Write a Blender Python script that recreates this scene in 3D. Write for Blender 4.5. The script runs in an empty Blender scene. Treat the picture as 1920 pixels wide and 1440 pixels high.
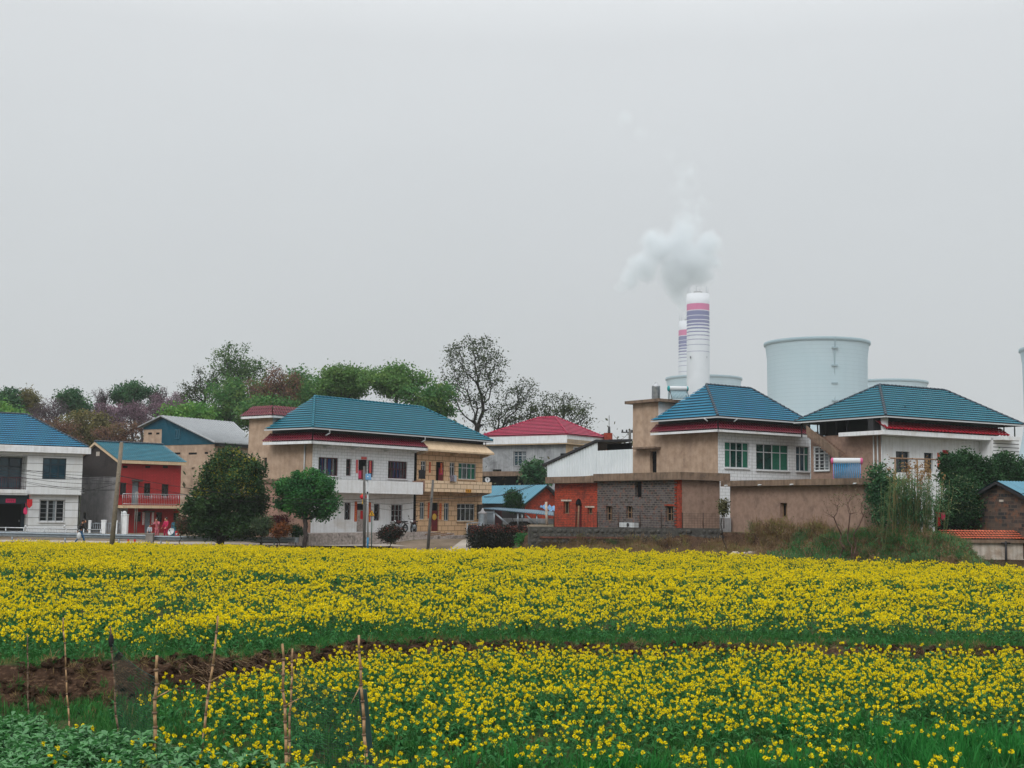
import bpy, math, random
import numpy as np
from mathutils import Vector, Matrix
R = math.radians
SC = bpy.context.scene
COL = SC.collection
# ------------------------------------------------------------------ camera
FPX = 2400.0                      # focal length in pixels of the 1920 px wide photograph
CAMZ = 3.2
PITCH = math.atan(230 / FPX)
ROLL = R(0.7)
camd = bpy.data.cameras.new("camera"); cam = bpy.data.objects.new("camera", camd); COL.objects.link(cam)
camd.sensor_width = 36; camd.lens = 36 * FPX / 1920; camd.clip_start = 0.2; camd.clip_end = 12000
RM = (Matrix.Rotation(math.pi / 2 + PITCH, 3, 'X') @ Matrix.Rotation(ROLL, 3, 'Z'))
cam.matrix_world = Matrix.Translation((0, 0, CAMZ)) @ RM.to_4x4()
SC.camera = cam
CAM = Vector((0, 0, CAMZ))
def ray(px, py): return RM @ Vector(((px - 960) / FPX, (720 - py) / FPX, -1))
def at(px, py, Y):                # point seen at a photo pixel, Y metres in front of the camera
    d = ray(px, py); return CAM + d * (Y / d.y)
def atz(px, py, z):               # ... at height z
    d = ray(px, py); return CAM + d * ((z - CAMZ) / d.z)
def on_wall(o, d, px, py):        # (u along wall, z) where the ray meets the upright plane through o along d
    n = Vector((-d.y, d.x, 0)); r = ray(px, py)
    t = (Vector((o.x, o.y, 0)) - Vector((CAM.x, CAM.y, 0))).dot(n) / r.dot(n)
    p = CAM + r * t
    return (p - o).dot(d), p.z
def proj(p):
    q = RM.transposed() @ (Vector(p) - CAM); return 960 + FPX * q.x / -q.z, 720 - FPX * q.y / -q.z
def dirv(deg): return Vector((math.cos(R(deg)), math.sin(R(deg)), 0))
ZV = Vector((0, 0, 1))
def V(*a): return Vector(a)
# ------------------------------------------------------------------ objects
def wl(o):
    p = Vector((0, 0, 0))
    while o is not None: p += o.location; o = o.parent
    return p
def tag(o, label=None, cat=None, group=None, kind=None):
    if label: o['label'] = label
    if cat: o['category'] = cat
    if group: o['group'] = group
    if kind: o['kind'] = kind
    return o
def thing(name, label, cat, loc, group=None):
    o = bpy.data.objects.new(name, None); COL.objects.link(o); o.location = loc; o.empty_display_size = .3
    return tag(o, label, cat, group)
def link(name, me, parent=None, loc=None):
    o = bpy.data.objects.new(name, me); COL.objects.link(o)
    if parent is not None: o.parent = parent
    if loc is not None: o.location = loc
    return o
def kids(o): return list(o.children)
def copy_tree(o, loc=None, rz=0, parent=None, label=None):
    c = o.copy(); COL.objects.link(c); c.parent = parent
    if loc is not None: c.location = loc; c.rotation_euler.z = rz
    if label: c['label'] = label
    for ch in kids(o): copy_tree(ch, parent=c)
    return c
class MB:
    def __init__(s): s.v = []; s.f = []; s.uv = []; s.mi = []; s.sm = []
    def face(s, pts, m=0, uv=None, smooth=False):
        pts = [Vector(p) for p in pts]; i = len(s.v); s.v += pts; s.f.append(tuple(range(i, i + len(pts)))); s.mi.append(m); s.sm.append(smooth)
        if uv is None:
            n = (pts[1] - pts[0]).cross(pts[2] - pts[0])
            if n.length < 1e-9: n = Vector((0, 0, 1))
            n.normalize()
            t = ZV.cross(n) if abs(n.z) < .98 else Vector((1, 0, 0)); t.normalize(); b = n.cross(t)
            uv = [(p.dot(t), p.dot(b)) for p in pts]
        s.uv += uv
    def hexa(s, o, a, b, c, m=0, skip=()):
        """box from corner o with edge vectors a (right) b (back) c (up)"""
        o, a, b, c = map(Vector, (o, a, b, c))
        if a.cross(b).dot(c) < 0: o = o + a; a = -a
        F = {'bot': (o, o + b, o + a + b, o + a), 'top': (o + c, o + a + c, o + a + b + c, o + b + c), 'front': (o, o + a, o + a + c, o + c),
             'back': (o + b + a, o + b, o + b + c, o + a + b + c), 'left': (o + b, o, o + c, o + b + c), 'right': (o + a, o + a + b, o + a + b + c, o + a + c)}
        for k, q in F.items():
            if k not in skip: s.face(q, m)
    def cbox(s, c, sx, sy, sz, d=None, m=0):
        """box with base centre c, along direction d"""
        d = d or Vector((1, 0, 0)); n = Vector((-d.y, d.x, 0))
        s.hexa(Vector(c) - d * sx / 2 - n * sy / 2, d * sx, n * sy, ZV * sz, m)
    def tube(s, p0, p1, r0, r1=None, n=6, m=0, caps=True, smooth=True):
        p0 = Vector(p0); p1 = Vector(p1); r1 = r0 if r1 is None else r1
        ax = p1 - p0; L = ax.length
        if L < 1e-6: return
        ax /= L; t = ax.orthogonal().normalized(); b = ax.cross(t)
        A = [p0 + (t * math.cos(2 * math.pi * k / n) + b * math.sin(2 * math.pi * k / n)) * r0 for k in range(n)]
        B = [p1 + (t * math.cos(2 * math.pi * k / n) + b * math.sin(2 * math.pi * k / n)) * r1 for k in range(n)]
        for k in range(n):
            j = (k + 1) % n; s.face((A[k], A[j], B[j], B[k]), m, [(k / n, 0), ((k + 1) / n, 0), ((k + 1) / n, L), (k / n, L)], smooth)
        if caps: s.face(B, m); s.face(A[::-1], m)
    def path(s, pts, r, n=6, m=0):
        for a, b in zip(pts[:-1], pts[1:]): s.tube(a, b, r, r, n, m)
    def lathe(s, c, prof, n=24, m=0, ax=None, smooth=True, ms=None):
        """profile [(radius, height)] round axis ax through c; ms material per ring"""
        c = Vector(c); ax = Vector(ax or (0, 0, 1)).normalized(); t = ax.orthogonal().normalized() if abs(ax.z) < .99 else Vector((1, 0, 0)); b = ax.cross(t)
        rings = [[c + ax * h + (t * math.cos(2 * math.pi * k / n) + b * math.sin(2 * math.pi * k / n)) * r for k in range(n)] for r, h in prof]
        for q in range(len(rings) - 1):
            for k in range(n):
                j = (k + 1) % n; r = max(prof[q][0], prof[q + 1][0])
                s.face((rings[q][k], rings[q][j], rings[q + 1][j], rings[q + 1][k]), ms[q] if ms else m,
                       [(2 * math.pi * k / n * r, prof[q][1]), (2 * math.pi * (k + 1) / n * r, prof[q][1]), (2 * math.pi * (k + 1) / n * r, prof[q + 1][1]), (2 * math.pi * k / n * r, prof[q + 1][1])], smooth)
    def ball(s, c, r, n=10, m=0, sq=(1, 1, 1)):
        c = Vector(c); h = n // 2
        P = lambda i, k: c + Vector((math.sin(math.pi * i / h) * math.cos(2 * math.pi * k / n) * r * sq[0], math.sin(math.pi * i / h) * math.sin(2 * math.pi * k / n) * r * sq[1], -math.cos(math.pi * i / h) * r * sq[2]))
        for i in range(h):
            for k in range(n):
                if i == 0: s.face((P(0, 0), P(1, k + 1), P(1, k)), m, None, True)
                elif i == h - 1: s.face((P(i, k), P(i, k + 1), P(h, 0)), m, None, True)
                else: s.face((P(i, k), P(i, k + 1), P(i + 1, k + 1), P(i + 1, k)), m, None, True)
    def build(s, name, mats, parent=None, loc=None):
        me = bpy.data.meshes.new(name); L = wl(parent) if parent is not None else Vector(loc or (0, 0, 0))
        me.from_pydata([tuple(p - L) for p in s.v], [], s.f)
        if not isinstance(mats, (list, tuple)): mats = [mats]
        for m in mats: me.materials.append(m)
        me.polygons.foreach_set('material_index', s.mi); me.polygons.foreach_set('use_smooth', s.sm)
        u = me.uv_layers.new(name='UVMap'); u.data.foreach_set('uv', [c for q in s.uv for c in q]); me.update()
        o = link(name, me, parent, None if parent is not None else L)
        if any(s.sm): merge(me)
        return o
def merge(me):
    import bmesh
    bm = bmesh.new(); bm.from_mesh(me); bmesh.ops.remove_doubles(bm, verts=bm.verts, dist=1e-4); bm.to_mesh(me); bm.free()
def np_mesh(name, verts, quads, mat, parent=None, loc=None, tris=None, uv=None, smooth=False):
    me = bpy.data.meshes.new(name); L = np.array(wl(parent) if parent is not None else (loc or (0, 0, 0)), float)
    verts = np.asarray(verts, float) - L
    quads = np.asarray(quads); k = quads.shape[1]
    me.vertices.add(len(verts)); me.vertices.foreach_set('co', verts.astype(np.float32).ravel())
    me.loops.add(quads.size); me.loops.foreach_set('vertex_index', quads.astype(np.int32).ravel())
    me.polygons.add(len(quads)); me.polygons.foreach_set('loop_start', np.arange(0, quads.size, k, dtype=np.int32))
    if smooth: me.polygons.foreach_set('use_smooth', np.ones(len(quads), bool))
    if uv is not None:
        l = me.uv_layers.new(name='UVMap'); l.data.foreach_set('uv', np.asarray(uv, np.float32)[quads.ravel()].ravel())
    me.materials.append(mat); me.update(calc_edges=True); me.validate()
    return link(name, me, parent, None if parent is not None else tuple(L))
# ------------------------------------------------------------------ materials
MATS = {}
def rgb(h):                       # sRGB hex -> linear
    h = h.lstrip('#'); return tuple((lambda c: c / 12.92 if c <= .04045 else ((c + .055) / 1.055) ** 2.4)(int(h[i:i + 2], 16) / 255) for i in (0, 2, 4)) + (1,)
def c4(c): return rgb(c) if isinstance(c, str) else (tuple(c) + (1,) if len(c) == 3 else tuple(c))
class NT:
    def __init__(s, name):
        s.m = bpy.data.materials.new(name); s.m.use_nodes = True; s.t = s.m.node_tree; s.n = s.t.nodes; s.n.clear()
        s.out = s.n.new('ShaderNodeOutputMaterial'); MATS[name] = s.m
    def node(s, typ, ins=None, **kw):
        n = s.n.new(typ)
        for k, v in kw.items(): setattr(n, k, v)
        for k, v in (ins or {}).items(): s.set(n.inputs[k], v)
        return n
    def set(s, sock, v):
        if isinstance(v, bpy.types.NodeSocket): s.t.links.new(v, sock)
        else: sock.default_value = v
    def mix(s, f, a, b, mode='MIX'):
        n = s.n.new('ShaderNodeMix'); n.data_type = 'RGBA'; n.blend_type = mode
        s.set(n.inputs[0], f); s.set(n.inputs[6], a if isinstance(a, bpy.types.NodeSocket) else c4(a)); s.set(n.inputs[7], b if isinstance(b, bpy.types.NodeSocket) else c4(b)); return n.outputs[2]
    def math(s, op, a, b=0., c=0.):
        n = s.n.new('ShaderNodeMath'); n.operation = op; s.set(n.inputs[0], a); s.set(n.inputs[1], b); s.set(n.inputs[2], c); return n.outputs[0]
    def ramp(s, v, lo, hi):
        n = s.n.new('ShaderNodeMapRange'); s.set(n.inputs[0], v); n.inputs[1].default_value = lo; n.inputs[2].default_value = hi; n.clamp = True; return n.outputs[0]
    def coord(s, kind='UV', scale=(1, 1, 1)):
        t = s.n.new('ShaderNodeTexCoord'); m = s.n.new('ShaderNodeMapping'); m.inputs['Scale'].default_value = scale; s.t.links.new(t.outputs[kind], m.inputs[0]); return m.outputs[0]
    def noise(s, co, scale, detail=4, rough=.6, dist=0):
        n = s.node('ShaderNodeTexNoise', {'Vector': co, 'Scale': scale, 'Detail': detail, 'Roughness': rough, 'Distortion': dist}); return n.outputs['Fac']
    def bsdf(s, col, rough=.8, metal=0., spec=.3, normal=None, **kw):
        p = s.node('ShaderNodeBsdfPrincipled'); s.set(p.inputs['Base Color'], col if isinstance(col, bpy.types.NodeSocket) else c4(col))
        s.set(p.inputs['Roughness'], rough); p.inputs['Metallic'].default_value = metal; p.inputs['Specular IOR Level'].default_value = spec
        if normal is not None: s.t.links.new(normal, p.inputs['Normal'])
        s.t.links.new(p.outputs[0], s.out.inputs[0]); return p
    def bump(s, h, strength=.5, dist=.02):
        b = s.node('ShaderNodeBump', {'Height': h, 'Strength': strength, 'Distance': dist}); return b.outputs[0]
def surf(name, col, col2=None, rough=.8, nscale=2., lo=.4, hi=.65, spec=.3, metal=0., streak=None, streak_amt=.5, streak_sc=(6, .35), fine=.12, fscale=40, bump=.0, kind='UV', brick=None, stain=None, stain_sc=.5, stain_lo=.55, laps=None):
    """plain/plaster/brick surface: two colours mixed by noise, drips (streak), blotches (stain), fine grain"""
    if name in MATS: return MATS[name]
    t = NT(name); uv = t.coord(kind); base = c4(col); h = None
    if brick:
        bw, bh, mo, mcol, c2 = brick
        b = t.node('ShaderNodeTexBrick', {'Vector': uv, 'Color1': c4(col), 'Color2': c4(c2), 'Mortar': c4(mcol), 'Scale': 1., 'Mortar Size': mo, 'Mortar Smooth': .1, 'Bias': 0., 'Brick Width': bw, 'Row Height': bh})
        base = b.outputs['Color']; h = t.math('SUBTRACT', 1., b.outputs['Fac'])
    if col2 is not None: base = t.mix(t.ramp(t.noise(uv, nscale, 6), lo, hi), base, col2)
    if stain is not None: base = t.mix(t.math('MULTIPLY', t.ramp(t.noise(uv, stain_sc, 7, .65, .6), stain_lo, stain_lo + .2), .75), base, stain)
    if streak is not None:
        sv = t.coord(kind, (streak_sc[0], streak_sc[1], streak_sc[0] if kind != 'UV' else 1))
        base = t.mix(t.math('MULTIPLY', t.ramp(t.noise(sv, 1., 5), .45, .75), streak_amt), base, streak)
    if fine: base = t.mix(t.ramp(t.noise(uv, fscale, 3), .3, .7), base, t.mix(fine * 2, base, (.02, .02, .02)))
    if laps:                                                              # shade painted into the colour under tile laps (rows) or in the channels between barrel tiles
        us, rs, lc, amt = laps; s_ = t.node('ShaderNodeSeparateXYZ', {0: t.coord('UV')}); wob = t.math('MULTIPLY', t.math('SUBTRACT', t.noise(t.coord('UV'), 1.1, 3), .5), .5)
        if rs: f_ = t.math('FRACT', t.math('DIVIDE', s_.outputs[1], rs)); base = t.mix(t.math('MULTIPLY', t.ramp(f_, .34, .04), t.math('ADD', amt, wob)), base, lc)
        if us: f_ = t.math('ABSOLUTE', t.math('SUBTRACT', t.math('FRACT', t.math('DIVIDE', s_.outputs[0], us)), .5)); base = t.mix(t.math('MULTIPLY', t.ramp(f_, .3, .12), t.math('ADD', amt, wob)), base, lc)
    nm = None
    if bump: nm = t.bump(h if h is not None else t.noise(uv, fscale, 5), bump, .02)
    t.bsdf(base, rough, metal, spec, nm); return t.m
def leafmat(name, c1, c2, c3=None, trans=.25, rough=.75, spec=.12, nscale=.6):
    if name in MATS: return MATS[name]
    t = NT(name); g = t.node('ShaderNodeNewGeometry'); r = g.outputs['Random Per Island']
    col = t.mix(r, c1, c2)
    if c3 is not None: col = t.mix(t.ramp(t.noise(t.coord('Object'), nscale, 3), .48, .66), col, c3)
    p = t.bsdf(col, rough, 0, spec); tr = t.node('ShaderNodeBsdfTranslucent', {'Color': col})
    mx = t.node('ShaderNodeMixShader', {0: trans}); t.t.links.new(p.outputs[0], mx.inputs[1]); t.t.links.new(tr.outputs[0], mx.inputs[2]); t.t.links.new(mx.outputs[0], t.out.inputs[0]); return t.m
def glassmat(name, col, col2=None, rough=.08):
    if name in MATS: return MATS[name]
    t = NT(name); c = c4(col)
    if col2 is not None: c = t.mix(t.ramp(t.noise(t.coord('UV'), 1.3, 2), .4, .6), col, col2)
    t.bsdf(c, rough, 0, .5); return t.m
# paint / metal / cloth
m_white = surf('white_tile_wall', '#dadde0', brick=(.6, .22, .018, '#b3b7ba', '#d6dadd'), stain='#b9b4aa', stain_sc=.35, stain_lo=.58, streak='#827e76', streak_amt=.3, rough=.4, fine=.04, spec=.4)
m_white2 = surf('white_paint_wall', '#dde0e3', '#d2d4d5', rough=.7, streak='#928e86', streak_amt=.32, stain='#bab2a8', stain_sc=.4, fine=.05)
m_grove = surf('grooved_white_wall', '#d4d8db', brick=(40., .62, .026, '#7c7d7d', '#cdd0cf'), rough=.6, streak='#99958d', streak_amt=.28, fine=.05, stain='#bdb9b1', stain_sc=.3)
m_grove2 = surf('grooved_white_panel', '#d8dbdd', brick=(40., .26, .03, '#4f5052', '#d3d6d8'), rough=.5, fine=.04)
m_tan = surf('tan_plaster', '#b59d88', '#a08873', rough=.9, stain='#7d6656', stain_sc=.45, stain_lo=.53, streak='#66544a', streak_amt=.42, streak_sc=(2.2, .3), bump=.3, fine=.1)
m_tan2 = surf('brown_render', '#9a8071', '#8a7163', rough=.9, nscale=3, stain='#655147', stain_sc=1.6, stain_lo=.54, streak='#5c4b42', streak_amt=.28, streak_sc=(2, .4), bump=.4, fine=.12)
m_pink = surf('pinkish_plaster', '#a58474', '#927364', rough=.9, stain='#54403a', stain_sc=.5, streak='#4c3c36', streak_amt=.3, streak_sc=(2, .3), bump=.3)
m_grey = surf('grey_cement', '#918f90', '#7c7b7d', rough=.9, nscale=1.2, stain='#525155', stain_sc=.7, stain_lo=.52, streak='#4a4a4c', streak_amt=.4, bump=.3)
m_grey2 = surf('pale_cement_render', '#a4a8ab', '#8d9093', rough=.9, nscale=1.0, stain='#5a5c60', stain_sc=.7, stain_lo=.5, streak='#5d5e60', streak_amt=.5, bump=.3)
m_slab = surf('weathered_slab', '#85705f', '#75604f', rough=.9, stain='#3f3731', stain_sc=.9, stain_lo=.5, streak='#352e2a', streak_amt=.7, streak_sc=(5, .6))
m_cream = surf('cream_paint', '#d3ba9a', '#c6ac8b', rough=.7, streak='#7d6a57', streak_amt=.3, stain='#96806a', stain_sc=.5)
m_peach = surf('peach_stone_wall', '#d9b792', brick=(.82, .40, .026, '#8a6c4c', '#d1ad87'), rough=.6, stain='#a67e5b', stain_sc=.5, streak='#86664a', streak_amt=.25, fine=.05)
m_peach2 = surf('pale_peach_parapet', '#dac1a2', brick=(.8, .38, .028, '#8c745c', '#d4b999'), rough=.6, streak='#94795e', streak_amt=.25, fine=.05)
m_redwall = surf('red_painted_brick', '#b02a2c', brick=(.3, .12, .016, '#7a1d1f', '#a32527'), rough=.7, col2='#962224', nscale=1.2, streak='#55181a', streak_amt=.35)
m_redbrick = surf('raw_red_brick', '#bf4a2d', brick=(.3, .12, .022, '#5a2c22', '#7d2f1e'), rough=.9, stain='#4f2a24', stain_sc=1.4, stain_lo=.5, streak='#4c2a26', streak_amt=.4, bump=.6, col2='#a83f27', nscale=5)
m_greybrick = surf('grey_brick', '#605b5d', brick=(.34, .14, .022, '#6e655f', '#2e2b2c'), rough=.95, col2='#7a5548', nscale=3.2, lo=.54, hi=.66, stain='#2a2728', stain_sc=2.2, stain_lo=.55, bump=.7)
m_darkbrick = surf('sooty_brick', '#3a3536', brick=(.25, .08, .01, '#2a2626', '#443c3a'), rough=.95, stain='#1f1c1d', stain_sc=1, bump=.5)
m_mixbrick = surf('mottled_brick', '#6a574b', brick=(.46, .19, .02, '#5f5348', '#2c2f34'), rough=.95, col2='#7d553f', nscale=2.4, lo=.5, hi=.68, stain='#35363a', stain_sc=1.6, stain_lo=.55, bump=.5)
m_rubble = surf('rubble_stone', '#55534f', '#3a3836', rough=.95, nscale=5, stain='#2b2a28', stain_sc=2, bump=.8, fscale=9, fine=.25, streak='#2a2826', streak_amt=.4)
m_plinth = surf('stained_plinth', '#b3a9a3', '#8d837d', rough=.9, nscale=5, stain='#4a4443', stain_sc=2.4, stain_lo=.5, streak='#5a5250', streak_amt=.4)
m_lime = surf('whitewashed_wall', '#c9c0b5', '#b09f8e', rough=.9, nscale=2, stain='#6d5847', stain_sc=.9, stain_lo=.48, streak='#4c3f35', streak_amt=.5)
m_black = surf('dark_void', (.006, .006, .007), rough=.95, spec=.05, fine=0)
m_dark = surf('dark_metal', (.02, .02, .023), rough=.6, fine=.05)
m_steel = surf('galvanised_steel', '#9aa4ac', '#848e96', rough=.38, metal=.6, nscale=4, streak='#6a6f73', streak_amt=.3)
m_stain = surf('stainless_steel', '#a9acaf', '#8c9093', rough=.3, metal=.75, nscale=3)
m_alu = surf('white_aluminium', '#b4b8ba', rough=.5, fine=.03)
m_redframe = surf('dark_red_frame', '#4a1c22', rough=.6, fine=.05)
m_blueframe = surf('dark_teal_frame', '#1c2f3a', rough=.5, fine=.03)
m_conc = surf('concrete', '#8b8681', '#79746e', rough=.9, nscale=2, stain='#5c5750', stain_sc=.6)
m_pole = surf('weathered_concrete_pole', '#7d7263', '#6a6053', rough=.9, nscale=4, kind='Object', streak='#4d463d', streak_amt=.4)
m_polegrey = surf('grey_concrete_pole', '#5f5d5b', '#514f4d', rough=.9, kind='Object', nscale=4)
m_red = surf('red_paper', '#b01722', rough=.7, fine=.03)
m_pinkp = surf('pink_paper', '#c42f5e', rough=.7, fine=.03)
m_gold = surf('gold_ink', '#c9a03c', rough=.6, fine=0)
m_ink = surf('black_ink', (.012, .01, .01), rough=.7, fine=0)
m_teal = surf('teal_sheet', '#17566a', '#144c5e', rough=.5, fine=.04, nscale=1)
m_greyroof = surf('grey_roof_sheet', '#94989b', '#878b8e', rough=.55, nscale=1.5, streak='#5f5f60', streak_amt=.35, fine=.05)
m_whitesheet = surf('white_sheet', '#d0d7db', '#c6ced2', rough=.45, nscale=.8, streak='#7e868c', streak_amt=.2, fine=.03)
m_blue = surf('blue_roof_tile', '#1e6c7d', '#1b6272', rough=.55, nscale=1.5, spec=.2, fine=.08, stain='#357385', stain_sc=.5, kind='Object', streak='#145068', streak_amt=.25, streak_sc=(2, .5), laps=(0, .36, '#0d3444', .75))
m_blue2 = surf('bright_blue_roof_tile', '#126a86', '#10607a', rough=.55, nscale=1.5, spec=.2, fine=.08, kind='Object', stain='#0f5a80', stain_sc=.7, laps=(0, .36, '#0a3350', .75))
m_bluecor = surf('faded_blue_roof', '#3d7488', '#356779', rough=.5, nscale=1.5, fine=.05, stain='#4e6f80', stain_sc=.5)
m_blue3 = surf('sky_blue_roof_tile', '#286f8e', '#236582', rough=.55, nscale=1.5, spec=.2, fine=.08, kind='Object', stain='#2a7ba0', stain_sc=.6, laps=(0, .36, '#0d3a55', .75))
m_ridge = surf('dark_ridge_tile', '#33424e', '#29353f', rough=.5, kind='Object')
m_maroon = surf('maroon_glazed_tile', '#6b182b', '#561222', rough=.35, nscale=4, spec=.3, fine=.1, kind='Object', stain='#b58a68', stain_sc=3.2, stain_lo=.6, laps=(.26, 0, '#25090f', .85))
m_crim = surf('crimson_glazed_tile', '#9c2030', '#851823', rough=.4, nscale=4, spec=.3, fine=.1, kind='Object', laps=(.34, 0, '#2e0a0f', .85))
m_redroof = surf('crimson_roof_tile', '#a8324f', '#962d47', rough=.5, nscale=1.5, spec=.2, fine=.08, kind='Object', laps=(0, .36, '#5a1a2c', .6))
m_orange = surf('orange_clay_tile', '#b85a3c', '#8c4630', rough=.8, nscale=5, kind='Object', stain='#4c2c24', stain_sc=2)
m_wood = surf('dark_red_door', '#6d1c22', '#571419', rough=.5, nscale=3, fine=.06)
m_greydoor = surf('grey_steel_door', '#7c8790', '#6d7780', rough=.5, nscale=3)
m_timber = surf('bare_timber', '#8b6f57', '#745a45', rough=.9, nscale=6)
g_dark = glassmat('dark_glass', (.012, .014, .016), (.02, .024, .028))
g_blue = glassmat('blue_tinted_glass', '#16303e', '#22424f')
g_green = glassmat('green_tinted_glass', '#0a2a26', '#0f3a34')
m_gcurt = surf('green_curtain', '#1c7058', '#155643', rough=.8, nscale=8, streak='#0f3a30', streak_amt=.6, streak_sc=(22, .2))
m_wcurt = surf('pale_curtain', '#8b9499', '#6e777c', rough=.85, nscale=8, streak='#4f585d', streak_amt=.6, streak_sc=(22, .2))
m_bcurt = surf('blue_curtain', '#1d3c70', '#162f58', rough=.85, nscale=8)
# ------------------------------------------------------------------ architecture
class Frame:
    """upright wall plane: o (z=0) along d, outward normal n"""
    def __init__(s, o, d, n): s.o = Vector((o.x, o.y, 0)); s.d = d; s.n = n
    def pt(s, u, z, out=0.): return s.o + s.d * u + ZV * z + s.n * out
    def px(s, x, y, out=0.): return on_wall(s.o + s.n * out, s.d, x, y)
    def rect(s, x0, y0, x1, y1, out=0.):
        ym = (y0 + y1) / 2; xm = (x0 + x1) / 2
        a = s.px(x0, ym, out)[0]; b = s.px(x1, ym, out)[0]
        return min(a, b), max(a, b), s.px(xm, y1, out)[1], s.px(xm, y0, out)[1]
    def off(s, out): return Frame(s.o + s.n * out, s.d, s.n)
def corner(px, Z, th):
    """near corner of a building seen at column px, Z metres away; right facade F along th, left facade S"""
    o = at(px, 960, Z); d1 = dirv(th); d2 = dirv(th + 90)
    return Frame(o, d1, -d2), Frame(o, d2, -d1)
def zat(P, py):
    """height above the plan point P that shows at photo row py"""
    z = CAMZ + 3
    for _ in range(6):
        x, y = proj((P.x, P.y, z)); z += (y - py) * (P.y / FPX)
    return z
def wall(mb, F, u0, u1, z0, z1, ops=(), m=0, depth=.16, mr=None):
    us = sorted({u0, u1, *[min(max(v, u0), u1) for r in ops for v in r[:2]]}); zs = sorted({z0, z1, *[min(max(v, z0), z1) for r in ops for v in r[2:4]]})
    for a, b in zip(us[:-1], us[1:]):
        for c, e in zip(zs[:-1], zs[1:]):
            mu, mz = (a + b) / 2, (c + e) / 2
            if any(r[0] < mu < r[1] and r[2] < mz < r[3] for r in ops) or b - a < 1e-4 or e - c < 1e-4: continue
            mb.face((F.pt(a, c), F.pt(b, c), F.pt(b, e), F.pt(a, e)), m)
    mr = m if mr is None else mr
    for r in ops:
        a, b, c, e = r[:4]
        for (p, q) in (((a, c), (a, e)), ((b, c), (b, e)), ((a, c), (b, c)), ((a, e), (b, e))):
            mb.face((F.pt(*p), F.pt(*q), F.pt(q[0], q[1], -depth), F.pt(p[0], p[1], -depth)), mr)
def slab(parent, name, F, u0, u1, z0, z1, o0, o1, mat):
    mb = MB(); mb.hexa(F.pt(u0, z0, o0), F.d * (u1 - u0), F.n * (o1 - o0), ZV * (z1 - z0)); return mb.build(name, mat, parent)
def window(parent, F, r, cols=2, transom=None, fm=None, gm=None, depth=.16, fw=.06, curtains=(), grille=None, sill=None, name='window', rows=1):
    fm = fm or m_alu; gm = gm or g_dark; u0, u1, z0, z1 = r[:4]; W = u1 - u0; H = z1 - z0
    mb = MB(); D = -depth + .004
    bar = lambda a, b, c, e, t=.05: mb.hexa(F.pt(a, c, D), F.d * (b - a), F.n * t, ZV * (e - c))
    bar(u0, u1, z0, z0 + fw); bar(u0, u1, z1 - fw, z1); bar(u0, u0 + fw, z0 + fw, z1 - fw); bar(u1 - fw, u1, z0 + fw, z1 - fw)
    zt = z0 + H * transom if transom else None
    for k in range(1, cols):
        c = u0 + W * k / cols; bar(c - fw / 2, c + fw / 2, z0 + fw, z1 - fw, .045)
    if zt: bar(u0 + fw, u1 - fw, zt - fw / 2, zt + fw / 2, .048)
    for k in range(1, rows):
        c = z0 + H * k / rows; bar(u0 + fw, u1 - fw, c - fw / 2, c + fw / 2, .048)
    w = mb.build(name, fm, parent)
    p = MB(); p.face((F.pt(u0, z0, -depth), F.pt(u1, z0, -depth), F.pt(u1, z1, -depth), F.pt(u0, z1, -depth))); p.build('pane', gm, w)
    for (a, b, mt) in curtains:
        c = MB(); n = 5
        for k in range(n):
            q0 = u0 + fw + (W - 2 * fw) * (a + (b - a) * k / n); q1 = u0 + fw + (W - 2 * fw) * (a + (b - a) * (k + 1) / n)
            e0 = -depth + .008 + (.012 if k % 2 else 0); e1 = -depth + .008 + (0 if k % 2 else .012)
            c.face((F.pt(q0, z0 + fw, e0), F.pt(q1, z0 + fw, e1), F.pt(q1, z1 - fw, e1), F.pt(q0, z1 - fw, e0)))
        c.build('curtain', mt, w)
    if grille:
        g = MB(); n, mt = grille
        for k in range(n + 1):
            z = z0 + H * k / n; g.hexa(F.pt(u0 - .03, z - .02, .04), F.d * (W + .06), F.n * .03, ZV * .035)
        for k in range(4):
            u = u0 + W * k / 3; g.hexa(F.pt(u - .015, z0, .012), F.d * .03, F.n * .026, ZV * H)
        g.build('grille', mt, w)
    if sill:
        s = MB(); s.hexa(F.pt(u0 - .06, z0 - .08, -.02), F.d * (W + .12), F.n * .12, ZV * .077); s.build('sill', sill, w)
    return w
def panel(parent, name, F, r, mat, out=.003, th=.02):
    u0, u1, z0, z1 = r[:4]; mb = MB(); mb.hexa(F.pt(u0, z0, out), F.d * (u1 - u0), F.n * th, ZV * (z1 - z0)); return mb.build(name, mat, parent)
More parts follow.
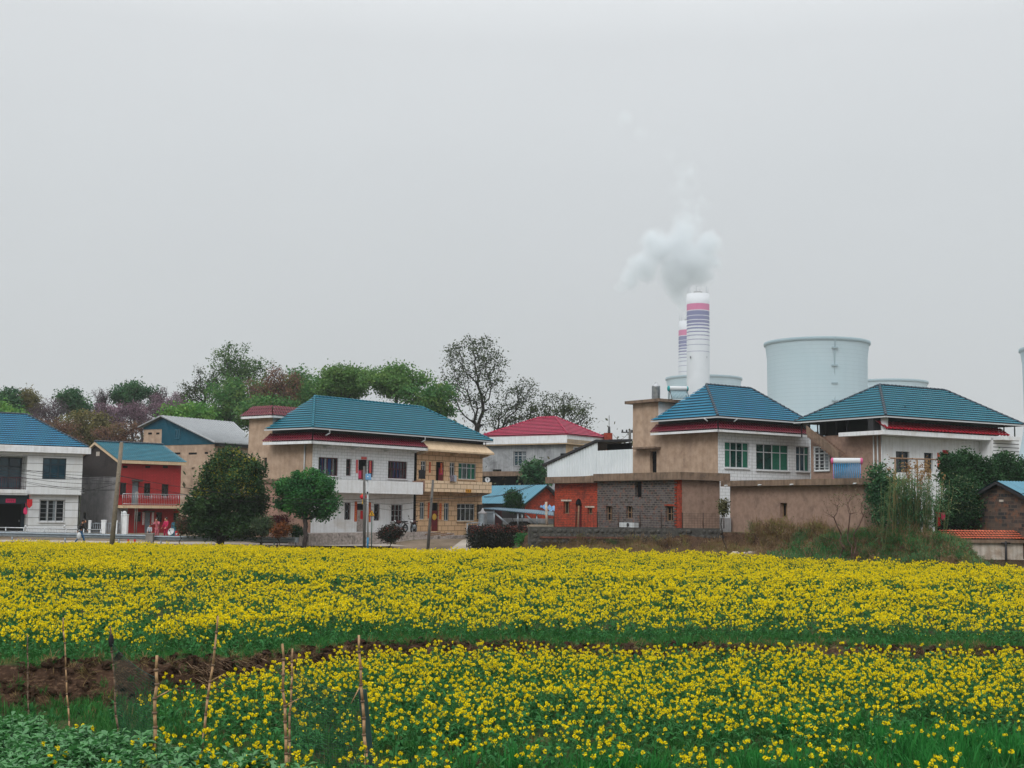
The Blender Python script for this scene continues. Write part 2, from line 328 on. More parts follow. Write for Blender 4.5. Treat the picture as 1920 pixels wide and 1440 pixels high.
def door(parent, F, r, mat, depth=.14, top=None, papers=(), name='door', handle=True, open_part=None):
    u0, u1, z0, z1 = r[:4]; zt = z1 if top is None else z0 + (z1 - z0) * top
    mb = MB(); b0 = u0 if open_part is None else u0 + (u1 - u0) * open_part
    mb.hexa(F.pt(b0 + .02, z0, -depth), F.d * (u1 - b0 - .04), F.n * .05, ZV * (zt - z0))
    for k in range(3):        # raised panels
        h = (zt - z0 - .3) / 3; mb.hexa(F.pt(b0 + .14, z0 + .1 + k * (h + .05), -depth + .05), F.d * (u1 - b0 - .28), F.n * .015, ZV * h)
    dr = mb.build(name, mat, parent)
    v = MB(); v.face((F.pt(u0, z0, -depth - .01), F.pt(u1, z0, -depth - .01), F.pt(u1, z1, -depth - .01), F.pt(u0, z1, -depth - .01))); v.build('dark_opening', m_black, dr)
    for (a, b, c, e, mt) in papers:
        panel(dr, 'door_paper', F, (u0 + (u1 - u0) * a, u0 + (u1 - u0) * b, z0 + (z1 - z0) * c, z0 + (z1 - z0) * e), mt, -depth + .07, .006)
    if handle:
        h = MB(); h.hexa(F.pt(u1 - .16, z0 + 1.0, -depth + .066), F.d * .04, F.n * .04, ZV * .16); h.build('handle', m_stain, dr)
    return dr
def glyphs(parent, F, r, n, mat, out, seed=0, horizontal=False):
    """illegible brush strokes where the photo shows writing too small to read"""
    rn = random.Random(seed); mb = MB(); u0, u1, z0, z1 = r[:4]
    for k in range(n):
        if horizontal: a, b, c, e = u0 + (u1 - u0) * (k + .12) / n, u0 + (u1 - u0) * (k + .88) / n, z0 + (z1 - z0) * .15, z0 + (z1 - z0) * .85
        else: a, b, c, e = u0 + (u1 - u0) * .2, u0 + (u1 - u0) * .8, z0 + (z1 - z0) * (k + .12) / n, z0 + (z1 - z0) * (k + .88) / n
        s = min(b - a, e - c) * .16
        for q in range(3):
            z = c + (e - c) * (.1 + .35 * q + rn.uniform(-.05, .05)); x = a + (b - a) * rn.uniform(0, .25)
            mb.hexa(F.pt(x, z, out), F.d * ((b - a) * rn.uniform(.6, .75)), F.n * .003, ZV * s)
        x = a + (b - a) * rn.uniform(.35, .6); mb.hexa(F.pt(x, c, out + .0035), F.d * s, F.n * .003, ZV * (e - c))
    return mb.build('writing', mat, parent)
def scroll(parent, F, r, mat, n=7, ink=None, seed=1, out=.004, name='door_scroll', horizontal=False):
    p = panel(parent, name, F, r, mat, out, .012); glyphs(p, F, r, n, ink or m_gold, out + .0135, seed, horizontal); return p
def slope_arrays(EL, ER, RR, RL, wave=.21, row=.34, amp=.03, lip=.035):
    """wavy, stepped tile courses over the quad eave-left, eave-right, ridge-right, ridge-left"""
    t = (ER - EL).normalized(); n = t.cross(RL - EL) if (RL - EL).length > (RR - EL).length * .2 else t.cross(RR - EL)
    n.normalize(); n = -n if n.z < 0 else n; s = n.cross(t); s = -s if s.z < 0 else s
    uv = lambda p: ((p - EL).dot(t), (p - EL).dot(s))
    (_, _), (ue, _), (ur, vr), (ul, vl) = uv(EL), uv(ER), uv(RR), uv(RL); vm = max(vr, vl)
    N = max(1, round(vm / row)); step = wave / 4
    VV, QQ, UU = [], [], []; base = 0
    for k in range(N):
        v0, v1 = vm * k / N, vm * (k + 1) / N
        f0, f1 = v0 / vm, v1 / vm
        L0, R0, L1, R1 = ul * f0, ue + (ur - ue) * f0, ul * f1, ue + (ur - ue) * f1
        a = math.floor(min(L0, L1) / step); b = math.ceil(max(R0, R1) / step)
        us = np.arange(a, b + 1) * step
        for uu, v, e in ((np.clip(us, L0, R0), v0, lip), (np.clip(us, L1, R1), v1, 0.)):
            h = amp * (.5 + .5 * np.cos(2 * math.pi * uu / wave)) + e
            P = np.array(EL)[None] + np.outer(uu, t) + np.array(s)[None] * v + np.outer(h, n)
            VV.append(P); UU.append(np.stack([uu, np.full_like(uu, (k if e else k + 1) * .36)], 1))
        m = len(us); i = np.arange(m - 1)
        QQ.append(np.stack([base + i, base + i + 1, base + m + i + 1, base + m + i], 1)); base += 2 * m
    return np.concatenate(VV), np.concatenate(QQ), np.concatenate(UU)
def tiled(parent, name, slopes, mat, **kw):
    V_, Q_, U_ = [], [], []; b = 0
    for q in slopes:
        v, f, u = slope_arrays(*[Vector(p) for p in q], **kw); V_.append(v); Q_.append(f + b); U_.append(u); b += len(v)
    return np_mesh(name, np.concatenate(V_), np.concatenate(Q_), mat, parent, uv=np.concatenate(U_), smooth=True)
def cap_line(mb, a, b, r=.1, seg=.38):
    a = Vector(a); b = Vector(b); n = max(1, int((b - a).length / seg))
    for k in range(n): mb.tube(a.lerp(b, k / n), a.lerp(b, (k + .96) / n), r * 1.12, r * .9, 6)
def hip_roof(parent, F, u0, u1, w0, w1, ze, ua, ub, wm, zr, mat, cap, gutter=m_alu, wave=.21, row=.36, soffit=True, under=None, thick=.1, cut=None):
    """hipped roof over the eave rectangle u0..u1 along F.d, w0..w1 behind F"""
    P = lambda u, w, z: F.pt(u, z, -w)
    A, B, C, D = P(u0, w0, ze), P(u1, w0, ze), P(u1, w1, ze), P(u0, w1, ze); E, G = P(ua, wm, zr), P(ub, wm, zr)
    DL, DB = (P(u0, cut[0], ze), P(cut[1], w1, ze)) if cut else (D, D)      # cut: a stair tower fills the back left corner
    rf = tiled(parent, 'roof', [(A, B, G, E), (DL, A, E, E), (B, C, G, G), (C, DB, E, G)], mat, wave=wave, row=row, lip=.065, amp=.04)
    mb = MB()
    for a, b in ((A, E), (B, G), (C, G), (E, G)) + (() if cut else ((D, E),)): cap_line(mb, a + ZV * .05, b + ZV * .06)
    mb.build('ridge_cap', cap, rf)
    g = MB()
    for a, b in ((A, B), (B, C), (C, DB), (DL, A)):
        dd = (b - a).normalized(); nn = Vector((dd.y, -dd.x, 0)); g.hexa(a - ZV * thick, b - a, nn * .06, ZV * (thick - .01))
    g.build('gutter', gutter, rf)
    if soffit:
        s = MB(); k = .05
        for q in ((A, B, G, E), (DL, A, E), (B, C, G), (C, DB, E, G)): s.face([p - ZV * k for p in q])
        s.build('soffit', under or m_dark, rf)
    return rf, (A, B, C, D, E, G)
def skirt(parent, corners, mat, fasc=m_alu, rise=.6, run=.7, wave=.26, row=.3, fh=.16, amp=.1):
    """tiled pent skirt: list of (outer-left, outer-right, inner-right, inner-left) low/high points"""
    sk = tiled(parent, 'tiled_skirt', corners, mat, wave=wave, row=row, amp=amp, lip=.03)
    f = MB()
    for a, b, c, d in corners:
        a, b, c, d = map(Vector, (a, b, c, d)); dd = (b - a).normalized(); nn = Vector((dd.y, -dd.x, 0))
        if nn.dot(a - d) < 0: nn = -nn
        f.hexa(a - ZV * (fh + .01) - nn * .12, b - a, nn * .12, ZV * fh)
        f.face((a - ZV * .05, b - ZV * .05, Vector((c.x, c.y, b.z - .05)), Vector((d.x, d.y, a.z - .05))))
    f.build('fascia', fasc, sk); return sk
def railing(parent, pts, h=.95, gap=.16, mat=None, name='railing', r=.025, bars=True, rails=(1, .12)):
    mb = MB()
    for a, b in zip(pts[:-1], pts[1:]):
        a = Vector(a); b = Vector(b); L = (b - a).length
        for f in rails: mb.tube(a + ZV * h * f, b + ZV * h * f, r, r, 6)
        n = max(1, int(L / (gap if bars else 1.4)))
        for k in range(n + 1):
            p = a.lerp(b, k / n); big = (k % 8 == 0) or not bars
            mb.tube(p, p + ZV * h, r if big else r * .5, None, 5)
    return mb.build(name, mat or m_stain, parent)
def drainpipe(parent, pts, r=.05, mat=None):
    mb = MB(); mb.path([Vector(p) for p in pts], r); return mb.build('drainpipe', mat or m_alu, parent)
# ------------------------------------------------------------------ terrain
def sstep(x, a, b):
    t = np.clip((np.asarray(x, float) - a) / (b - a), 0, 1); return t * t * (3 - 2 * t)
BANK = [(-14, 19.5), (-8.3, 19.9), (-6.2, 20.8), (-4.9, 22.2), (-4, 24.0), (-2.9, 25.8), (0, 26.8), (6, 27.2), (30, 27.6)]
EDGE = [(-40, 96), (-2, 96), (1.0, 74.2), (13.2, 75.8), (14.6, 73), (19, 62), (21.8, 62), (22.8, 67), (27, 68), (60, 69)]
def bank_y(x): return np.interp(x, [p[0] for p in BANK], [p[1] for p in BANK])
def edge_y(x): return np.interp(x, [p[0] for p in EDGE], [p[1] for p in EDGE])
GAP1 = lambda x: 41.0 - .03 * x + .5 * np.sin(x * .35)         # bare furrow between the two far plots
def field_end(x): return np.interp(x, [-45, -25, -8, 4, 12, 16, 20, 26, 40], [87, 85, 76, 72, 66, 61, 57, 54, 52])
rng = np.random.default_rng(7)
_ph = rng.uniform(0, 6.28, (24, 2)); _fr = rng.uniform(-1, 1, (24, 2))
def lumps(x, y, s=1.):
    v = 0
    for k in range(24):
        f = (.12 + .16 * k) * s; v = v + np.sin(x * _fr[k, 0] * f * 3 + y * _fr[k, 1] * f * 3 + _ph[k, 0]) / (1 + .35 * k)
    return v / 4
def height(x, y):
    x = np.asarray(x, float); y = np.asarray(y, float)
    by = bank_y(x); left = 1 - sstep(x, -8, 2)
    z = .03 * lumps(x, y)
    wob = .35 * lumps(x * 2.2, y * 2.2, 1.6)
    hb = .25 + .14 * left
    z = z + hb * sstep(y, by - .25 + wob * .6, by + .5 + wob * .6)
    z = z + .12 * np.exp(-((y - by - .55 - wob) / .5) ** 2) * (1 + lumps(x * 3, y * 3)) * (.5 + left)
    z = z + .14 * sstep(y, GAP1(x) - .3, GAP1(x) + .8) - (hb - .25) * sstep(y, by + 3, by + 16)
    z = z - .35 * sstep(y, 58, 80) * (1 - sstep(x, -6, 6))                   # dips to the road on the left
    e = edge_y(x); plat = sstep(x, -1.5, 1.6)
    w = np.where(x > 14, 4.5, 1.0)
    top = .62 * (1 - plat) + (1.85 - .5 * sstep(x, 23, 27)) * plat
    k = sstep(y, e - w, e)
    k2 = sstep(y, 93, 99) * (1 - plat)
    kk = np.maximum(k * plat, k2)
    z = z * (1 - kk) + top * kk
    hill = sstep(y, 128, 180) * (1 - sstep(x, 0, 60)) * (1 - sstep(y, 300, 600))
    return z + 7.5 * hill - 1.85 * sstep(y, 160, 400) * plat
def hz(x, y): return float(height(np.array([x]), np.array([y]))[0])
xs = np.concatenate([-np.geomspace(24, 5200, 34)[::-1], np.arange(-23.7, 23.8, .27), np.geomspace(24, 5200, 34)])
ys = np.concatenate([[-400, -100, -30, -8, 0, 5, 9], np.arange(11, 17, .5), np.arange(17, 32, .16), np.arange(32, 56, .5), np.arange(56, 110, .8), np.geomspace(111, 7000, 46)])
gx, gy = np.meshgrid(xs, ys); gz = height(gx, gy)
nx, ny = len(xs), len(ys); ii, jj = np.meshgrid(np.arange(nx - 1), np.arange(ny - 1)); b0 = (jj * nx + ii).ravel()
t = NT('field_soil'); co = t.coord('Object'); geo = t.node('ShaderNodeNewGeometry'); sep = t.node('ShaderNodeSeparateXYZ', {0: geo.outputs['Normal']})
soil = t.mix(t.ramp(t.noise(co, 3.2, 8, .7), .35, .65), '#4a382c', '#2f2219'); soil = t.mix(t.ramp(t.noise(t.coord('Object', (9, 2.5, 22)), 1.5, 5), .52, .7), soil, '#6b5443')
grass = t.mix(t.ramp(t.noise(co, 1.4, 6), .4, .62), '#27401f', '#4b5230'); grass = t.mix(t.ramp(t.noise(co, 9, 3), .45, .7), grass, '#1b2c17')
steep = t.ramp(sep.outputs[2], .93, .985); spos = t.node('ShaderNodeSeparateXYZ', {0: geo.outputs['Position']})
gmix = t.math('MULTIPLY', steep, t.ramp(t.noise(co, .55, 5), .36, .5))
dust = t.mix(t.ramp(t.noise(co, .5, 6), .35, .65), '#7d6f61', '#5d5245'); yard = t.math('MULTIPLY', t.ramp(spos.outputs[1], 76, 82), t.ramp(spos.outputs[1], 135, 118))
col = t.mix(t.math('MULTIPLY', yard, t.ramp(t.noise(co, .35, 5), .66, .5)), t.mix(gmix, soil, grass), dust)
t.bsdf(col, .95, 0, .1, t.bump(t.noise(co, 14, 8, .75), .9, .06)); m_soil = t.m
gr = np_mesh('ground', np.stack([gx, gy, gz], -1).reshape(-1, 3), np.stack([b0, b0 + 1, b0 + nx + 1, b0 + nx], 1), m_soil, smooth=True)
tag(gr, 'brown earth and rough grass of the fields and village', 'ground', kind='structure')
# road on the left and the concrete track to the peach house: sheets 4 cm proud of the bank
def sheet(name, line, half, mat, label, cat, dz=.05, n=40):
    P = [Vector(p) for p in line]; L = [0]
    for a, b in zip(P[:-1], P[1:]): L.append(L[-1] + (b - a).length)
    vs, fs = [], []
    for k in range(n + 1):
        s = L[-1] * k / n; i = max(j for j in range(len(L)) if L[j] <= s + 1e-6); i = min(i, len(P) - 2)
        p = P[i].lerp(P[i + 1], (s - L[i]) / (L[i + 1] - L[i])); d = (P[i + 1] - P[i]).normalized(); nn = Vector((-d.y, d.x, 0))
        hw = half if not callable(half) else half(k / n)
        for q in range(-3, 4):
            w = p + nn * hw * q / 3; vs.append((w.x, w.y, max(hz(w.x, w.y), p.z if p.z > 0 else -9) + dz))
    for k in range(n):
        for q in range(6): a = k * 7 + q; fs.append((a, a + 1, a + 8, a + 7))
    mb = MB()
    for f in fs: mb.face([vs[i] for i in f])
    o = mb.build(name, mat); return tag(o, label, cat, kind='structure')
m_road = surf('pale_road', '#a39a90', '#8e867c', rough=.95, nscale=.8, stain='#7a7269', stain_sc=.4, kind='Object')
sheet('road', [(-70, 92.5, .3), (-12, 91.5, .3), (-8, 93, .3)], 2.2, m_road, 'pale concrete village road behind the metal guardrail', 'road')
sheet('path', [(-13, 85.5, 0), (-8.5, 85.2, 0), (-4.6, 87.5, 0), (-2.6, 92, 0), (-1.6, 98, 0)], 2.0, m_road, 'pale concrete track curving up to the peach stone house', 'path', .06)
# ------------------------------------------------------------------ houses
def house(name, label, cat, F, zb): return thing(name, label, cat, (F.o.x, F.o.y, zb))
# ===== left white house
o = at(151, 960, 105); d = dirv(33); F = Frame(o, d, Vector((d.y, -d.x, 0))); zb = .5
H = house('white_house', 'white two storey house with dark recessed entrance cut off by the left edge', 'house', F, zb)
z2 = F.px(100, 928)[1]; zt = F.px(100, 850)[1]; uL = -15.
bal = F.rect(-60, 853.5, 50.5, 921); bal = (uL + 2, bal[1], bal[2], bal[3])
w1 = F.rect(80, 859, 124, 898.5); G = F.off(-.35); w2 = G.rect(74, 937, 120.5, 978); ent = G.rect(-60, 930, 53, 991); ent = (uL + 2, ent[1], zb, z2 - .12)
mb = MB(); wall(mb, F, uL, 0, z2, zt, [bal, w1], 0, 1.4); wall(mb, G, uL, -.12, zb, z2, [ent, w2], 0, 1.2)
mb.face((F.pt(uL, z2), F.pt(0, z2), F.pt(0, z2, -.4), F.pt(uL, z2, -.4)))
B = 9.
mb.face((F.pt(0, zb, -.4), F.pt(0, zb, -B), F.pt(0, zt, -B), F.pt(0, zt, -.0), F.pt(0, z2, 0), F.pt(0, z2, -.4)))
mb.face((F.pt(uL, zb, -.4), F.pt(uL, zb, -B), F.pt(uL, zt, -B), F.pt(uL, zt))); mb.face((F.pt(uL, zb, -B), F.pt(0, zb, -B), F.pt(0, zt, -B), F.pt(uL, zt, -B)))
mb.build('wall', m_grove, H)
# cornice, roof
cz0, cz1 = F.px(100, 849.5)[1], F.px(100, 838.5)[1]
mb = MB(); mb.hexa(F.pt(uL - .5, cz0, -B - .5), F.d * (-uL + 1.0), F.n * (B + 1.0), ZV * (cz1 - cz0)); mb.build('cornice', m_white2, H)
wm = B / 2; rz = on_wall(F.pt(0, 0, -wm), F.d, 50, 778); rl = on_wall(F.pt(0, 0, -wm), F.d, -40, 777)[0]
hip_roof(H, F, uL - .3, .35, -.3, B + .3, cz1 + .06, rl, rz[0], wm, rz[1], m_blue3, m_ridge, m_white2)
# balcony with door and railing
bk = F.off(-1.4); dr = bk.rect(-2, 854, 40, 917); dr = (dr[0] - 1.2, dr[1], bal[2] + .02, bal[3] - .1)
mb = MB(); mb.face([bk.pt(bal[0], bal[2]), bk.pt(bal[1], bal[2]), bk.pt(bal[1], bal[3]), bk.pt(bal[0], bal[3])]); mb.build('balcony_wall', m_grove, H)
window(H, bk, (dr[0], dr[1], dr[2], dr[3]), 3, .74, m_blueframe, g_blue, -.03, .1, name='balcony_door')
mb = MB(); mb.hexa(F.pt(bal[0], bal[2] - .14, -.1), F.d * (bal[1] - bal[0] + .02), F.n * .25, ZV * .3); mb.build('balcony_edge', m_white2, H)
railing(H, [F.pt(bal[0], bal[2] + .16, -.02), F.pt(bal[1] - .05, bal[2] + .16, -.02)], .95, .14, m_redframe, 'balcony_railing')
mb = MB(); mb.hexa(F.pt(bal[0], z2 - .05, .0), F.d * (bal[1] - bal[0] + .1), F.n * .08, ZV * .4); mb.build('string_course', m_white2, H)
window(H, F, w1, 3, .70, m_blueframe, g_blue, .1, .1)
window(H, G, w2, 3, None, m_white2, g_dark, .12, .07, [(.26, .36, m_wcurt), (.55, .7, m_wcurt)], (5, m_stain), m_white2)
# entrance recess
ek = G.off(-1.2); mb = MB(); e = ent
mb.face([ek.pt(e[0], e[2]), ek.pt(e[1], e[2]), ek.pt(e[1], e[3]), ek.pt(e[0], e[3])]); mb.build('entrance_recess', m_blueframe, H)
mb = MB(); mb.hexa(G.pt(e[0], e[3] - .62, -.1), F.d * (e[1] - e[0]), F.n * .13, ZV * .74); mb.build('entrance_lintel', m_blueframe, H)
dd = ek.rect(-10, 945, 39, 990); door(H, ek, (dd[0] - 1, dd[1], zb, dd[3]), m_black, -.02, handle=True, name='entrance_door')
r = G.rect(10.5, 935, 29, 942.5); s = panel(H, 'name_board', G, r, m_pinkp, .035, .03); glyphs(s, G, (r[0] + .1, r[1] - .1, r[2] + .06, r[3] - .06), 4, m_ink, .068, 3, True)
for (x0, y0, x1, y1, pts, lab) in ((50, 936, 60, 953, [(0, 1), (1, 1), (1, .3), (.45, 0), (0, .3)], 'dark red shield shaped paper hanging beside the white house entrance'),
                              (43.5, 951, 51, 965, [(.2, .95), (.6, 1), (1, .5), (.95, .1), (.5, 0), (.05, .2), (0, .6)], 'bright pink round paper ornament hanging at the white house entrance corner')):
    r = F.rect(x0, y0, x1, y1); mb = MB(); K = F.off(.05)
    q = [K.pt(r[0] + (r[1] - r[0]) * a, r[2] + (r[3] - r[2]) * b) for a, b in pts]; mb.face(q); mb.face([p + F.n * .05 for p in q])
    for k in range(len(q)): a, b = q[k], q[(k + 1) % len(q)]; mb.face([a, b, b + F.n * .05, a + F.n * .05])
    mb.tube(K.pt((r[0] + r[1]) / 2, r[3]), K.pt((r[0] + r[1]) / 2, r[3] + .35), .012); ob = mb.build('paper_ornament', m_pinkp if y0 > 940 else m_red, None, q[0]); tag(ob, lab, 'ornament', 'paper ornaments at the entrance')
# ===== red house
F, S = corner(217, 107, 45); zb = .5
H = house('red_brick_house', 'red painted two storey house with blue gable roof and dark brick side', 'house', F, zb)
ze = F.px(218, 868)[1]; uE = F.px(339, 900)[0]; sE = S.px(152.5, 900)[0]; zdb = S.px(185, 894)[1]
apx = S.px(182, 833); zre = S.px(153, 859)[1]; wr = apx[0]
zbal = F.px(280, 949)[1]
uw = [F.rect(225, 905, 237, 928), F.rect(250.5, 909, 262.5, 930), F.rect(270, 906, 282, 930), F.rect(303, 908, 316, 931)]
ud = F.rect(247.5, 903.5, 260, 945); ud = (ud[0], ud[1], zbal + .1, ud[3])
lw = [F.rect(253, 960, 264.5, 978), F.rect(293, 960.5, 304, 979), F.rect(325, 962, 335, 980)]
ld = F.rect(271.5, 961, 282, 1000); ld = (ld[0], ld[1], zb + .1, ld[3])
ugr = F.px(239, 970)[0]
mb = MB(); wall(mb, F, 0, uE, zbal, ze, [uw[0], ud, uw[2], uw[3]]); wall(mb, F, ugr, uE, zb, zbal, lw + [ld]); mb.build('red_wall', m_redwall, H)
mb = MB(); wall(mb, F, 0, ugr, zb, zbal)
sw = [S.rect(153, 912.5, 158.5, 925), S.rect(149.5, 946.5, 155, 957), S.rect(156, 961, 161, 973)]
wall(mb, S, 0, sE, zb, zdb, [sw[0], sw[2]]); mb.face((F.pt(uE, zb), F.pt(uE, zb, -sE), F.pt(uE, ze, -sE), F.pt(uE, ze))); mb.build('cement_wall', m_grey, H)
mb = MB(); mb.face((S.pt(0, zdb), S.pt(sE, zdb), S.pt(sE, zre), S.pt(wr, apx[1]), S.pt(0, ze))); mb.build('gable_wall', m_darkbrick, H)
panel(H, 'gable_vent', S, S.rect(181, 847, 187, 855), m_lime, .005, .03)
window(H, S, sw[0], 1, None, m_white2, g_dark, .1, .09); panel(H, 'dark_opening', S.off(-.15), sw[2], m_black, 0, .01)
for q, r in enumerate((uw[0], uw[2], uw[3])): window(H, F, r, 2, None, m_dark, g_dark, .12, .05, sill=m_redwall)
for r in lw: window(H, F, r, 2, None, m_dark, g_dark, .12, .05, rows=2, sill=m_redwall)
door(H, F, ud, m_greydoor, .12); door(H, F, ld, m_greydoor, .12)
for x in (267, 284.5): r = F.rect(x, 960, x + 3.6, 984); scroll(H, F, (r[0], r[1], r[2], r[3]), m_white2, 6, m_red, 5 + x)
for x0, y0, x1, y1 in ((247, 899, 263, 902.5), (269, 958, 285, 960.5)): slab(H, 'door_canopy', F, *F.rect(x0, y0, x1, y1)[:2], F.px(x0, y1)[1], F.px(x0, y0)[1], .002, .5, m_rubble)
for x in (230, 272.5, 305.5): panel(H, 'wall_vent', F, F.rect(x, 873.5, x + 9, 877.5), m_black, .003, .012)
# balcony
r0 = F.px(222, 940)[0]; r1 = uE + 1.3
slab(H, 'balcony', F, 0, r1, zbal - .18, zbal + .06, .002, 1.1, m_cream)
rp = [F.pt(.05, zbal + .06, 1.0), F.pt(r1 - .1, zbal + .06, 1.0)]; railing(H, rp, .95, .16, m_stain, 'balcony_railing')
for x in (243, 246.5): u = F.px(x, 970)[0]; drainpipe(H, [F.pt(u, zb, .9), F.pt(u, zbal + 1.2, .9)], .05, m_conc)
slab(H, 'eave_fascia', F, -.2, uE + .35, ze - .02, ze + .24, .3, .42, m_cream)
# roof
ov = .45; A = F.pt(-.25, ze + .24, .42); Bp = F.pt(uE + .35, ze + .24, .42); E = S.pt(wr, apx[1] + .2) - F.d * .25; Gp = E + F.d * (uE + .6)
C2 = S.pt(sE + .3, zre + .06) - F.d * .25; D2 = C2 + F.d * (uE + .6)
rf = tiled(H, 'roof', [(A, Bp, Gp, E), (D2, C2, E, Gp)], m_blue)
mb = MB(); cap_line(mb, E + ZV * .06, Gp + ZV * .06); mb.build('ridge_cap', m_ridge, rf)
mb = MB()
for a, b in ((A, E), (C2, E)): mb.hexa(a - ZV * .22, b - a, F.d * .05, ZV * .2)
mb.face([p - ZV * .06 for p in (A, Bp, Gp, E)]); mb.face([p - ZV * .06 for p in (C2, D2, Gp, E)]); mb.build('verge_board', m_cream, rf)
# ===== tan barn
F, S = corner(398, 122, 58); zb = .6
H = house('tan_barn', 'tall tan plaster barn with teal metal gable and grey sheet roof', 'barn', F, zb)
zeR = F.px(400, 829)[1]; ap = S.px(308, 781); el = S.px(265, 800); sL = S.px(268, 850)[0]; uE = F.px(475, 900)[0]
ztl = S.px(350, 832)[1]; uT = S.px(304, 830)[0]; zl = S.px(285, 805)[1]
mb = MB(); wall(mb, S, 0, uT, zb, ztl); wall(mb, S, uT, sL, zb, zl); wall(mb, F, 0, uE, zb, zeR + .2); mb.build('wall', m_tan, H)
K = S.off(.03); mb = MB(); mb.face((K.pt(-.05, ztl - .1), K.pt(uT, ztl - .1), K.pt(uT, ap[1] - .05), K.pt(-.05, S.px(398, 827)[1])))
mb.face((K.pt(uT, zl), K.pt(sL, zl), K.pt(sL, el[1] - .1), K.pt(ap[0], ap[1] - .05), K.pt(uT, ap[1] - .05)))
cl = mb.build('gable_cladding', m_teal, H)
mb = MB(); n = 60
for k in range(n):
    u = sL * (k + .5) / n; top = (el[1] + (ap[1] - el[1]) * (sL - u) / (sL - ap[0])) if u > ap[0] else (S.px(398, 827)[1] + (ap[1] - S.px(398, 827)[1]) * u / ap[0])
    lo = ztl - .1 if u < uT else zl
    if top - .12 > lo: mb.hexa(K.pt(u, lo, .001), S.d * .06, S.n * .04, ZV * (top - .12 - lo))
mb.build('sheet_rib', m_teal, cl)
window(H, S, S.rect(329, 805, 339, 823), 2, None, m_teal, g_blue, -.07, .1)
for x0, x1, y in ((320, 338, 848.5), (354, 369, 848.5), (384, 390, 847.5), (278, 285, 811), (293, 299, 811)): panel(H, 'wall_vent', S, S.rect(x0, y, x1, y + 3.6), m_black, .003, .012)
zr = ap[1] + .1; E = S.pt(ap[0], zr) + S.n * .5; ridgeR = on_wall(S.pt(ap[0], 0), F.d, 438, 791)
Gp = Vector((S.pt(ap[0], 0) + F.d * ridgeR[0])); Gp.z = ridgeR[1]
a1 = Vector(F.pt(-.5, zeR + .05, .4)); a0 = S.pt(-.5, zeR + .05) + S.n * .5; b1 = F.pt(uE, zeR + .05, .4)
a0 = F.pt(-.5, zeR + .05, .4)
bl = S.pt(sL + .35, el[1]) + S.n * .5; bl2 = bl + F.d * uE
mb = MB(); mb.face((a0, b1, b1 + (Gp - b1) * .0 + Vector((0, 0, .0)), Gp, E)); mb.face((bl, bl2, Gp, E)); mb.face((b1, bl2, Gp))
th = Vector((0, 0, -.12)); mb.face([p + th for p in (a0, b1, Gp, E)]); mb.face([p + th for p in (bl, bl2, Gp, E)]); mb.hexa(a0 + th, b1 - a0, F.n * .03, -th); mb.face((a0, E, E + th, a0 + th)); mb.face((bl, E, E + th, bl + th))
rf = mb.build('roof', m_greyroof, H)
mb = MB()
for k in range(1, 24):
    p = a0.lerp(b1, k / 24); q = E.lerp(Gp, k / 24); mb.tube(p + ZV * .02, q + ZV * .02, .035, n=4)
mb.build('roof_rib', m_greyroof, rf)
mb = MB(); mb.hexa(F.pt(0, zeR - .35, .02), F.d * uE, F.n * .3, ZV * .3); mb.build('eave_beam', m_dark, H)
# ===== middle white house with big blue roof
F, S = corner(583, 92, 52); FM, SM = F, S; zb = .5
H = house('white_tiled_house', 'white tiled two storey house with wide blue hipped roof, maroon tile skirt and white balcony', 'house', F, zb); HM = H
uE = F.px(776, 900)[0]; uT = F.px(904.5, 900)[0]; sE = S.px(465, 860)[0]; zt = F.px(583, 831)[1]; zp = F.px(583, 999)[1]
zbT, zbB = F.px(700, 905)[1], F.px(700, 921)[1]
U = lambda *a: F.rect(*a)
ups = [U(597, 858, 634, 892), U(649, 860.5, 659, 892), U(690, 863, 700.5, 895), U(727.5, 865, 763.5, 897.5)]
ud = U(672, 862, 690 - 1, 900); ud = (ud[0], ud[1], zbB + .35, ud[3])
los = [U(646, 943, 657.5, 974.5), U(701, 945, 712, 976), U(733, 946.5, 753.5, 977.5)]
ld = U(669, 944.5, 687, 998); ld = (ld[0], ld[1], zp + .03, ld[3])
mb = MB(); wall(mb, F, 0, uE, zbB, zt, ups + [ud]); mb.build('tiled_wall', m_white, H)
mb = MB(); wall(mb, F, 0, uE, zp, zbB, los + [ld]); mb.build('painted_wall', m_white2, H)
mb = MB(); sw = S.rect(494.5, 858, 500, 887); zs = S.px(520, 905)[1]
wall(mb, S, 0, sE, zs, zt + .1, [sw]); mb.face((F.pt(uE, zp), F.pt(uE, zp, -sE), F.pt(uE, zt, -sE), F.pt(uE, zt))); mb.face((F.pt(0, zp, -sE), F.pt(uE, zp, -sE), F.pt(uE, zt, -sE), F.pt(0, zt, -sE))); mb.face((F.pt(0, zt), F.pt(uE, zt), F.pt(uE, zt, -sE), F.pt(0, zt, -sE)))
mb.build('side_wall', m_tan, H)
mb = MB(); wall(mb, S, 0, sE, zb, zs); mb.build('lower_side_wall', m_pink, H)
slab(H, 'wall_ledge', S, S.px(535, 900)[0], S.px(489, 900)[0], zs - .03, zs + .25, .002, .14, m_slab)
panel(H, 'dark_window', S.off(-.16), sw, g_dark, .0, .02)
# plinth terrace
pl = slab(H, 'plinth', F, F.off(1.6).px(579, 1005)[0], F.px(768, 1000)[0] + 1.5, zb - .3, zp, -.5, 1.6, m_plinth)
rr = F.off(1.6).rect(645, 1004, 663, 1009); glyphs(pl, F, rr, 5, m_ink, 1.604, 11, True)
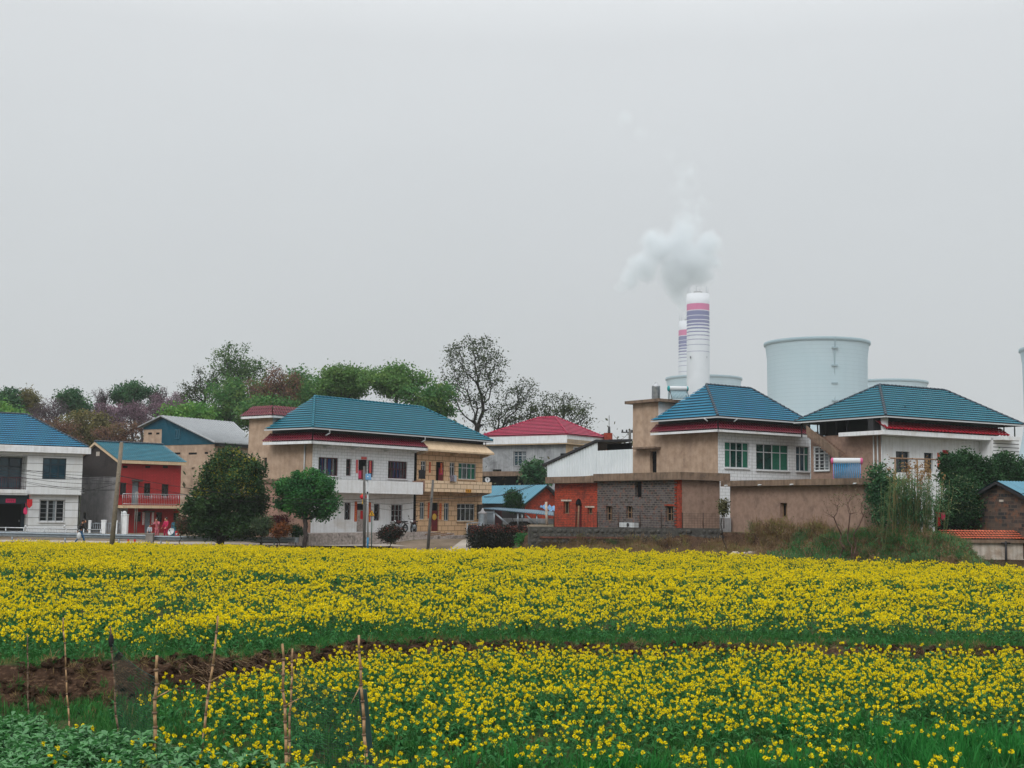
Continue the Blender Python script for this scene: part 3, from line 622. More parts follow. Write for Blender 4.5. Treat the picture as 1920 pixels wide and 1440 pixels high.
# windows
window(H, F, ups[0], 4, None, m_redframe, g_dark, .16, .07, [(.16, .3, m_bcurt), (.36, .46, m_wcurt), (.52, .7, m_bcurt), (.74, .86, m_wcurt)], sill=m_white2)
for r in (ups[1], ups[2]): window(H, F, r, 1, .5, m_redframe, g_dark, .2, .06)
window(H, F, ups[3], 6, .55, m_redframe, g_dark, .16, .06, [(.3, .4, m_bcurt), (.48, .58, m_bcurt), (.64, .72, m_bcurt)], sill=m_white2)
for r in los[:2]:
    w = window(H, F, r, 1, None, m_redframe, g_dark, .18, .05); mb = MB(); c = ((r[0] + r[1]) / 2)
    for q in range(2):
        zc = r[2] + (r[3] - r[2]) * (.27 + .46 * q)
        for k in range(10):
            a, b = 2 * math.pi * k / 10, 2 * math.pi * (k + 1) / 10; mb.tube(F.pt(c + .17 * math.cos(a), zc + .3 * math.sin(a), -.1), F.pt(c + .17 * math.cos(b), zc + .3 * math.sin(b), -.1), .016, n=4)
    mb.build('grille', m_steel, w)
window(H, F, los[2], 3, None, m_redframe, g_dark, .16, .06, rows=3, sill=m_white2, grille=(3, m_alu))
door(H, F, ud, m_wood, .16, .62, [(.06, .42, .3, .58, m_pinkp)]); door(H, F, ld, m_plinth, .16, .78, [(.45, .8, .45, .75, m_red)])
for x0, y0, x1, y1, mt in ((667.3, 862, 671.2, 887, m_pinkp), (692.0, 864, 696, 887, m_pinkp)): scroll(H, F, U(x0, y0, x1, y1), mt, 7, m_gold, int(x0))
for x0, y0, x1, y1, mt in ((664.5, 940, 669, 978, m_red), (690.5, 942, 695, 979, m_red)): scroll(H, F, U(x0, y0, x1, y1), mt, 9, m_gold, int(x0))
scroll(H, F, U(677, 856.5, 687.5, 861.5), m_pinkp, 4, m_gold, 9, horizontal=True, name='lintel_paper')
# balcony
K = F.off(1.25); b1 = K.px(793.2, 915)[0]; zq0, zq1 = K.px(780, 927)[1], K.px(780, 904)[1]
mb = MB(); mb.hexa(F.pt(-.0, zq0, 1.1), F.d * b1, F.n * .15, ZV * (zq1 - zq0)); mb.hexa(F.pt(b1 - .12, zq0, .002), F.d * .12, F.n * 1.098, ZV * (zq1 - zq0)); mb.hexa(F.pt(0, zq0, .002), F.d * .12, F.n * 1.098, ZV * (zq1 - zq0)); mb.build('balcony_parapet', m_white2, H)
mb = MB(); mb.hexa(F.pt(.12, zq0 + .002, .002), F.d * (b1 - .24), F.n * 1.098, ZV * .14); mb.build('balcony_floor', m_pink, H)
drainpipe(H, [S.pt(.75, zs, .07), S.pt(.75, zt - .1, .07)], .06, m_alu)
for fr in (.1, .36, .68, .97):                                           # brackets under the eave
    u = uE * fr; mb = MB(); mb.face((F.pt(u, zt, .9), F.pt(u, zt - .1, .9), F.pt(u, zt - .32, .0), F.pt(u, zt, .0))); mb.face((F.pt(u + .14, zt, .9), F.pt(u + .14, zt - .1, .9), F.pt(u + .14, zt - .32, .0), F.pt(u + .14, zt, .0)))
    mb.face((F.pt(u, zt - .1, .9), F.pt(u + .14, zt - .1, .9), F.pt(u + .14, zt - .32, 0), F.pt(u, zt - .32, 0))); mb.face((F.pt(u, zt, .9), F.pt(u, zt - .1, .9), F.pt(u + .14, zt - .1, .9), F.pt(u + .14, zt, .9))); mb.build('eave_bracket', m_white2, H)
# tower (stair head)
tu = S.px(511, 800)[0]; zT = S.px(490, 783)[1]; TW = 3.2
mb = MB(); mb.face((S.pt(tu, zt + .1), S.pt(sE, zt + .1), S.pt(sE, zT), S.pt(tu, zT)))
T = Frame(S.pt(tu, 0), F.d, F.n); mb.build('stair_tower', m_tan, H)
mb = MB(); mb.face((T.pt(0, zt), T.pt(TW, zt), T.pt(TW, zT), T.pt(0, zT))); mb.face((S.pt(sE, zt) + F.d * TW, S.pt(sE, zT) + F.d * TW, T.pt(TW, zT), T.pt(TW, zt))); mb.face((S.pt(sE, zt), S.pt(sE, zT), S.pt(sE, zT) + F.d * TW, S.pt(sE, zt) + F.d * TW)); mb.build('tower_front_wall', m_white2, H)
W = sE - tu; P = lambda a, b, z: S.pt(tu + b, z) + F.d * a
ot = .45; rr = .85
O = [P(-ot, -ot, zT + .1), P(TW + ot, -ot, zT + .1), P(TW + ot, W + ot, zT + .1), P(-ot, W + ot, zT + .1)]; I = [P(.15, .15, zT + rr), P(TW - .15, .15, zT + rr), P(TW - .15, W - .15, zT + rr), P(.15, W - .15, zT + rr)]
skirt(H, [(O[0], O[1], I[1], I[0]), (O[3], O[0], I[0], I[3]), (O[1], O[2], I[2], I[1]), (O[2], O[3], I[3], I[2])], m_maroon, m_white2)
# maroon skirt round front and side
zf = zat(F.pt(-.9, 0, .9), 826.5) + .02; zi = zf + .62
uS = F.off(.9).px(803, 838)[0]; sT = tu
O0, O1, O2 = F.pt(-.9, zf, .9), F.pt(uS, zf, .9), S.pt(sT, zf) + S.n * .9
I0, I1, I2 = F.pt(-.1, zi, .1), F.pt(uS, zi, .1), S.pt(sT, zi) + S.n * .1
skirt(H, [(O0, O1, I1, I0), (O2, O0, I0, I2)], m_maroon, m_white2, fh=.2, wave=.26)
mb = MB(); mb.hexa(F.pt(-.05, zt + .02, -.3), F.d * (uT + .1), F.n * .3, ZV * (zi - zt + .35)); mb.hexa(S.pt(0, zt + .02) - S.n * .3, S.d * sT, S.n * .3, ZV * (zi - zt + .35)); mb.build('attic_shade_panel', m_dark, H)  # added dark panels standing in for the shade under the raised roof
# roof
ov = .75; zE = zat(F.pt(-ov, 0, ov), 801.5); uR = F.off(ov).px(924.5, 824)[0]; wb = sE + ov; wm = (wb - ov) / 2
rl = on_wall(F.pt(0, 0, -wm), F.d, 590, 745.5); rr_ = on_wall(F.pt(0, 0, -wm), F.d, 791, 763); zR = (rl[1] + rr_[1]) / 2
print('H4', uE, uT, sE, zt, zp, 'roof', zE, rl, rr_, uR)
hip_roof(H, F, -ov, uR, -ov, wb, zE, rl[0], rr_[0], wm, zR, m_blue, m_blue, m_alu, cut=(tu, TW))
for k in range(9):
    u = uT * (.55 + .45 * k / 8); mb = MB(); mb.tube(F.pt(u, zi - .3, .3), F.pt(u, zE, .3), .035, n=5); mb.build('roof_post', m_dark, H)
for x, y in ((618, 806), (797, 820)): u = F.off(.8).px(x, y)[0]; drainpipe(H, [F.pt(u, zE - .08, .78), F.pt(u + .1, zE - .3, .74), F.pt(u - .2, zE - .5, .6)], .05, m_alu)
# ===== peach house attached on the right
uA = F.px(781, 900)[0]
P_ = thing('peach_house', 'peach stone faced two storey house joined to the right of the white tiled house', 'house', tuple(F.pt(uA, zb)))
zt2 = F.px(840, 848)[1]; zq = F.px(850, 912)[1]
ups = [U(789, 864.5, 799, 893), U(843, 867, 853, 896.5), U(859.5, 868.5, 893, 899)]; ud = U(817.5, 866, 823.5 + 9, 900); ud = (ud[0], ud[1], zq + .3, ud[3])
los = [U(787, 941.5, 796, 974), U(832.5, 943, 842, 976.5), U(857, 944.5, 890.5, 977)]; ld = U(809, 942.5, 822.5, 995); ld = (ld[0], ld[1], zp + .02, ld[3])
mb = MB(); wall(mb, F, uA, uT, zb, zt2, ups + [ud] + los + [ld]); mb.face((F.pt(uT, zb), F.pt(uT, zb, -sE), F.pt(uT, zt2, -sE), F.pt(uT, zt2))); mb.face((F.pt(uA, zt2), F.pt(uT, zt2), F.pt(uT, zt2, -sE), F.pt(uA, zt2, -sE))); mb.face((F.pt(uA, zb, -sE), F.pt(uT, zb, -sE), F.pt(uT, zt2, -sE), F.pt(uA, zt2, -sE))); mb.build('stone_wall', m_peach, P_)
mb = MB(); mb.hexa(F.pt(uE + .003, zb, -.3), F.d * (uA - uE - .006), F.n * .2, ZV * (zt2 - zb)); mb.build('dark_gap', m_black, P_)
for r in (ups[0], ups[1], los[0], los[1]): window(P_, F, r, 2, .72, m_alu, g_dark if r[2] > 4 else g_blue, .14, .06)
window(P_, F, ups[2], 4, .7, m_alu, g_green, .14, .06, [(.03, .2, m_gcurt), (.62, .74, m_gcurt), (.8, .97, m_gcurt)], sill=m_cream)
window(P_, F, los[2], 4, .72, m_alu, g_dark, .14, .06, sill=m_cream)
door(P_, F, ud, m_wood, .14, .72, [(.5, .92, .38, .66, m_pinkp)], open_part=.4); dl = door(P_, F, ld, m_wood, .14, .72)
mb = MB(); c = (ld[0] + ld[1]) / 2; zc = ld[2] + (ld[3] - ld[2]) * .5; mb.lathe(F.pt(c, zc, -.07), [(.0, .02), (.2, .02), (.26, .0)], 14, ax=F.n); mb.build('door_ornament', m_gold, dl)
for x0, y0, x1, y1 in ((804.3, 866, 807.4, 886.5), (825.5, 868, 828.8, 887), (802, 942, 806, 972), (823.8, 943.5, 827.6, 974)): scroll(P_, F, U(x0, y0, x1, y1), m_red, 7, m_gold, int(x0) + 40)
# cornice with sloped face, brackets
K = F.off(1.0); c0, c1 = uS - .1, K.px(927, 850)[0]; zc0, zc1 = K.px(850, 845)[1], F.off(.3).px(850, 830)[1]
mb = MB(); a, b, c, dd = F.pt(c0, zc0, 1.0), F.pt(c1, zc0, 1.0), F.pt(c1 - .6, zc1, .35), F.pt(c0, zc1, .35)
mb.face((a, b, c, dd)); mb.face((a - ZV * .14, b - ZV * .14, b, a)); mb.face((a - ZV * .14, b - ZV * .14, F.pt(c1, zc0 - .14, 0), F.pt(c0, zc0 - .14, 0))); mb.face((dd, c, F.pt(c1 - .6, zc1, -.2), F.pt(c0, zc1, -.2)))
mb.face((b, F.pt(c1, zc0, -5), F.pt(c1 - .6, zc1, -5), c)); mb.face((b - ZV * .14, b, F.pt(c1, zc0, -5), F.pt(c1, zc0 - .14, -5))); mb.build('cornice', m_cream, P_)
for fr in (.03, .5, .97):
    u = uA + (uT - uA) * fr - .1
    for zz, st in ((zc0 - .14, .9), (K.px(850, 922)[1], 1.0)):
        mb = MB(); mb.face((F.pt(u, zz, st), F.pt(u, zz - .1, st), F.pt(u, zz - .32, .0), F.pt(u, zz, .0))); mb.face((F.pt(u + .16, zz, st), F.pt(u + .16, zz - .1, st), F.pt(u + .16, zz - .32, .0), F.pt(u + .16, zz, .0))); mb.face((F.pt(u, zz - .1, st), F.pt(u + .16, zz - .1, st), F.pt(u + .16, zz - .32, 0), F.pt(u, zz - .32, 0))); mb.face((F.pt(u, zz, st), F.pt(u, zz - .1, st), F.pt(u + .16, zz - .1, st), F.pt(u + .16, zz, st))); mb.build('eave_bracket', m_cream, P_)
K = F.off(1.2); b0, b1 = K.px(797, 910)[0], K.px(922, 910)[0]; z0, z1 = K.px(860, 923)[1], K.px(860, 902.5)[1]
mb = MB(); mb.hexa(F.pt(b0, z0, 1.05), F.d * (b1 - b0), F.n * .15, ZV * (z1 - z0)); mb.hexa(F.pt(b1 - .12, z0, .002), F.d * .12, F.n * 1.048, ZV * (z1 - z0)); pp = mb.build('balcony_parapet', m_peach2, P_)
mb = MB(); mb.hexa(F.pt(b0, z0 + .002, .002), F.d * (b1 - b0 - .12), F.n * 1.048, ZV * .14); mb.hexa(F.pt(b0 - .14, z0, .002), F.d * .137, F.n * 1.19, ZV * (z1 - z0 - .05)); mb.build('balcony_floor', m_pink, P_)
r = K.rect(873, 917.5, 883, 924 - .5); sg = panel(pp, 'sign_plate', K, r, surf('amber_plate', '#c98a1c', fine=.03), .003, .03); glyphs(sg, K, r, 3, m_ink, .034, 5, True)
# steps and platform before the peach door
slab(P_, 'door_step', F, ld[0] - .4, ld[1] + .9, zb - .2, zp - .12, .002, .9, m_plinth); slab(P_, 'lower_step', F, ld[0] - .6, ld[1] + 2.0, zb - .2, zp - .3, .902, 1.5, m_plinth)
mb = MB(); u = F.px(899, 965)[0]; mb.hexa(F.pt(u - .35, F.px(899, 973)[1], .003), F.d * .55, F.n * .22, ZV * 1.2); mb.build('meter_box', m_rubble, P_)
# ===== grey cement house with crimson roof, behind
F, S = corner(1060, 132, 55); zb = .8
H = house('grey_cement_house', 'grey cement house with crimson hipped roof standing behind the white tin shed', 'house', F, zb)
zt = S.px(1000, 834)[1]; sE = S.px(905, 860)[0]; uE = F.px(1135, 850)[0]; zl = S.px(940, 889)[1]
w1 = S.rect(963, 846, 986, 873); w2 = S.rect(923.5, 880, 940, 887.5)
mb = MB(); wall(mb, S, 0, sE, zb, zt, [w1, w2]); mb.build('cement_wall', m_grey2, H)
mb = MB(); wall(mb, F, 0, uE, zb, zt); mb.face((S.pt(sE, zb), S.pt(sE, zt), S.pt(sE, zt) + F.d * uE, S.pt(sE, zb) + F.d * uE)); mb.build('cream_wall', m_cream, H)
window(H, F, F.rect(1074, 838, 1092, 844), 2, None, m_white2, g_dark, -.05, .1)
window(H, S, w1, 3, .7, m_alu, g_blue, .16, .07, [(.1, .3, m_wcurt)], (6, m_stain)); window(H, S, w2, 3, None, m_dark, g_dark, .16, .05)
mb = MB()
mb.hexa(S.pt(-.5, zt, .55), S.d * (sE + 1), -S.n * 9, ZV * .5); mb.build('cornice', m_cream, H)
slab(H, 'ledge', S, S.px(1010, 890)[0], sE, zl - .25, zl + .25, .002, 1.4, m_slab)
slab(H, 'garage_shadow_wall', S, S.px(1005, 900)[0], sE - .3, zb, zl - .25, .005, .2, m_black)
zE = S.px(1062, 814.5)[1] ; zf = zE - .9
mb = MB(); mb.hexa(S.pt(0, zt + .5, .1), S.d * sE, -S.n * 8, ZV * (zf - zt - .5)); mb.build('parapet_wall', m_grey, H)
a = S.px(911, 817)[0] + .3; B0 = F.off(.6).px(1134.5, 821)[0]
mb = MB(); mb.hexa(S.pt(-.5, zf, .6), S.d * (a + .5), -S.n * (B0 + 1.1), ZV * (.85)); mb.build('fascia', m_white2, H)
# roof: eave along S (left face) is the long one
D = B0 + .6; wm = D / 2 - .6
SR = Frame(S.pt(0, 0), S.d, S.n)
l1 = on_wall(SR.pt(0, 0, -wm), S.d, 1041, 783); l0 = on_wall(SR.pt(0, 0, -wm), S.d, 1011, 783)
hip_roof(H, SR, -.6, a, -.65, D - .5, zE, l1[0], max(l0[0], l1[0] + 1), wm, (l0[1] + l1[1]) / 2, m_redroof, m_redroof, m_redroof, thick=.06)
rb = at(1140, 821, 137); mb = MB(); mb.cbox(V(at(1140, 830, 137).x, 137, at(1140, 812, 137).z - 3), .72, .72, 3, d=dirv(20)); bx = mb.build('roof_block', m_redbrick, H); mb = MB(); p = at(1142, 812, 137); mb.tube(p - ZV * .6, p + ZV * .7, .2, .12); mb.tube(p, p + ZV * 1.9, .03); mb.build('antenna', m_dark, bx)
# ===== brick buildings on the right of the stone wall
F, S = corner(1276, 77, 33); FB, SB = F, S; zb = 1.7
H = house('grey_brick_shed', 'flat roofed grey brick shed with plastered end and red brick corner', 'shed', F, zb); HB = H
zt0 = S.px(1276, 900)[1]; zt1 = S.px(1276, 885.5)[1]; uE = F.px(1349.5, 940)[0]; sA = S.px(1120, 940)[0]
op = [S.rect(1136, 949, 1148, 976), S.rect(1174, 949, 1186, 972), S.rect(1248, 949, 1262, 977)]; up = S.rect(1190.5, 903, 1203, 932)
mb = MB(); q0 = S.px(1267, 940)[0]; wall(mb, S, q0, sA, zb, zt0, op + [up], depth=.25); mb.build('brick_wall', m_greybrick, H)
mb = MB(); n = 34; hh = (zt0 - zb) / n
for k in range(n): mb.hexa(S.pt(-.02, zb + k * hh, -.1), S.d * (q0 + (.12 if k % 2 else -.1)), S.n * .125, ZV * (hh - .006))
mb.build('corner_brick', m_redbrick, H)
mb = MB(); wall(mb, F, 0, uE, zb, zt0); mb.face((F.pt(uE, zb), F.pt(uE, zb, -8), F.pt(uE, zt0, -8), F.pt(uE, zt0))); mb.build('plaster_wall', m_tan2, H)
for r in op: window(H, S, r, 2, None, m_timber, m_black, .2, .05, rows=2)
panel(H, 'loft_opening', S.off(-.25), up, m_black, 0, .01)
r = op[2]; slab(H, 'lintel', S, r[0] - .15, r[1] + .1, r[3] + .005, r[3] + .1, -.05, .03, m_redbrick)
mb = MB(); mb.hexa(S.pt(-.35, zt0 + .01, .35), S.d * (sA + .35), -S.n * (uE + .9), ZV * (zt1 - zt0)); mb.build('roof_slab', m_slab, H)
ac = thing('air_conditioner', 'grey white air conditioner unit at the foot of the grey brick shed', 'air conditioner', tuple(S.pt(S.px(1180, 985)[0], zb + .1)))
u = S.px(1180, 985)[0]; r = S.rect(1166, 979.5, 1193, 988.5, .25); mb = MB(); mb.hexa(S.pt(r[0], r[2], .05), S.d * (r[1] - r[0]), S.n * .4, ZV * (r[3] - r[2])); mb.build('casing', m_alu, ac)
mb = MB(); rr = (r[3] - r[2]) * .42; mb.lathe(S.pt(r[0] + (r[1] - r[0]) * .4, (r[2] + r[3]) / 2, .452), [(rr, 0), (rr, .015), (0, .018)], 16, ax=S.n); mb.build('fan', m_dark, ac)
# red brick shed further back along the same line
K = S.off(-.12); sB = K.px(1040, 940)[0]; zr0, zr1 = K.px(1080, 906)[1], K.px(1080, 894)[1]
H2 = thing('red_brick_shed', 'raw red brick shed with arched door below the white tin shed', 'shed', tuple(K.pt(sA, zb)))
op = [K.rect(1056.5, 940, 1067.5, 963), K.rect(1101.5, 952, 1110.5, 964)]; dr = K.rect(1079, 946, 1090.5, 988); dr = (dr[0], dr[1], zb + .02, dr[3])
mb = MB(); wall(mb, K, sA + .003, sB, zb, zr0, op + [dr], depth=.25); mb.face((K.pt(sB, zb), K.pt(sB, zb, -7), K.pt(sB, zr0, -7), K.pt(sB, zr0))); mb.build('brick_wall', m_redbrick, H2)
for r in op: window(H2, K, r, 2, None, m_timber, m_black, .2, .05); slab(H2, 'lintel', K, r[0] - .25, r[1] + .25, r[3] + .004, r[3] + .11, -.05, .025, m_lime)
door(H2, K, dr, m_wood, .22, .95, handle=False, open_part=.45)
mb = MB(); c = (dr[0] + dr[1]) / 2; ra = (dr[1] - dr[0]) / 2
for k in range(8): a0, a1 = math.pi * k / 8, math.pi * (k + 1) / 8; mb.face((K.pt(c + ra * math.cos(a0), dr[3] + .4 * math.sin(a0), .004), K.pt(c + ra * math.cos(a1), dr[3] + .4 * math.sin(a1), .004), K.pt(c, dr[3], .004)))
mb.build('door_arch', m_black, H2)
mb = MB(); mb.hexa(K.pt(sA + .003, zr0 + .01, .45), K.d * (sB - sA + .5), -K.n * 8, ZV * (zr1 - zr0)); mb.build('roof_slab', m_slab, H2)
mb = MB(); mb.tube(K.pt(dr[0] - .3, zb, .5), K.pt(dr[0] + .25, dr[3] - .1, .05), .06); o = mb.build('leaning_plank', m_timber, None, K.pt(dr[0] - .3, zb, .5)); tag(o, 'pale timber plank leaning beside the arched red brick door', 'plank')
# white tin shed on the flat roofs
K = S.off(-1.1); zT = zt1
HT = thing('tin_shed', 'white corrugated tin shed with sloping dark edged roof on the flat brick sheds', 'shed', tuple(K.pt(sA, zT)))
a, b, c = K.px(1186.5, 860)[0], K.px(1120.5, 860)[0], K.px(1027, 880)[0]
zA, zBt, zC = K.px(1155, 843.5)[1], K.px(1118, 829.5)[1], K.px(1028, 872)[1]; zM = K.px(1027, 899)[1]
mb = MB(); n = 44
def corr(mb, K, u0, u1, zlo, top, step=.3):
    n = max(1, int((u1 - u0) / step))
    for k in range(n):
        p, q = u0 + (u1 - u0) * k / n, u0 + (u1 - u0) * (k + 1) / n; m_ = p + (q - p) * .7
        for (x, y, e0, e1) in ((p, m_, 0, 0), (m_, m_ + (q - m_) * .4, 0, .05), (m_ + (q - m_) * .4, q - (q - m_) * .15, .05, .05), (q - (q - m_) * .15, q, .05, 0)):
            mb.face((K.pt(x, zlo(x), e0), K.pt(y, zlo(y), e1), K.pt(y, top(y), e1), K.pt(x, top(x), e0)))
corr(mb, K, a, b, lambda u: zT, lambda u: zA); corr(mb, K, b, c, lambda u: zT + (zM - zT) * (u - b) / (c - b), lambda u: zBt + (zC - zBt) * (u - b) / (c - b))
mb.build('wall', m_whitesheet, HT)
mb = MB(); rz = lambda u: zBt + (zC - zBt) * (u - b) / (c - b) + .03
P0, P1 = K.pt(c + .5, rz(c + .5), .15), K.pt(b, rz(b), .15); mb.hexa(P0, P1 - P0, -K.n * 2.2, ZV * .16); P2 = K.pt(K.off(.15).px(1186, 834)[0], rz(b) - .1, .15); P3 = P1 - K.n * 2.2
mb.face((P1, P2, P3)); mb.face([q_ + ZV * .14 for q_ in (P1, P2, P3)]); mb.face((P1, P2, P2 + ZV * .14, P1 + ZV * .14)); mb.face((P2, P3, P3 + ZV * .14, P2 + ZV * .14)); mb.build('roof', m_dark, HT)
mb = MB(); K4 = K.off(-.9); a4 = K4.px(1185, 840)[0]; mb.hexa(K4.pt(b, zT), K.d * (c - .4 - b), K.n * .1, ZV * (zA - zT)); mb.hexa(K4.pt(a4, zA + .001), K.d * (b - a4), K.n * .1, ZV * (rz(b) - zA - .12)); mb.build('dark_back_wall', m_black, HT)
# ===== right blue roofed house (two storeys, white tile front)
F, S = corner(1346.6, 90, 36); FR, SR1 = F, S; zb = 1.7
H = house('white_fronted_house', 'blue roofed house with green curtained windows in a white tiled front', 'house', F, zb)
zt = F.px(1350, 809)[1]; uE = F.px(1519.5, 850)[0]; sE = S.px(1186.5, 820)[0]
wn = [F.rect(1359, 829, 1404.5, 877.5), F.rect(1418, 833, 1479, 882), F.rect(1492.5, 837, 1519.5, 884)]; wn[2] = (wn[2][0], uE - .12, wn[2][2], wn[2][3])
mb = MB(); wall(mb, F, 0, uE, zb, zt, wn); mb.build('tiled_wall', m_white, H)
window(H, F, wn[0], 4, .68, m_alu, g_green, .12, .06, [(.02, .2, m_gcurt), (.78, .98, m_gcurt)], sill=m_white2); window(H, F, wn[1], 4, .68, m_alu, g_green, .12, .06, [(.52, .74, m_gcurt), (.77, .98, m_gcurt)], sill=m_white2); window(H, F, wn[2], 3, .68, m_alu, g_blue, .12, .06, [(.7, .95, m_gcurt)], sill=m_white2)
sw = S.rect(1218.5, 846, 1231, 886)
mb = MB(); wall(mb, S, 0, sE, zb, zt, [sw], depth=.3); mb.face((F.pt(uE, zb), F.pt(uE, zb, -sE), F.pt(uE, zt, -sE), F.pt(uE, zt))); mb.face((F.pt(0, zt), F.pt(uE, zt), F.pt(uE, zt, -sE), F.pt(0, zt, -sE))); mb.face((F.pt(0, zb, -sE), F.pt(uE, zb, -sE), F.pt(uE, zt, -sE), F.pt(0, zt, -sE))); mb.build('side_wall', m_tan, H)
panel(H, 'dark_opening', S.off(-.3), sw, m_black, 0, .01)
rc = S.rect(1194, 838.5, 1239, 842); slab(H, 'window_canopy', S, rc[0], rc[1], rc[2], rc[2] + .13, .002, .7, m_slab)
tu = S.px(1234.5, 800)[0]; zT = S.px(1230, 754)[1]; TW = 3.4
T = Frame(S.pt(tu, 0), F.d, F.n); mb = MB(); mb.face((S.pt(tu, zt), S.pt(sE, zt), S.pt(sE, zT), S.pt(tu, zT))); mb.face((S.pt(sE, zt), S.pt(sE, zT), S.pt(sE, zT) + F.d * TW, S.pt(sE, zt) + F.d * TW)); mb.build('stair_tower', m_tan, H)
mb = MB(); mb.face((T.pt(0, zt), T.pt(TW, zt), T.pt(TW, zT), T.pt(0, zT))); mb.face((T.pt(TW, zt), T.pt(TW, zT), S.pt(sE, zT) + F.d * TW, S.pt(sE, zt) + F.d * TW)); mb.build('tower_front_wall', m_white2, H)
mb = MB(); mb.hexa(S.pt(tu - .45, zT + .002, .4), S.d * (sE - tu + .95), -S.n * (TW + .9), ZV * .22); mb.build('tower_slab', m_slab, H)
zf = zat(F.pt(-.8, 0, .8), 804.5); zi = zf + .62; uS = F.off(.8).px(1518, 815)[0]; sT = tu
skirt(H, [(F.pt(-.8, zf, .8), F.pt(uS, zf, .8), F.pt(uS, zi, .1), F.pt(-.1, zi, .1)), (S.pt(sT, zf) + S.n * .8, F.pt(-.8, zf, .8), F.pt(-.1, zi, .1), S.pt(sT, zi) + S.n * .1)], m_maroon, m_white2, wave=.26)
mb = MB(); mb.hexa(F.pt(-.0, zt + .02, -.3), F.d * uE, F.n * .3, ZV * (zi - zt + .3)); mb.hexa(S.pt(0, zt + .02) - S.n * .3, S.d * sT, S.n * .3, ZV * (zi - zt + .3)); mb.build('attic_shade_panel', m_dark, H)  # dark panels added to keep the open attic gap in shade
ov = .72; zE = zat(F.pt(-ov, 0, ov), 780.5); uR = F.off(ov).px(1520, 790)[0]; wb = sE - .3; wm = (wb - ov) / 2
rl = on_wall(F.pt(0, 0, -wm), F.d, 1324, 722.5); rr_ = on_wall(F.pt(0, 0, -wm), F.d, 1408, 729); print('R1', uE, sE, zt, 'roof', zE, rl, rr_, uR)
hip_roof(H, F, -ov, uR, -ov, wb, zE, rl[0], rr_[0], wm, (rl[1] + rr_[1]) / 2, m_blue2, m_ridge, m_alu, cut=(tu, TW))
for x, y in ((1320, 784), (1383, 785)):
    if x > 1347: u = F.off(.78).px(x, y)[0]; drainpipe(H, [F.pt(u, zE - .06, .8), F.pt(u - .25, zE - .3, .66)], .05, m_alu)
    else: u = S.off(.78).px(x, y)[0]; drainpipe(H, [S.pt(u, zE - .06, .8), S.pt(u - .25, zE - .3, .66)], .05, m_alu)
tp = S.pt(S.off(-1.0).px(1230, 740)[0], zT + .222) - S.n * 1.0; tk = thing('water_tank', 'corrugated stainless steel water tank on the tan stair tower', 'water tank', tuple(tp))
mb = MB(); hh = zat(tp, 718) - tp.z - .25; rad = .31
pr = [(rad * 1.02, 0)]
for k in range(9): pr += [(rad, hh * (k + .2) / 9), (rad * 1.07, hh * (k + .6) / 9)]
mb.lathe(tp, pr + [(rad, hh)], 20); mb.build('tank', m_stain, tk); mb = MB(); mb.lathe(tp + ZV * hh, [(rad * 1.05, 0), (rad * .5, .15), (.09, .2), (.09, .28), (0, .28)], 20); mb.build('lid', m_stain, tk)
# solar water heater
m_hot = surf('white_enamel', '#b9bdc0', rough=.35, fine=.03, streak='#8f9396', streak_amt=.3); m_tube = surf('vacuum_tube_glass', '#24496b', '#2f5878', rough=.2, nscale=3); m_tealcap = surf('turquoise_cap', '#1f8a8f', fine=.03); m_pinkcap = surf('pink_enamel_cap', '#b8557e', fine=.03)
def heater(label, c, d, W, tilt_h, run, capm, legm, tubem, rad=.24, lower=.1, group=None):
    n = Vector((d.y, -d.x, 0)); ob = thing('solar_water_heater', label, 'solar heater', tuple(c), group)
    top = c + ZV * (tilt_h)
    mb = MB(); mb.lathe(top - d * W / 2, [(0, 0), (rad * .8, 0), (rad, .05), (rad, W - .05), (rad * .8, W), (0, W)], 18, ax=d); mb.build('tank', m_hot, ob)
    for s in (-1, 1): mb = MB(); mb.lathe(top + d * (s * (W / 2 + .005)), [(rad * 1.06, -.06 * s), (rad * 1.06, .02 * s), (rad * .7, .07 * s), (0, .08 * s)], 18, ax=d); mb.build('end_cap', capm, ob)
    mb = MB(); k = int(W / .11)
    for q in range(k):
        u = -W / 2 + .08 + (W - .16) * q / (k - 1); mb.tube(top + d * u + n * rad * .5 - ZV * rad * .7, c + d * u + n * run + ZV * lower, .036, None, 8)
    mb.build('tube_panel', tubem, ob)
    mb = MB()
    for s in (-1, 1):
        e = d * (s * W * .46); mb.tube(c + e - n * .1, top + e, .03); mb.tube(c + e + n * run, c + e + n * run + ZV * lower * 1.3, .03); mb.tube(c + e - n * .1 + ZV * .05, c + e + n * run + ZV * .05, .025); mb.tube(top + e, c + e + n * run + ZV * lower, .03)
    mb.build('stand', legm, ob); return ob
hc = S.pt(S.off(-2.).px(1271, 740)[0], zT + .222) - S.n * 2.; heater('solar water heater with turquoise end cap on the tan stair tower', hc, dirv(8), 1.45, zat(hc, 729) - hc.z, .8, m_tealcap, m_dark, surf('grey_tube_panel', '#7a98a3', rough=.3), .2, .08)
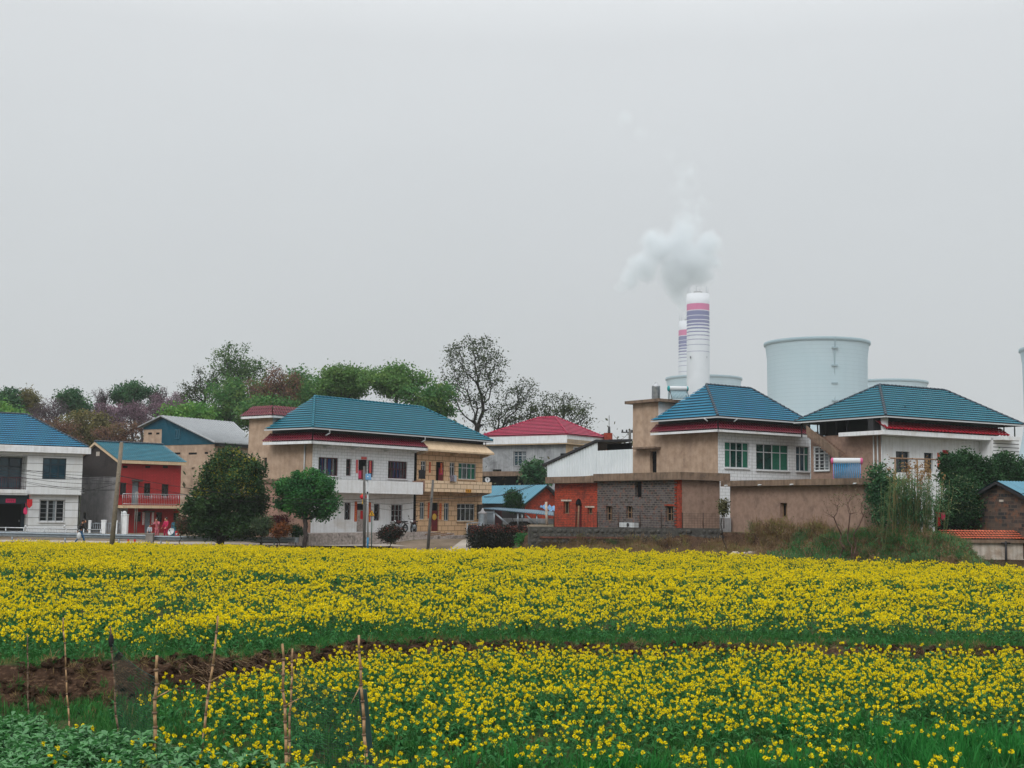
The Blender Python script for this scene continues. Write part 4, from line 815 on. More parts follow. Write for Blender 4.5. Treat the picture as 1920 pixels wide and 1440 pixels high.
# ===== far right house
F, S = corner(1654, 86, 31); zb = 1.6
H = house('stair_side_house', 'white house with crimson tile skirt and outside stair up its brown side', 'house', F, zb)
zt = F.px(1660, 812)[1]; uE = F.px(1911, 850)[0]; uV = F.px(1836, 850)[0]; sE = S.px(1520, 850)[0]
w = [F.rect(1680, 846.5, 1705.5, 886), F.rect(1733, 849, 1749.5, 886)]; dr = F.rect(1763, 851, 1806, 900); dr = (dr[0], dr[1], F.px(1785, 908)[1], dr[3])
mb = MB(); wall(mb, F, 0, uV, zb, zt, w + [dr], depth=.25); mb.face((F.pt(uV, zb), F.pt(uV, zb, 1.2), F.pt(uV, zt, 1.2), F.pt(uV, zt))); mb.build('painted_wall', m_white2, H)
K = F.off(1.2); uV2 = K.px(1837, 850)[0]; uE2 = K.px(1911, 850)[0]; w2 = K.rect(1864, 853, 1885, 868)
mb = MB(); wall(mb, K, uV, uE2, zb, zt, [w2]); mb.build('grooved_wall', m_grove2, H)
mb = MB(); wall(mb, S, 0, sE, zb, zt); mb.face((K.pt(uE2, zb), K.pt(uE2, zb, -8), K.pt(uE2, zt, -8), K.pt(uE2, zt))); mb.face((F.pt(0, zt), F.pt(uE2, zt), F.pt(uE2, zt, -sE), F.pt(0, zt, -sE))); mb.face((S.pt(sE, zb), S.pt(sE, zt), S.pt(sE, zt) + F.d * uE2, S.pt(sE, zb) + F.d * uE2)); mb.build('side_wall', m_tan2, H)
for r in w: window(H, F, r, 2, None, m_blueframe, g_dark, .22, .06)
window(H, K, w2, 2, None, m_blueframe, g_dark, .12, .06)
door(H, F, dr, m_black, .22, handle=False); scroll(H, F, F.rect(1757.5, 849, 1762, 880), m_red, 7, m_gold, 71); scroll(H, F, F.rect(1767, 844, 1778, 850.5), m_red, 4, m_ink, 72, horizontal=True, name='lintel_paper')
SW = S.rect(1527.5, 837, 1556.5, 883.5, .02); window(H, S.off(.06), SW, 3, .72, m_white2, g_dark, .03, .1, [(.05, .3, m_wcurt)], (7, m_alu))
# outside stair along the side wall
a = S.px(1531, 808)[0]; b = S.px(1592, 858)[0]; za = S.px(1531, 808, .9)[1]; zbm = S.px(1592, 858, .9)[1]
mb = MB(); n = 14
for k in range(n):
    u0, u1 = b + (a - b) * k / n, b + (a - b) * (k + 1) / n; z1 = zbm + (za - zbm) * (k + 1) / n; z0 = zbm + (za - zbm) * k / n
    mb.hexa(S.pt(u0, z0 - .3, .002), S.d * (u1 - u0), S.n * .9, ZV * (z1 - z0 + .3))
mb.build('outside_stair', m_tan2, H)
mb = MB()
for e in (.902,):
    p, q = S.pt(b, zbm - .2, e), S.pt(a, za - .2, e); mb.hexa(p, q - p, S.n * .1, ZV * .62)
mb.build('stair_parapet', m_slab, H)
for k, u in enumerate((.25, .6)): drainpipe(H, [S.pt(u, zb, .07), S.pt(u, zt + .1, .07)], .05, m_alu)
mb = MB(); u = .45; mb.tube(F.pt(-.0, zb, .06) + S.d * .02, F.pt(0, zt, .06) + S.d * .02, .045); mb.build('drainpipe', m_alu, H)
zf = zat(F.pt(-.6, 0, .9), 807.5); uS = F.off(1.9).px(1912, 820)[0]
mb = MB(); mb.hexa(F.pt(-.9, zf - .25, 1.0 - .9), F.d * (uS + .9), F.n * .95, ZV * .27); mb.hexa(F.pt(uV, zf - .25, 1.05), F.d * (uS - uV), F.n * .9, ZV * .27); mb.hexa(F.pt(-.9, zf - .25, -3.0), F.d * .9, F.n * 3.08, ZV * .27); mb.build('eave_slab', m_white2, H)
ua = F.off(1.0).px(1657, 800)[0]; O = 1.06
zi = zf + .62; skirt(H, [(F.pt(ua, zf + .06, O), F.pt(uS, zf + .06, O), F.pt(uS, zi, .2), F.pt(ua, zi, .2))], m_crim, m_white2, fh=.05, wave=.34, row=.34, amp=.13)
mb = MB(); mb.hexa(F.pt(ua, zt + .03, -.4), F.d * (uS - ua), F.n * .5, ZV * (zi - zt + .35)); mb.hexa(S.pt(.1, zt + .03, -2.6), S.d * (sE - .2), S.n * .2, ZV * 1.9); mb.hexa(F.pt(-.3, zt + .03, -sE + 1.2), F.d * 8, F.n * .15, ZV * 1.45); mb.build('attic_shade_panel', m_dark, H)  # dark panels added behind the posts as the shade under the roof
ov = .8; zE = zat(F.pt(-ov, 0, ov + .4), 779.5); uR = F.off(ov + .4).px(1920, 795)[0]; wl_ = S.off(ov).px(1489, 792)[0]; wm = (wl_ - 1.2) / 2
rl = on_wall(F.pt(0, 0, -wm), F.d, 1649, 724); rr_ = on_wall(F.pt(0, 0, -wm), F.d, 1772, 732); print('R2', uE, sE, zt, 'roof', zE, rl, rr_, uR, wl_)
hip_roof(H, F, -ov, uR, -(ov + .4), wl_, zE, rl[0], rr_[0], wm, (rl[1] + rr_[1]) / 2, m_blue, m_ridge, m_alu)
for x in (1505, 1520, 1535, 1550, 1570, 1590, 1880, 1900): 
    mb = MB(); K2 = S if x < 1654 else F; u = K2.px(x, 800)[0]; mb.tube(K2.pt(u, zt, .1), K2.pt(u, zE + .1, .1), .05, n=5); mb.build('roof_post', m_dark, H)
mb = MB(); p = F.pt(-.3, zf + .03, .6); mb.lathe(p, [(.22, 0), (.24, .3), (.24, .9), (.18, 1.02), (0, 1.02)], 16); tk = mb.build('plastic_water_drum', m_white2, None, p); tag(tk, 'small white water drum under the roof corner of the stair side house', 'drum')
mb = MB(); q0, q1 = F.off(2.0).px(1670, 859)[0], F.off(2.0).px(1768, 862)[0]; mb.tube(F.pt(q0, F.off(2.).px(1670, 859)[1], 2.), F.pt(q1, F.off(2.).px(1768, 862)[1], 2.), .05)
for u in (q0 + .4, (q0 + q1) / 2, q1 - .2): mb.tube(F.pt(u, zb, 2.0), F.pt(u, F.off(2.).px(1690, 859)[1], 2.0), .05)
o = mb.build('clothes_pole', m_timber, None, F.pt(q0, zb, 2.)); tag(o, 'bare horizontal drying pole in front of the dark windows above the reeds', 'pole')
# ===== brown rendered shed in front
F, S = corner(1620, 67, 27); zb = .9; FS, SS = F, S
H = house('brown_rendered_shed', 'low brown rendered shed with stained flat roof slab and one small window', 'shed', F, zb)
zt0, zt1 = S.px(1620, 909)[1], S.px(1620, 897)[1]; sE = S.px(1369, 950)[0]; w = S.rect(1462.5, 943, 1475.5, 970)
mb = MB(); wall(mb, S, 0, sE, zb, zt0, [w], depth=.25); wall(mb, F, 0, 2.2, zb, zt0); mb.face((S.pt(sE, zb), S.pt(sE, zb, -2.2), S.pt(sE, zt0, -2.2), S.pt(sE, zt0))); mb.build('wall', m_tan2, H)
window(H, S, w, 2, None, m_timber, m_black, .25, .05)
mb = MB(); mb.hexa(S.pt(-.4, zt0 + .01, .4), S.d * (sE + .8), -S.n * 3, ZV * (zt1 - zt0)); mb.build('roof_slab', m_slab, H)
for x in (1364, 1427, 1487, 1606): u = S.off(.4).px(x, 910)[0]; mb = MB(); mb.tube(S.pt(u, zt0 + .07, .3), S.pt(u, zt0 + .05, .62), .04); mb.build('roof_spout', m_alu, H)
hc = S.pt(S.off(-1.4).px(1588, 890)[0], zt1 + .011) - S.n * 1.4; dd = -S.d; dd = dirv(-14)
heater('solar water heater with pink end caps and blue tubes on the brown shed', hc, dd, 1.55, zat(hc, 864.5) - hc.z, .55, m_pinkcap, m_pinkcap, surf('blue_tube_panel', '#1f6a94', '#2f80a8', rough=.25, nscale=4), .17, .04)
# ===== small mottled brick house at the right edge
F, S = corner(1960, 63.5, 22); zb = .5
ap = S.px(1876, 904); el = S.px(1797, 949); base = .9
H = house('mottled_brick_house', 'small mottled grey brown brick house with blue gable roof at the right edge', 'house', F, zb)
sL = S.px(1803, 970)[0]; zR_ = ap[1] - (ap[1] - el[1]) * ap[0] / (el[0] - ap[0])
mb = MB(); mb.face((S.pt(0, base), S.pt(sL, base), S.pt(sL, el[1] - .05), S.pt(ap[0], ap[1] - .08), S.pt(0, zR_ - .05))); mb.face((F.pt(0, base), F.pt(9, base), F.pt(9, zR_), F.pt(0, zR_))); mb.face((S.pt(sL, base), S.pt(sL, base) + F.d * 9, S.pt(sL, el[1]) + F.d * 9, S.pt(sL, el[1] - .05))); mb.build('brick_wall', m_mixbrick, H)
panel(H, 'vent_brick', S, S.rect(1874, 937, 1882, 941), m_lime, .003, .03)
E0 = S.pt(-.3, zR_ - .15, .3); A0 = S.pt(ap[0], ap[1] + .05, .3); D0 = S.pt(el[0], el[1], .3); bk = F.d * 9.6
rf = tiled(H, 'roof', [(E0, E0 + bk, A0 + bk, A0), (D0 + bk, D0, A0, A0 + bk)], m_bluecor, wave=.2, row=2.2, amp=.035)
mb = MB()
for a, b in ((E0, A0), (D0, A0)): mb.hexa(a - ZV * .16, b - a, -S.n * .06, ZV * .15)
for a, b in ((E0, A0), (A0, D0)): mb.face((a - ZV * .03, b - ZV * .03, b + bk - ZV * .03, a + bk - ZV * .03))
mb.build('verge_board', m_dark, rf)
F, S = corner(1803, 66, 12)
zl0, zl1, zl2 = F.off(1.6).px(1860, 1051)[1] - .4, F.off(1.6).px(1860, 1018)[1], F.px(1860, 1008)[1]
u0 = F.off(1.6).px(1809, 1030)[0]
W = thing('whitewashed_wall', 'stained whitewashed field wall topped with orange clay tiles below the mottled brick house', 'wall', tuple(F.pt(u0, zl0, 1.6)))
mb = MB(); mb.hexa(F.pt(u0, zl0, 1.3), F.d * 9, F.n * .3, ZV * (zl1 - zl0)); mb.build('masonry', m_lime, W)
mb = MB(); mb.hexa(F.pt(u0 - .2, zl1, 1.1), F.d * 9.4, F.n * .65, ZV * .16); mb.build('coping', m_slab, W)
t0 = F.off(.9).px(1770, 1000)[0]; zt_ = F.px(1850, 993.5)[1]
tiled(W, 'clay_tiles', [(F.pt(u0 - 1.2, zl1 + .17, 1.7), F.pt(u0 + 9, zl1 + .17, 1.7), F.pt(u0 + 9, zl1 + .6, 1.05), F.pt(u0 - 1.2, zl1 + .6, 1.05))], m_orange, wave=.17, row=.2, amp=.05, lip=.06)
mb = MB(); p = F.pt(F.off(1.75).px(1886, 1030)[0], zl0, 1.75); mb.tube(p, p + ZV * (zl1 - zl0 + .1), .06, .05); mb.tube(p + ZV * (zl1 - zl0) - F.d * .25, p + ZV * (zl1 - zl0) + F.d * .25, .04); o = mb.build('downpipe_post', m_dark, None, p); tag(o, 'dark stubby post standing against the whitewashed field wall', 'post')
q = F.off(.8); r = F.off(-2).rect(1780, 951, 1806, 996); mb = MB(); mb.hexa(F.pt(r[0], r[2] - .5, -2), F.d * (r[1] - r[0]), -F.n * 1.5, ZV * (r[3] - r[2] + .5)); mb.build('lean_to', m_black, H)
for k, (x0, y0, x1, y1) in enumerate(((1755, 961, 1763, 988), (1764, 962, 1772, 976))):
    r = q.rect(x0, y0, x1, y1); mb = MB(); n = 5
    for i in range(n):
        a, b = r[0] + (r[1] - r[0]) * i / n, r[0] + (r[1] - r[0]) * (i + 1) / n; e0, e1 = (.0, .05) if i % 2 else (.05, .0)
        mb.face((q.pt(a, r[2] + .1 * (i % 2), e0), q.pt(b, r[2] + .1 * ((i + 1) % 2), e1), q.pt(b, r[3], e1), q.pt(a, r[3], e0)))
    mb.tube(q.pt(r[0], r[3], .02), q.pt(r[1], r[3], .02), .015); o = mb.build('hanging_cloth', m_red if k == 0 else m_pinkp, None, q.pt(r[0], r[3])); tag(o, ['long red cloth hanging behind the reeds by the brick house', 'short pink cloth hanging next to the long red one'][k], 'cloth', 'red cloths by the brick house')
# ===== stone retaining wall, rubble, mesh fence
a = at(993, 1000, 73.4); b = at(1350, 1000, 75.6); a.z = b.z = 0; dW = (b - a).normalized(); FW = Frame(a, dW, Vector((dW.y, -dW.x, 0))); L = (b - a).length
W = thing('stone_wall', 'dark rubble retaining wall with a red brick band below the brick sheds', 'wall', (a.x, a.y, .2))
ztp = FW.px(1150, 989)[1]; zm0, zm1 = FW.px(1050, 1006)[1], FW.px(1050, 1009.5)[1]
rn = random.Random(3)
mb = MB(); mb.hexa(FW.pt(0, -.2, -.5), dW * L, FW.n * .48, ZV * (ztp + .2))
u = 0
mb2 = MB()
for row in range(7):
    z0 = -.1 + (ztp + .05) * row / 7; u = 0
    while u < L:
        w = rn.uniform(.25, .6); h = ztp / 7 * rn.uniform(.85, 1.0); e = rn.uniform(.02, .1)
        c = FW.pt(u + w / 2, z0 + h / 2, -.03); mb2.ball(c, .5, 6, 0, (w * 1.0, e * 1.6, h * 1.0)) if rn.random() < .9 else None; u += w * .95
mb.build('masonry', m_rubble, W); mb2.build('facing_stone', m_rubble, W)
mb = MB(); mb.hexa(FW.pt(.6, zm1, -.03), dW * 5.5, FW.n * .08, ZV * (zm0 - zm1)); mb.build('brick_band', surf('dull_red_brick', '#7a4638', brick=(.24, .06, .01, '#4a3630', '#55332b'), stain='#3c2f2b', stain_sc=2, stain_lo=.48), W)
fa, fb = FW.px(1040, 980)[0], L + .3
fe = thing('mesh_fence', 'thin rusty wire mesh fence along the top of the rubble wall', 'fence', tuple(FW.pt(fa, ztp)))
mp = MB(); mw = MB()
for k in range(9): u = fa + (fb - fa) * k / 8; mp.tube(FW.pt(u, ztp, -.15), FW.pt(u, ztp + .9, -.15), .03, n=5)
for k in range(7): z = ztp + .85 * k / 6; mw.tube(FW.pt(fa, z, -.15), FW.pt(fb, z, -.15), .006, n=3)
for k in range(int((fb - fa) / .18)): u = fa + k * .18; mw.tube(FW.pt(u, ztp, -.15), FW.pt(u, ztp + .86, -.15), .005, n=3)
m_rust = surf('rusty_iron', '#3f2b24', '#2b211d', rough=.9, kind='Object'); mp.build('post', m_rust, fe); mw.build('wire_mesh', m_rust, fe)
mb = MB(); 
for k in range(60):
    c = atz(1385 + rn.gauss(0, 13), 1008 + rn.uniform(-8, 12), 1.0); y = 68.5 + rn.uniform(-1, 1); p = at(1388 + rn.gauss(0, 14), 1010, y); p.z = hz(p.x, p.y) + rn.uniform(0, .3); s = rn.uniform(.12, .4); mb.hexa(p, dirv(rn.uniform(0, 180)) * s, dirv(rn.uniform(0, 180)) * s * .7 + ZV * .1, ZV * s * .6 + dirv(90) * .05, 0)
o = mb.build('rubble_heap', m_lime, None, at(1388, 1010, 68.5)); tag(o, 'heap of pale broken rubble at the corner of the brown shed', 'rubble', kind='stuff')
mb = MB(); p = at(1357, 990, 76); r = (1349, 972, 1367, 990); q0 = at(1349, 990, 77); mb.cbox(q0 + V(.35, 0, -.9), .65, .3, 1.5); o = mb.build('block_infill', m_grey, None, q0); tag(o, 'grey cement block infill wall between the brick shed and brown shed', 'wall')
# ===== blue roofed shed, canopy, gate
F, S = corner(984, 112, 30); zb = .8
H = house('blue_roofed_shed', 'low brick shed with faded blue roof behind the canopy', 'shed', F, zb)
zE = F.px(984, 945)[1]; ap = F.px(1021.5, 911.5); rt = F.px(1060, 950); sE = 16.
mb = MB(); mb.face((F.pt(0, zb), F.pt(rt[0], zb), F.pt(rt[0], rt[1]), F.pt(ap[0], ap[1]), F.pt(0, zE))); mb.build('gable_wall', m_redbrick, H)
mb = MB(); wall(mb, S, 0, sE, zb, zE); mb.build('side_wall', m_dark, H)
# roof slope faces the camera on the left, ridge going back-left
d2 = on_wall(F.pt(ap[0], 0), S.d, 905, 910); E0, A0 = F.pt(-.3, zE + .0, .4), F.pt(ap[0], ap[1] + .1, .4); L2 = 15.
X1 = F.pt(rt[0] + .3, rt[1], .4)
rf = tiled(H, 'roof', [(E0 + S.d * L2, E0, A0, A0 + S.d * L2), (X1, X1 + S.d * L2, A0 + S.d * L2, A0)], m_bluecor, wave=.4, row=6, amp=.06, lip=0)
mb = MB()
for a, b in ((E0, A0), (A0, X1)): mb.hexa(a - ZV * .2, b - a, -F.n * .06, ZV * .18)
mb.build('verge_board', m_dark, rf)
m_awn = surf('awning_sheet', '#4c6675', '#435b69', rough=.5, fine=.05)
Y = 100
cn = thing('sheet_canopy', 'faded blue sheet canopy on thin posts beside the peach house', 'canopy', tuple(at(960, 995, Y)))
P = [at(906, 952.5, Y), at(1040, 965.5, Y), at(1040, 956, Y + 6), at(906, 950, Y + 6)]
P = [at(906, 952.5, Y), at(1041, 966.5, Y), at(1041, 958.5, Y + 5), at(930, 951, Y + 5)]
mb = MB(); mb.face(P); mb.face([p - ZV * .05 for p in P])
for k in range(4): a, b = P[k], P[(k + 1) % 4]; mb.face((a, b, b - ZV * .05, a - ZV * .05))
for k in range(1, 30): a = P[0].lerp(P[1], k / 30); b = P[3].lerp(P[2], k / 30); mb.tube(a + ZV * .01, b + ZV * .01, .02, n=4)
mb.build('sheet', m_awn, cn)
for x0, y0, x1, y1 in ((926.5, 957, 926.5, 991), (971, 963, 971, 990), (1006, 964, 1008, 988), (979, 964, 979, 978)): mb = MB(); mb.tube(at(x0, y0, Y + .2), at(x1, y1, Y + .2), .06, n=6); mb.build('post', m_steel, cn)
for x0, y0, x1, y1 in ((928, 962, 960, 990), (986, 964, 1003, 983)): mb = MB(); mb.tube(at(x0, y0, Y + .3), at(x1, y1, Y + .3), .08, n=6); mb.build('brace', m_steel, cn)
p0, p1 = at(1025.5, 985, 96), at(1024, 941, 96); mb = MB(); mb.tube(p0, p1, .1, .09, n=6); o = mb.build('white_post', m_lime, None, p0); tag(o, 'plain white wooden post standing in front of the canopy end', 'post')
q = Frame(at(900, 960, 108), dirv(2), -dirv(92)); r = q.rect(906, 959, 944, 990); 
gt = thing('iron_gate', 'dark barred iron gate beneath the sheet canopy', 'gate', tuple(q.pt(r[0], .8)))
mb = MB(); r = q.rect(912, 959, 925, 990)
for k in range(9): u = r[0] + (r[1] - r[0]) * k / 8; mb.tube(q.pt(u, .7, .1), q.pt(u, r[3], .1), .03, n=5)
for f in (.1, .5, .95): mb.tube(q.pt(r[0], .7 + (r[3] - .7) * f, .1), q.pt(r[1], .7 + (r[3] - .7) * f, .1), .035, n=5)
mb.build('bars', m_steel, gt); panel(gt, 'dark_leaf', q, (q.px(927, 970)[0], q.px(941, 970)[0], .7, r[3] + .2), surf('dark_maroon_leaf', '#3b1a1f', '#2a1418'), 0, .05)
q = Frame(at(900, 960, 106), dirv(2), -dirv(92)); r = q.rect(943, 972, 1040, 992); mb = MB(); mb.hexa(q.pt(r[0], .4, 0), q.d * (r[1] - r[0]), -q.n * .3, ZV * (r[3] - .4)); o = mb.build('yard_wall', m_grey2, None, q.pt(r[0], .4)); tag(o, 'low pale cement yard wall under the sheet canopy', 'wall')
# parked car under the canopy: dark arch of its roof
p = at(974, 992, 103); car = thing('parked_car', 'black car half hidden below the canopy behind the red hedge', 'car', (p.x, p.y, .6))
m_car = surf('black_car_paint', (.01, .01, .012), rough=.25, fine=0, spec=.5); prof = [(-2.2, .35), (-2.15, .8), (-1.3, .95), (-.7, 1.42), (.6, 1.45), (1.4, .98), (2.1, .85), (2.2, .35)]
mb = MB(); c = Vector((p.x, p.y, .6))
for s0, s1 in ((-.85, .85),):
    A = [c + V(x, s0, z) for x, z in prof]; B = [c + V(x, s1, z) for x, z in prof]; mb.face(A[::-1]); mb.face(B)
    for k in range(len(A) - 1): mb.face((A[k], A[k + 1], B[k + 1], B[k]))
mb.build('body', m_car, car)
mb = MB(); mb.face([c + V(x, -.856, z) for x, z in ((-1.1, .98), (-.65, 1.36), (.55, 1.38), (1.15, .98))]); mb.build('side_window', g_dark, car)
for x in (-1.35, 1.35): mb = MB(); mb.lathe(c + V(x, -.9, .33), [(0, 0), (.33, 0), (.33, .2), (0, .2)], 18, ax=(0, 1, 0)); mb.build('wheel', m_dark, car)
for k, (x0, y0, x1, y1) in enumerate(((1014, 948.5, 1040, 958),)):
    mb = MB(); Y = 104; P = [at(1012, 951, Y), at(1042, 961, Y), at(1042, 949, Y + 3), at(1018, 948, Y + 3)]; n = 6
    for i in range(n):
        for j in range(3):
            f = lambda a, b: (P[0].lerp(P[1], a)).lerp(P[3].lerp(P[2], a), b) + ZV * (.14 * math.sin(a * 17 + b * 5))
            mb.face((f(i / n, j / 3), f((i + 1) / n, j / 3), f((i + 1) / n, (j + 1) / 3), f(i / n, (j + 1) / 3)))
    o = mb.build('tarpaulin', surf('blue_tarpaulin', '#2a6aa0', '#7fa4bd', rough=.5, nscale=3), None, P[0]); tag(o, 'crumpled bright blue tarpaulin on a low roof beside the red brick shed', 'tarpaulin')
# ------------------------------------------------------------------ power station, smoke, haze
m_chw = surf('chimney_white', '#c9cbd0', '#c0c3c8', rough=.8, nscale=.05, fine=0, kind='Object'); m_chp = surf('chimney_pink_band', (.50, .045, .20), rough=.8, fine=0); m_chb = surf('chimney_violet_band', (.07, .065, .22), rough=.8, fine=0)
def yz(py, Y, px=1308): return at(px, py, Y).z
Yc = 1400; c = at(1308.8, 560, Yc); rT = 21.3 * Yc / 2400; zt = yz(548.5, Yc - rT)
ch = thing('power_station_chimney', 'taller white chimney with one pink and many violet bands', 'chimney', (c.x, c.y, 0), 'banded chimneys of the power station')
bands = [(549, 568, 0), (568, 580, 1), (580, 581.5, 0), (581.5, 590, 2), (590, 591.2, 0), (591.2, 598, 2), (598, 599.5, 0), (599.5, 604.6, 2), (604.6, 606.6, 0), (606.6, 610, 2), (610, 613, 0), (613, 616, 2), (616, 620, 0), (620, 622, 2), (622, 627, 0), (627, 628.6, 2), (628.6, 635, 0), (635, 636.2, 2), (636.2, 645, 0), (645, 645.9, 2), (645.9, 657.6, 0), (657.6, 658.4, 2), (658.4, 720, 0)]
prof, ms = [(rT * 1.02, 0)], [0]; zs = [(yz(b, Yc - rT), m) for a, b, m in bands][::-1]
for z, m in zs: prof.append((rT * (1 + .02 * (zt - z) / zt), z)); ms.append(m)
prof.append((rT, zt)); prof.append((rT * .9, zt)); ms = ms + [0, 0]
order = [0] + [m for _, m in zs] + [0, 0]
mb = MB(); mb.lathe((c.x, c.y, 0), prof, 40, ms=order); mb.build('shaft', [m_chw, m_chp, m_chb], ch)
mb = MB(); mb.lathe((c.x, c.y, 0), [(rT * .9, zt - .5), (rT * .42, zt), (rT * .4, zt + 3), (rT * .34, zt + 3), (rT * .34, zt)], 30); mb.build('flue', m_grey, ch)
for k in range(6): a = k * 1.05 + .2; p = V(c.x + math.cos(a) * rT * .93, c.y + math.sin(a) * rT * .93, zt - .5); mb = MB(); mb.tube(p, p + ZV * 8.5, .28, .2, 5); mb.build('lightning_rod', m_steel, ch)
for x in (1294.5, 1324.5): p = at(x, 670, Yc - math.sqrt(max(1, rT ** 2 - ((x - 1308.8) * Yc / 2400) ** 2))); mb = MB(); mb.cbox(p - V(0, .4, 1.2), 1.1, 1.6, 2.4); mb.build('beacon_window', m_dark, ch)
c2 = at(1290.8, 610, 1608); copy_tree(ch, (c2.x, c2.y, 0), 0, None, 'farther banded chimney half hidden behind the taller one')
m_tow = surf('tower_concrete', '#a9bcc5', brick=(500., 3.4, .2, '#9db1ba', '#a9bcc5'), rough=.9, stain='#9db6bf', stain_sc=.012, stain_lo=.5, fine=0, streak='#93acb6', streak_amt=.3, streak_sc=(.12, .003)); m_towr = surf('tower_rim', '#7d949d', rough=.9, fine=0)
def tower(px, py, hwpx, Y, label, ladder=None):
    c = at(px, 950, Y); r = hwpx * Y / 2400; zt = yz(py, Y - r, px)
    ob = thing('cooling_tower', label, 'cooling tower', (c.x, c.y, 0), 'cooling towers of the power station'); mb = MB()
    f = lambda s: r * (.925 + .075 * ((s - .7) / .3) ** 2 if s > .7 else .925 + .62 * ((.7 - s) / .7) ** 2)
    P = [(f(k / 30), zt * k / 30) for k in range(31)]; mb.lathe((c.x, c.y, 0), P, 72); mb.lathe((c.x, c.y, 0), [(r * .985, zt - 1.), (r * .96, zt - 8), (f(.5) * .97, zt * .5)], 72); mb.build('shell', m_tow, ob)
    mb = MB(); mb.lathe((c.x, c.y, 0), [(r * .995, zt - 3.2), (r * 1.02, zt - 2.4), (r * 1.02, zt), (r * .97, zt), (r * .97, zt - 3)], 72); mb.build('rim', m_towr, ob)
    if ladder:
        a = math.asin((ladder - px) / hwpx); mb = MB(); n = 26
        for k in range(8, n + 4):
            s = k / 30; s2 = (k + 1) / 30; p = V(c.x + math.sin(a) * f(s) * 1.012, c.y - math.cos(a) * f(s) * 1.012, zt * s); q = V(c.x + math.sin(a) * f(s2) * 1.012, c.y - math.cos(a) * f(s2) * 1.012, zt * s2); mb.tube(p, q, .75, n=4, smooth=False)
            if k % 3 == 1: mb.cbox(p - V(0, .6, 0), 5.2, 2.2, 1.3)
        mb.build('ladder', m_towr, ob)
    return ob
tower(1534.5, 630.5, 96.5, 1143, 'largest cooling tower, standing whole between the two blue roofs', 1545)
tower(1665, 709.5, 75, 1480, 'cooling tower rim just clearing the slate blue roof'); tower(1320, 702, 70.5, 1520, 'cooling tower rim behind the feet of the banded chimneys'); tower(2024, 640, 97, 1130, 'cooling tower sliver cut off by the right edge of the photo')
# smoke: one closed mesh round the plume; density falls off inside it
Ys = 1612; K = Ys / 2400
BL = [(1284, 592, 7, 1), (1280, 576, 12, 1), (1273, 558, 18, 1), (1268, 538, 25, 1), (1272, 512, 36, 1), (1292, 492, 44, 1), (1326, 462, 27, 1), (1335, 488, 20, 1), (1312, 512, 26, .9), (1236, 468, 34, .9), (1222, 452, 22, 1), (1205, 500, 30, .8), (1182, 524, 22, .7), (1165, 540, 15, .55), (1272, 462, 30, .8), (1284, 438, 34, .5), (1288, 412, 36, .3), (1294, 385, 36, .27), (1314, 380, 28, .26), (1286, 355, 38, .23), (1278, 322, 40, .2), (1262, 292, 38, .17), (1236, 264, 34, .14), (1206, 244, 30, .16), (1172, 226, 20, .36), (1196, 238, 17, .24)]
import bmesh
bm = bmesh.new(); s0 = at(1284, 600, Ys)
for x, y, r, dn in BL:
    p = at(x, y, Ys); bmesh.ops.create_icosphere(bm, subdivisions=2, radius=r * K * 1.42, matrix=Matrix.Translation(p - s0))
me = bpy.data.meshes.new('smoke'); bm.to_mesh(me); bm.free(); tmp = link('tmp_smoke', me); md = tmp.modifiers.new('r', 'REMESH'); md.mode = 'VOXEL'; md.voxel_size = 3.0
me2 = bpy.data.meshes.new_from_object(tmp.evaluated_get(bpy.context.evaluated_depsgraph_get())); bpy.data.objects.remove(tmp)
me2.name = 'smoke'; sm = link('smoke', me2, None, s0); tag(sm, 'white steam plume billowing above the farther chimney', 'smoke', kind='stuff')
t = NT('smoke_volume'); co = t.coord('Object'); nz = t.noise(co, .045, 8, .66); n2 = t.node('ShaderNodeTexNoise', {'Vector': co, 'Scale': .03, 'Detail': 3.}); off = t.node('ShaderNodeVectorMath', {0: n2.outputs['Color'], 1: (.5, .5, .5)}, operation='SUBTRACT'); sc_ = t.node('ShaderNodeVectorMath', {0: off.outputs[0], 'Scale': 22.}, operation='SCALE'); wp = t.node('ShaderNodeVectorMath', {0: co, 1: sc_.outputs[0]}, operation='ADD').outputs[0]
acc = None
for x, y, r, dn in BL:
    p = at(x, y, Ys) - s0; dist = t.node('ShaderNodeVectorMath', {0: wp, 1: tuple(p)}, operation='DISTANCE').outputs['Value']
    v = t.math('MULTIPLY', t.ramp(dist, r * K * 1.3, 0), dn); acc = v if acc is None else t.math('MAXIMUM', acc, v)
v = t.math('ADD', acc, t.math('MULTIPLY', t.math('SUBTRACT', nz, .5), .75)); dens = t.math('MULTIPLY', t.math('MULTIPLY', t.ramp(v, .12, .55), t.ramp(acc, .0, .1)), .085)
pv = t.node('ShaderNodeVolumePrincipled', {'Color': (.85, .89, .92, 1), 'Anisotropy': .0}); t.set(pv.inputs['Density'], dens); t.t.links.new(pv.outputs[0], t.out.inputs['Volume']); me2.materials.clear(); me2.materials.append(t.m)
# even haze over the whole place
bm = bmesh.new(); bmesh.ops.create_cube(bm, size=1); me = bpy.data.meshes.new('haze'); 
x0, x1, y0, y1, z0, z1 = -1600, 1600, -40, 2100, -6, 620
for v_ in bm.verts: v_.co = ((x0 + x1) / 2 + v_.co.x * (x1 - x0), (y0 + y1) / 2 + v_.co.y * (y1 - y0), (z0 + z1) / 2 + v_.co.z * (z1 - z0))
bm.to_mesh(me); bm.free(); hz_ = link('haze', me); tag(hz_, 'pale even haze over the fields, village and power station', 'haze', kind='stuff')
t = NT('haze_volume'); pv = t.node('ShaderNodeVolumePrincipled', {'Color': (.92, .965, 1., 1), 'Density': .00019, 'Anisotropy': .1}); t.t.links.new(pv.outputs[0], t.out.inputs['Volume']); me.materials.append(t.m)
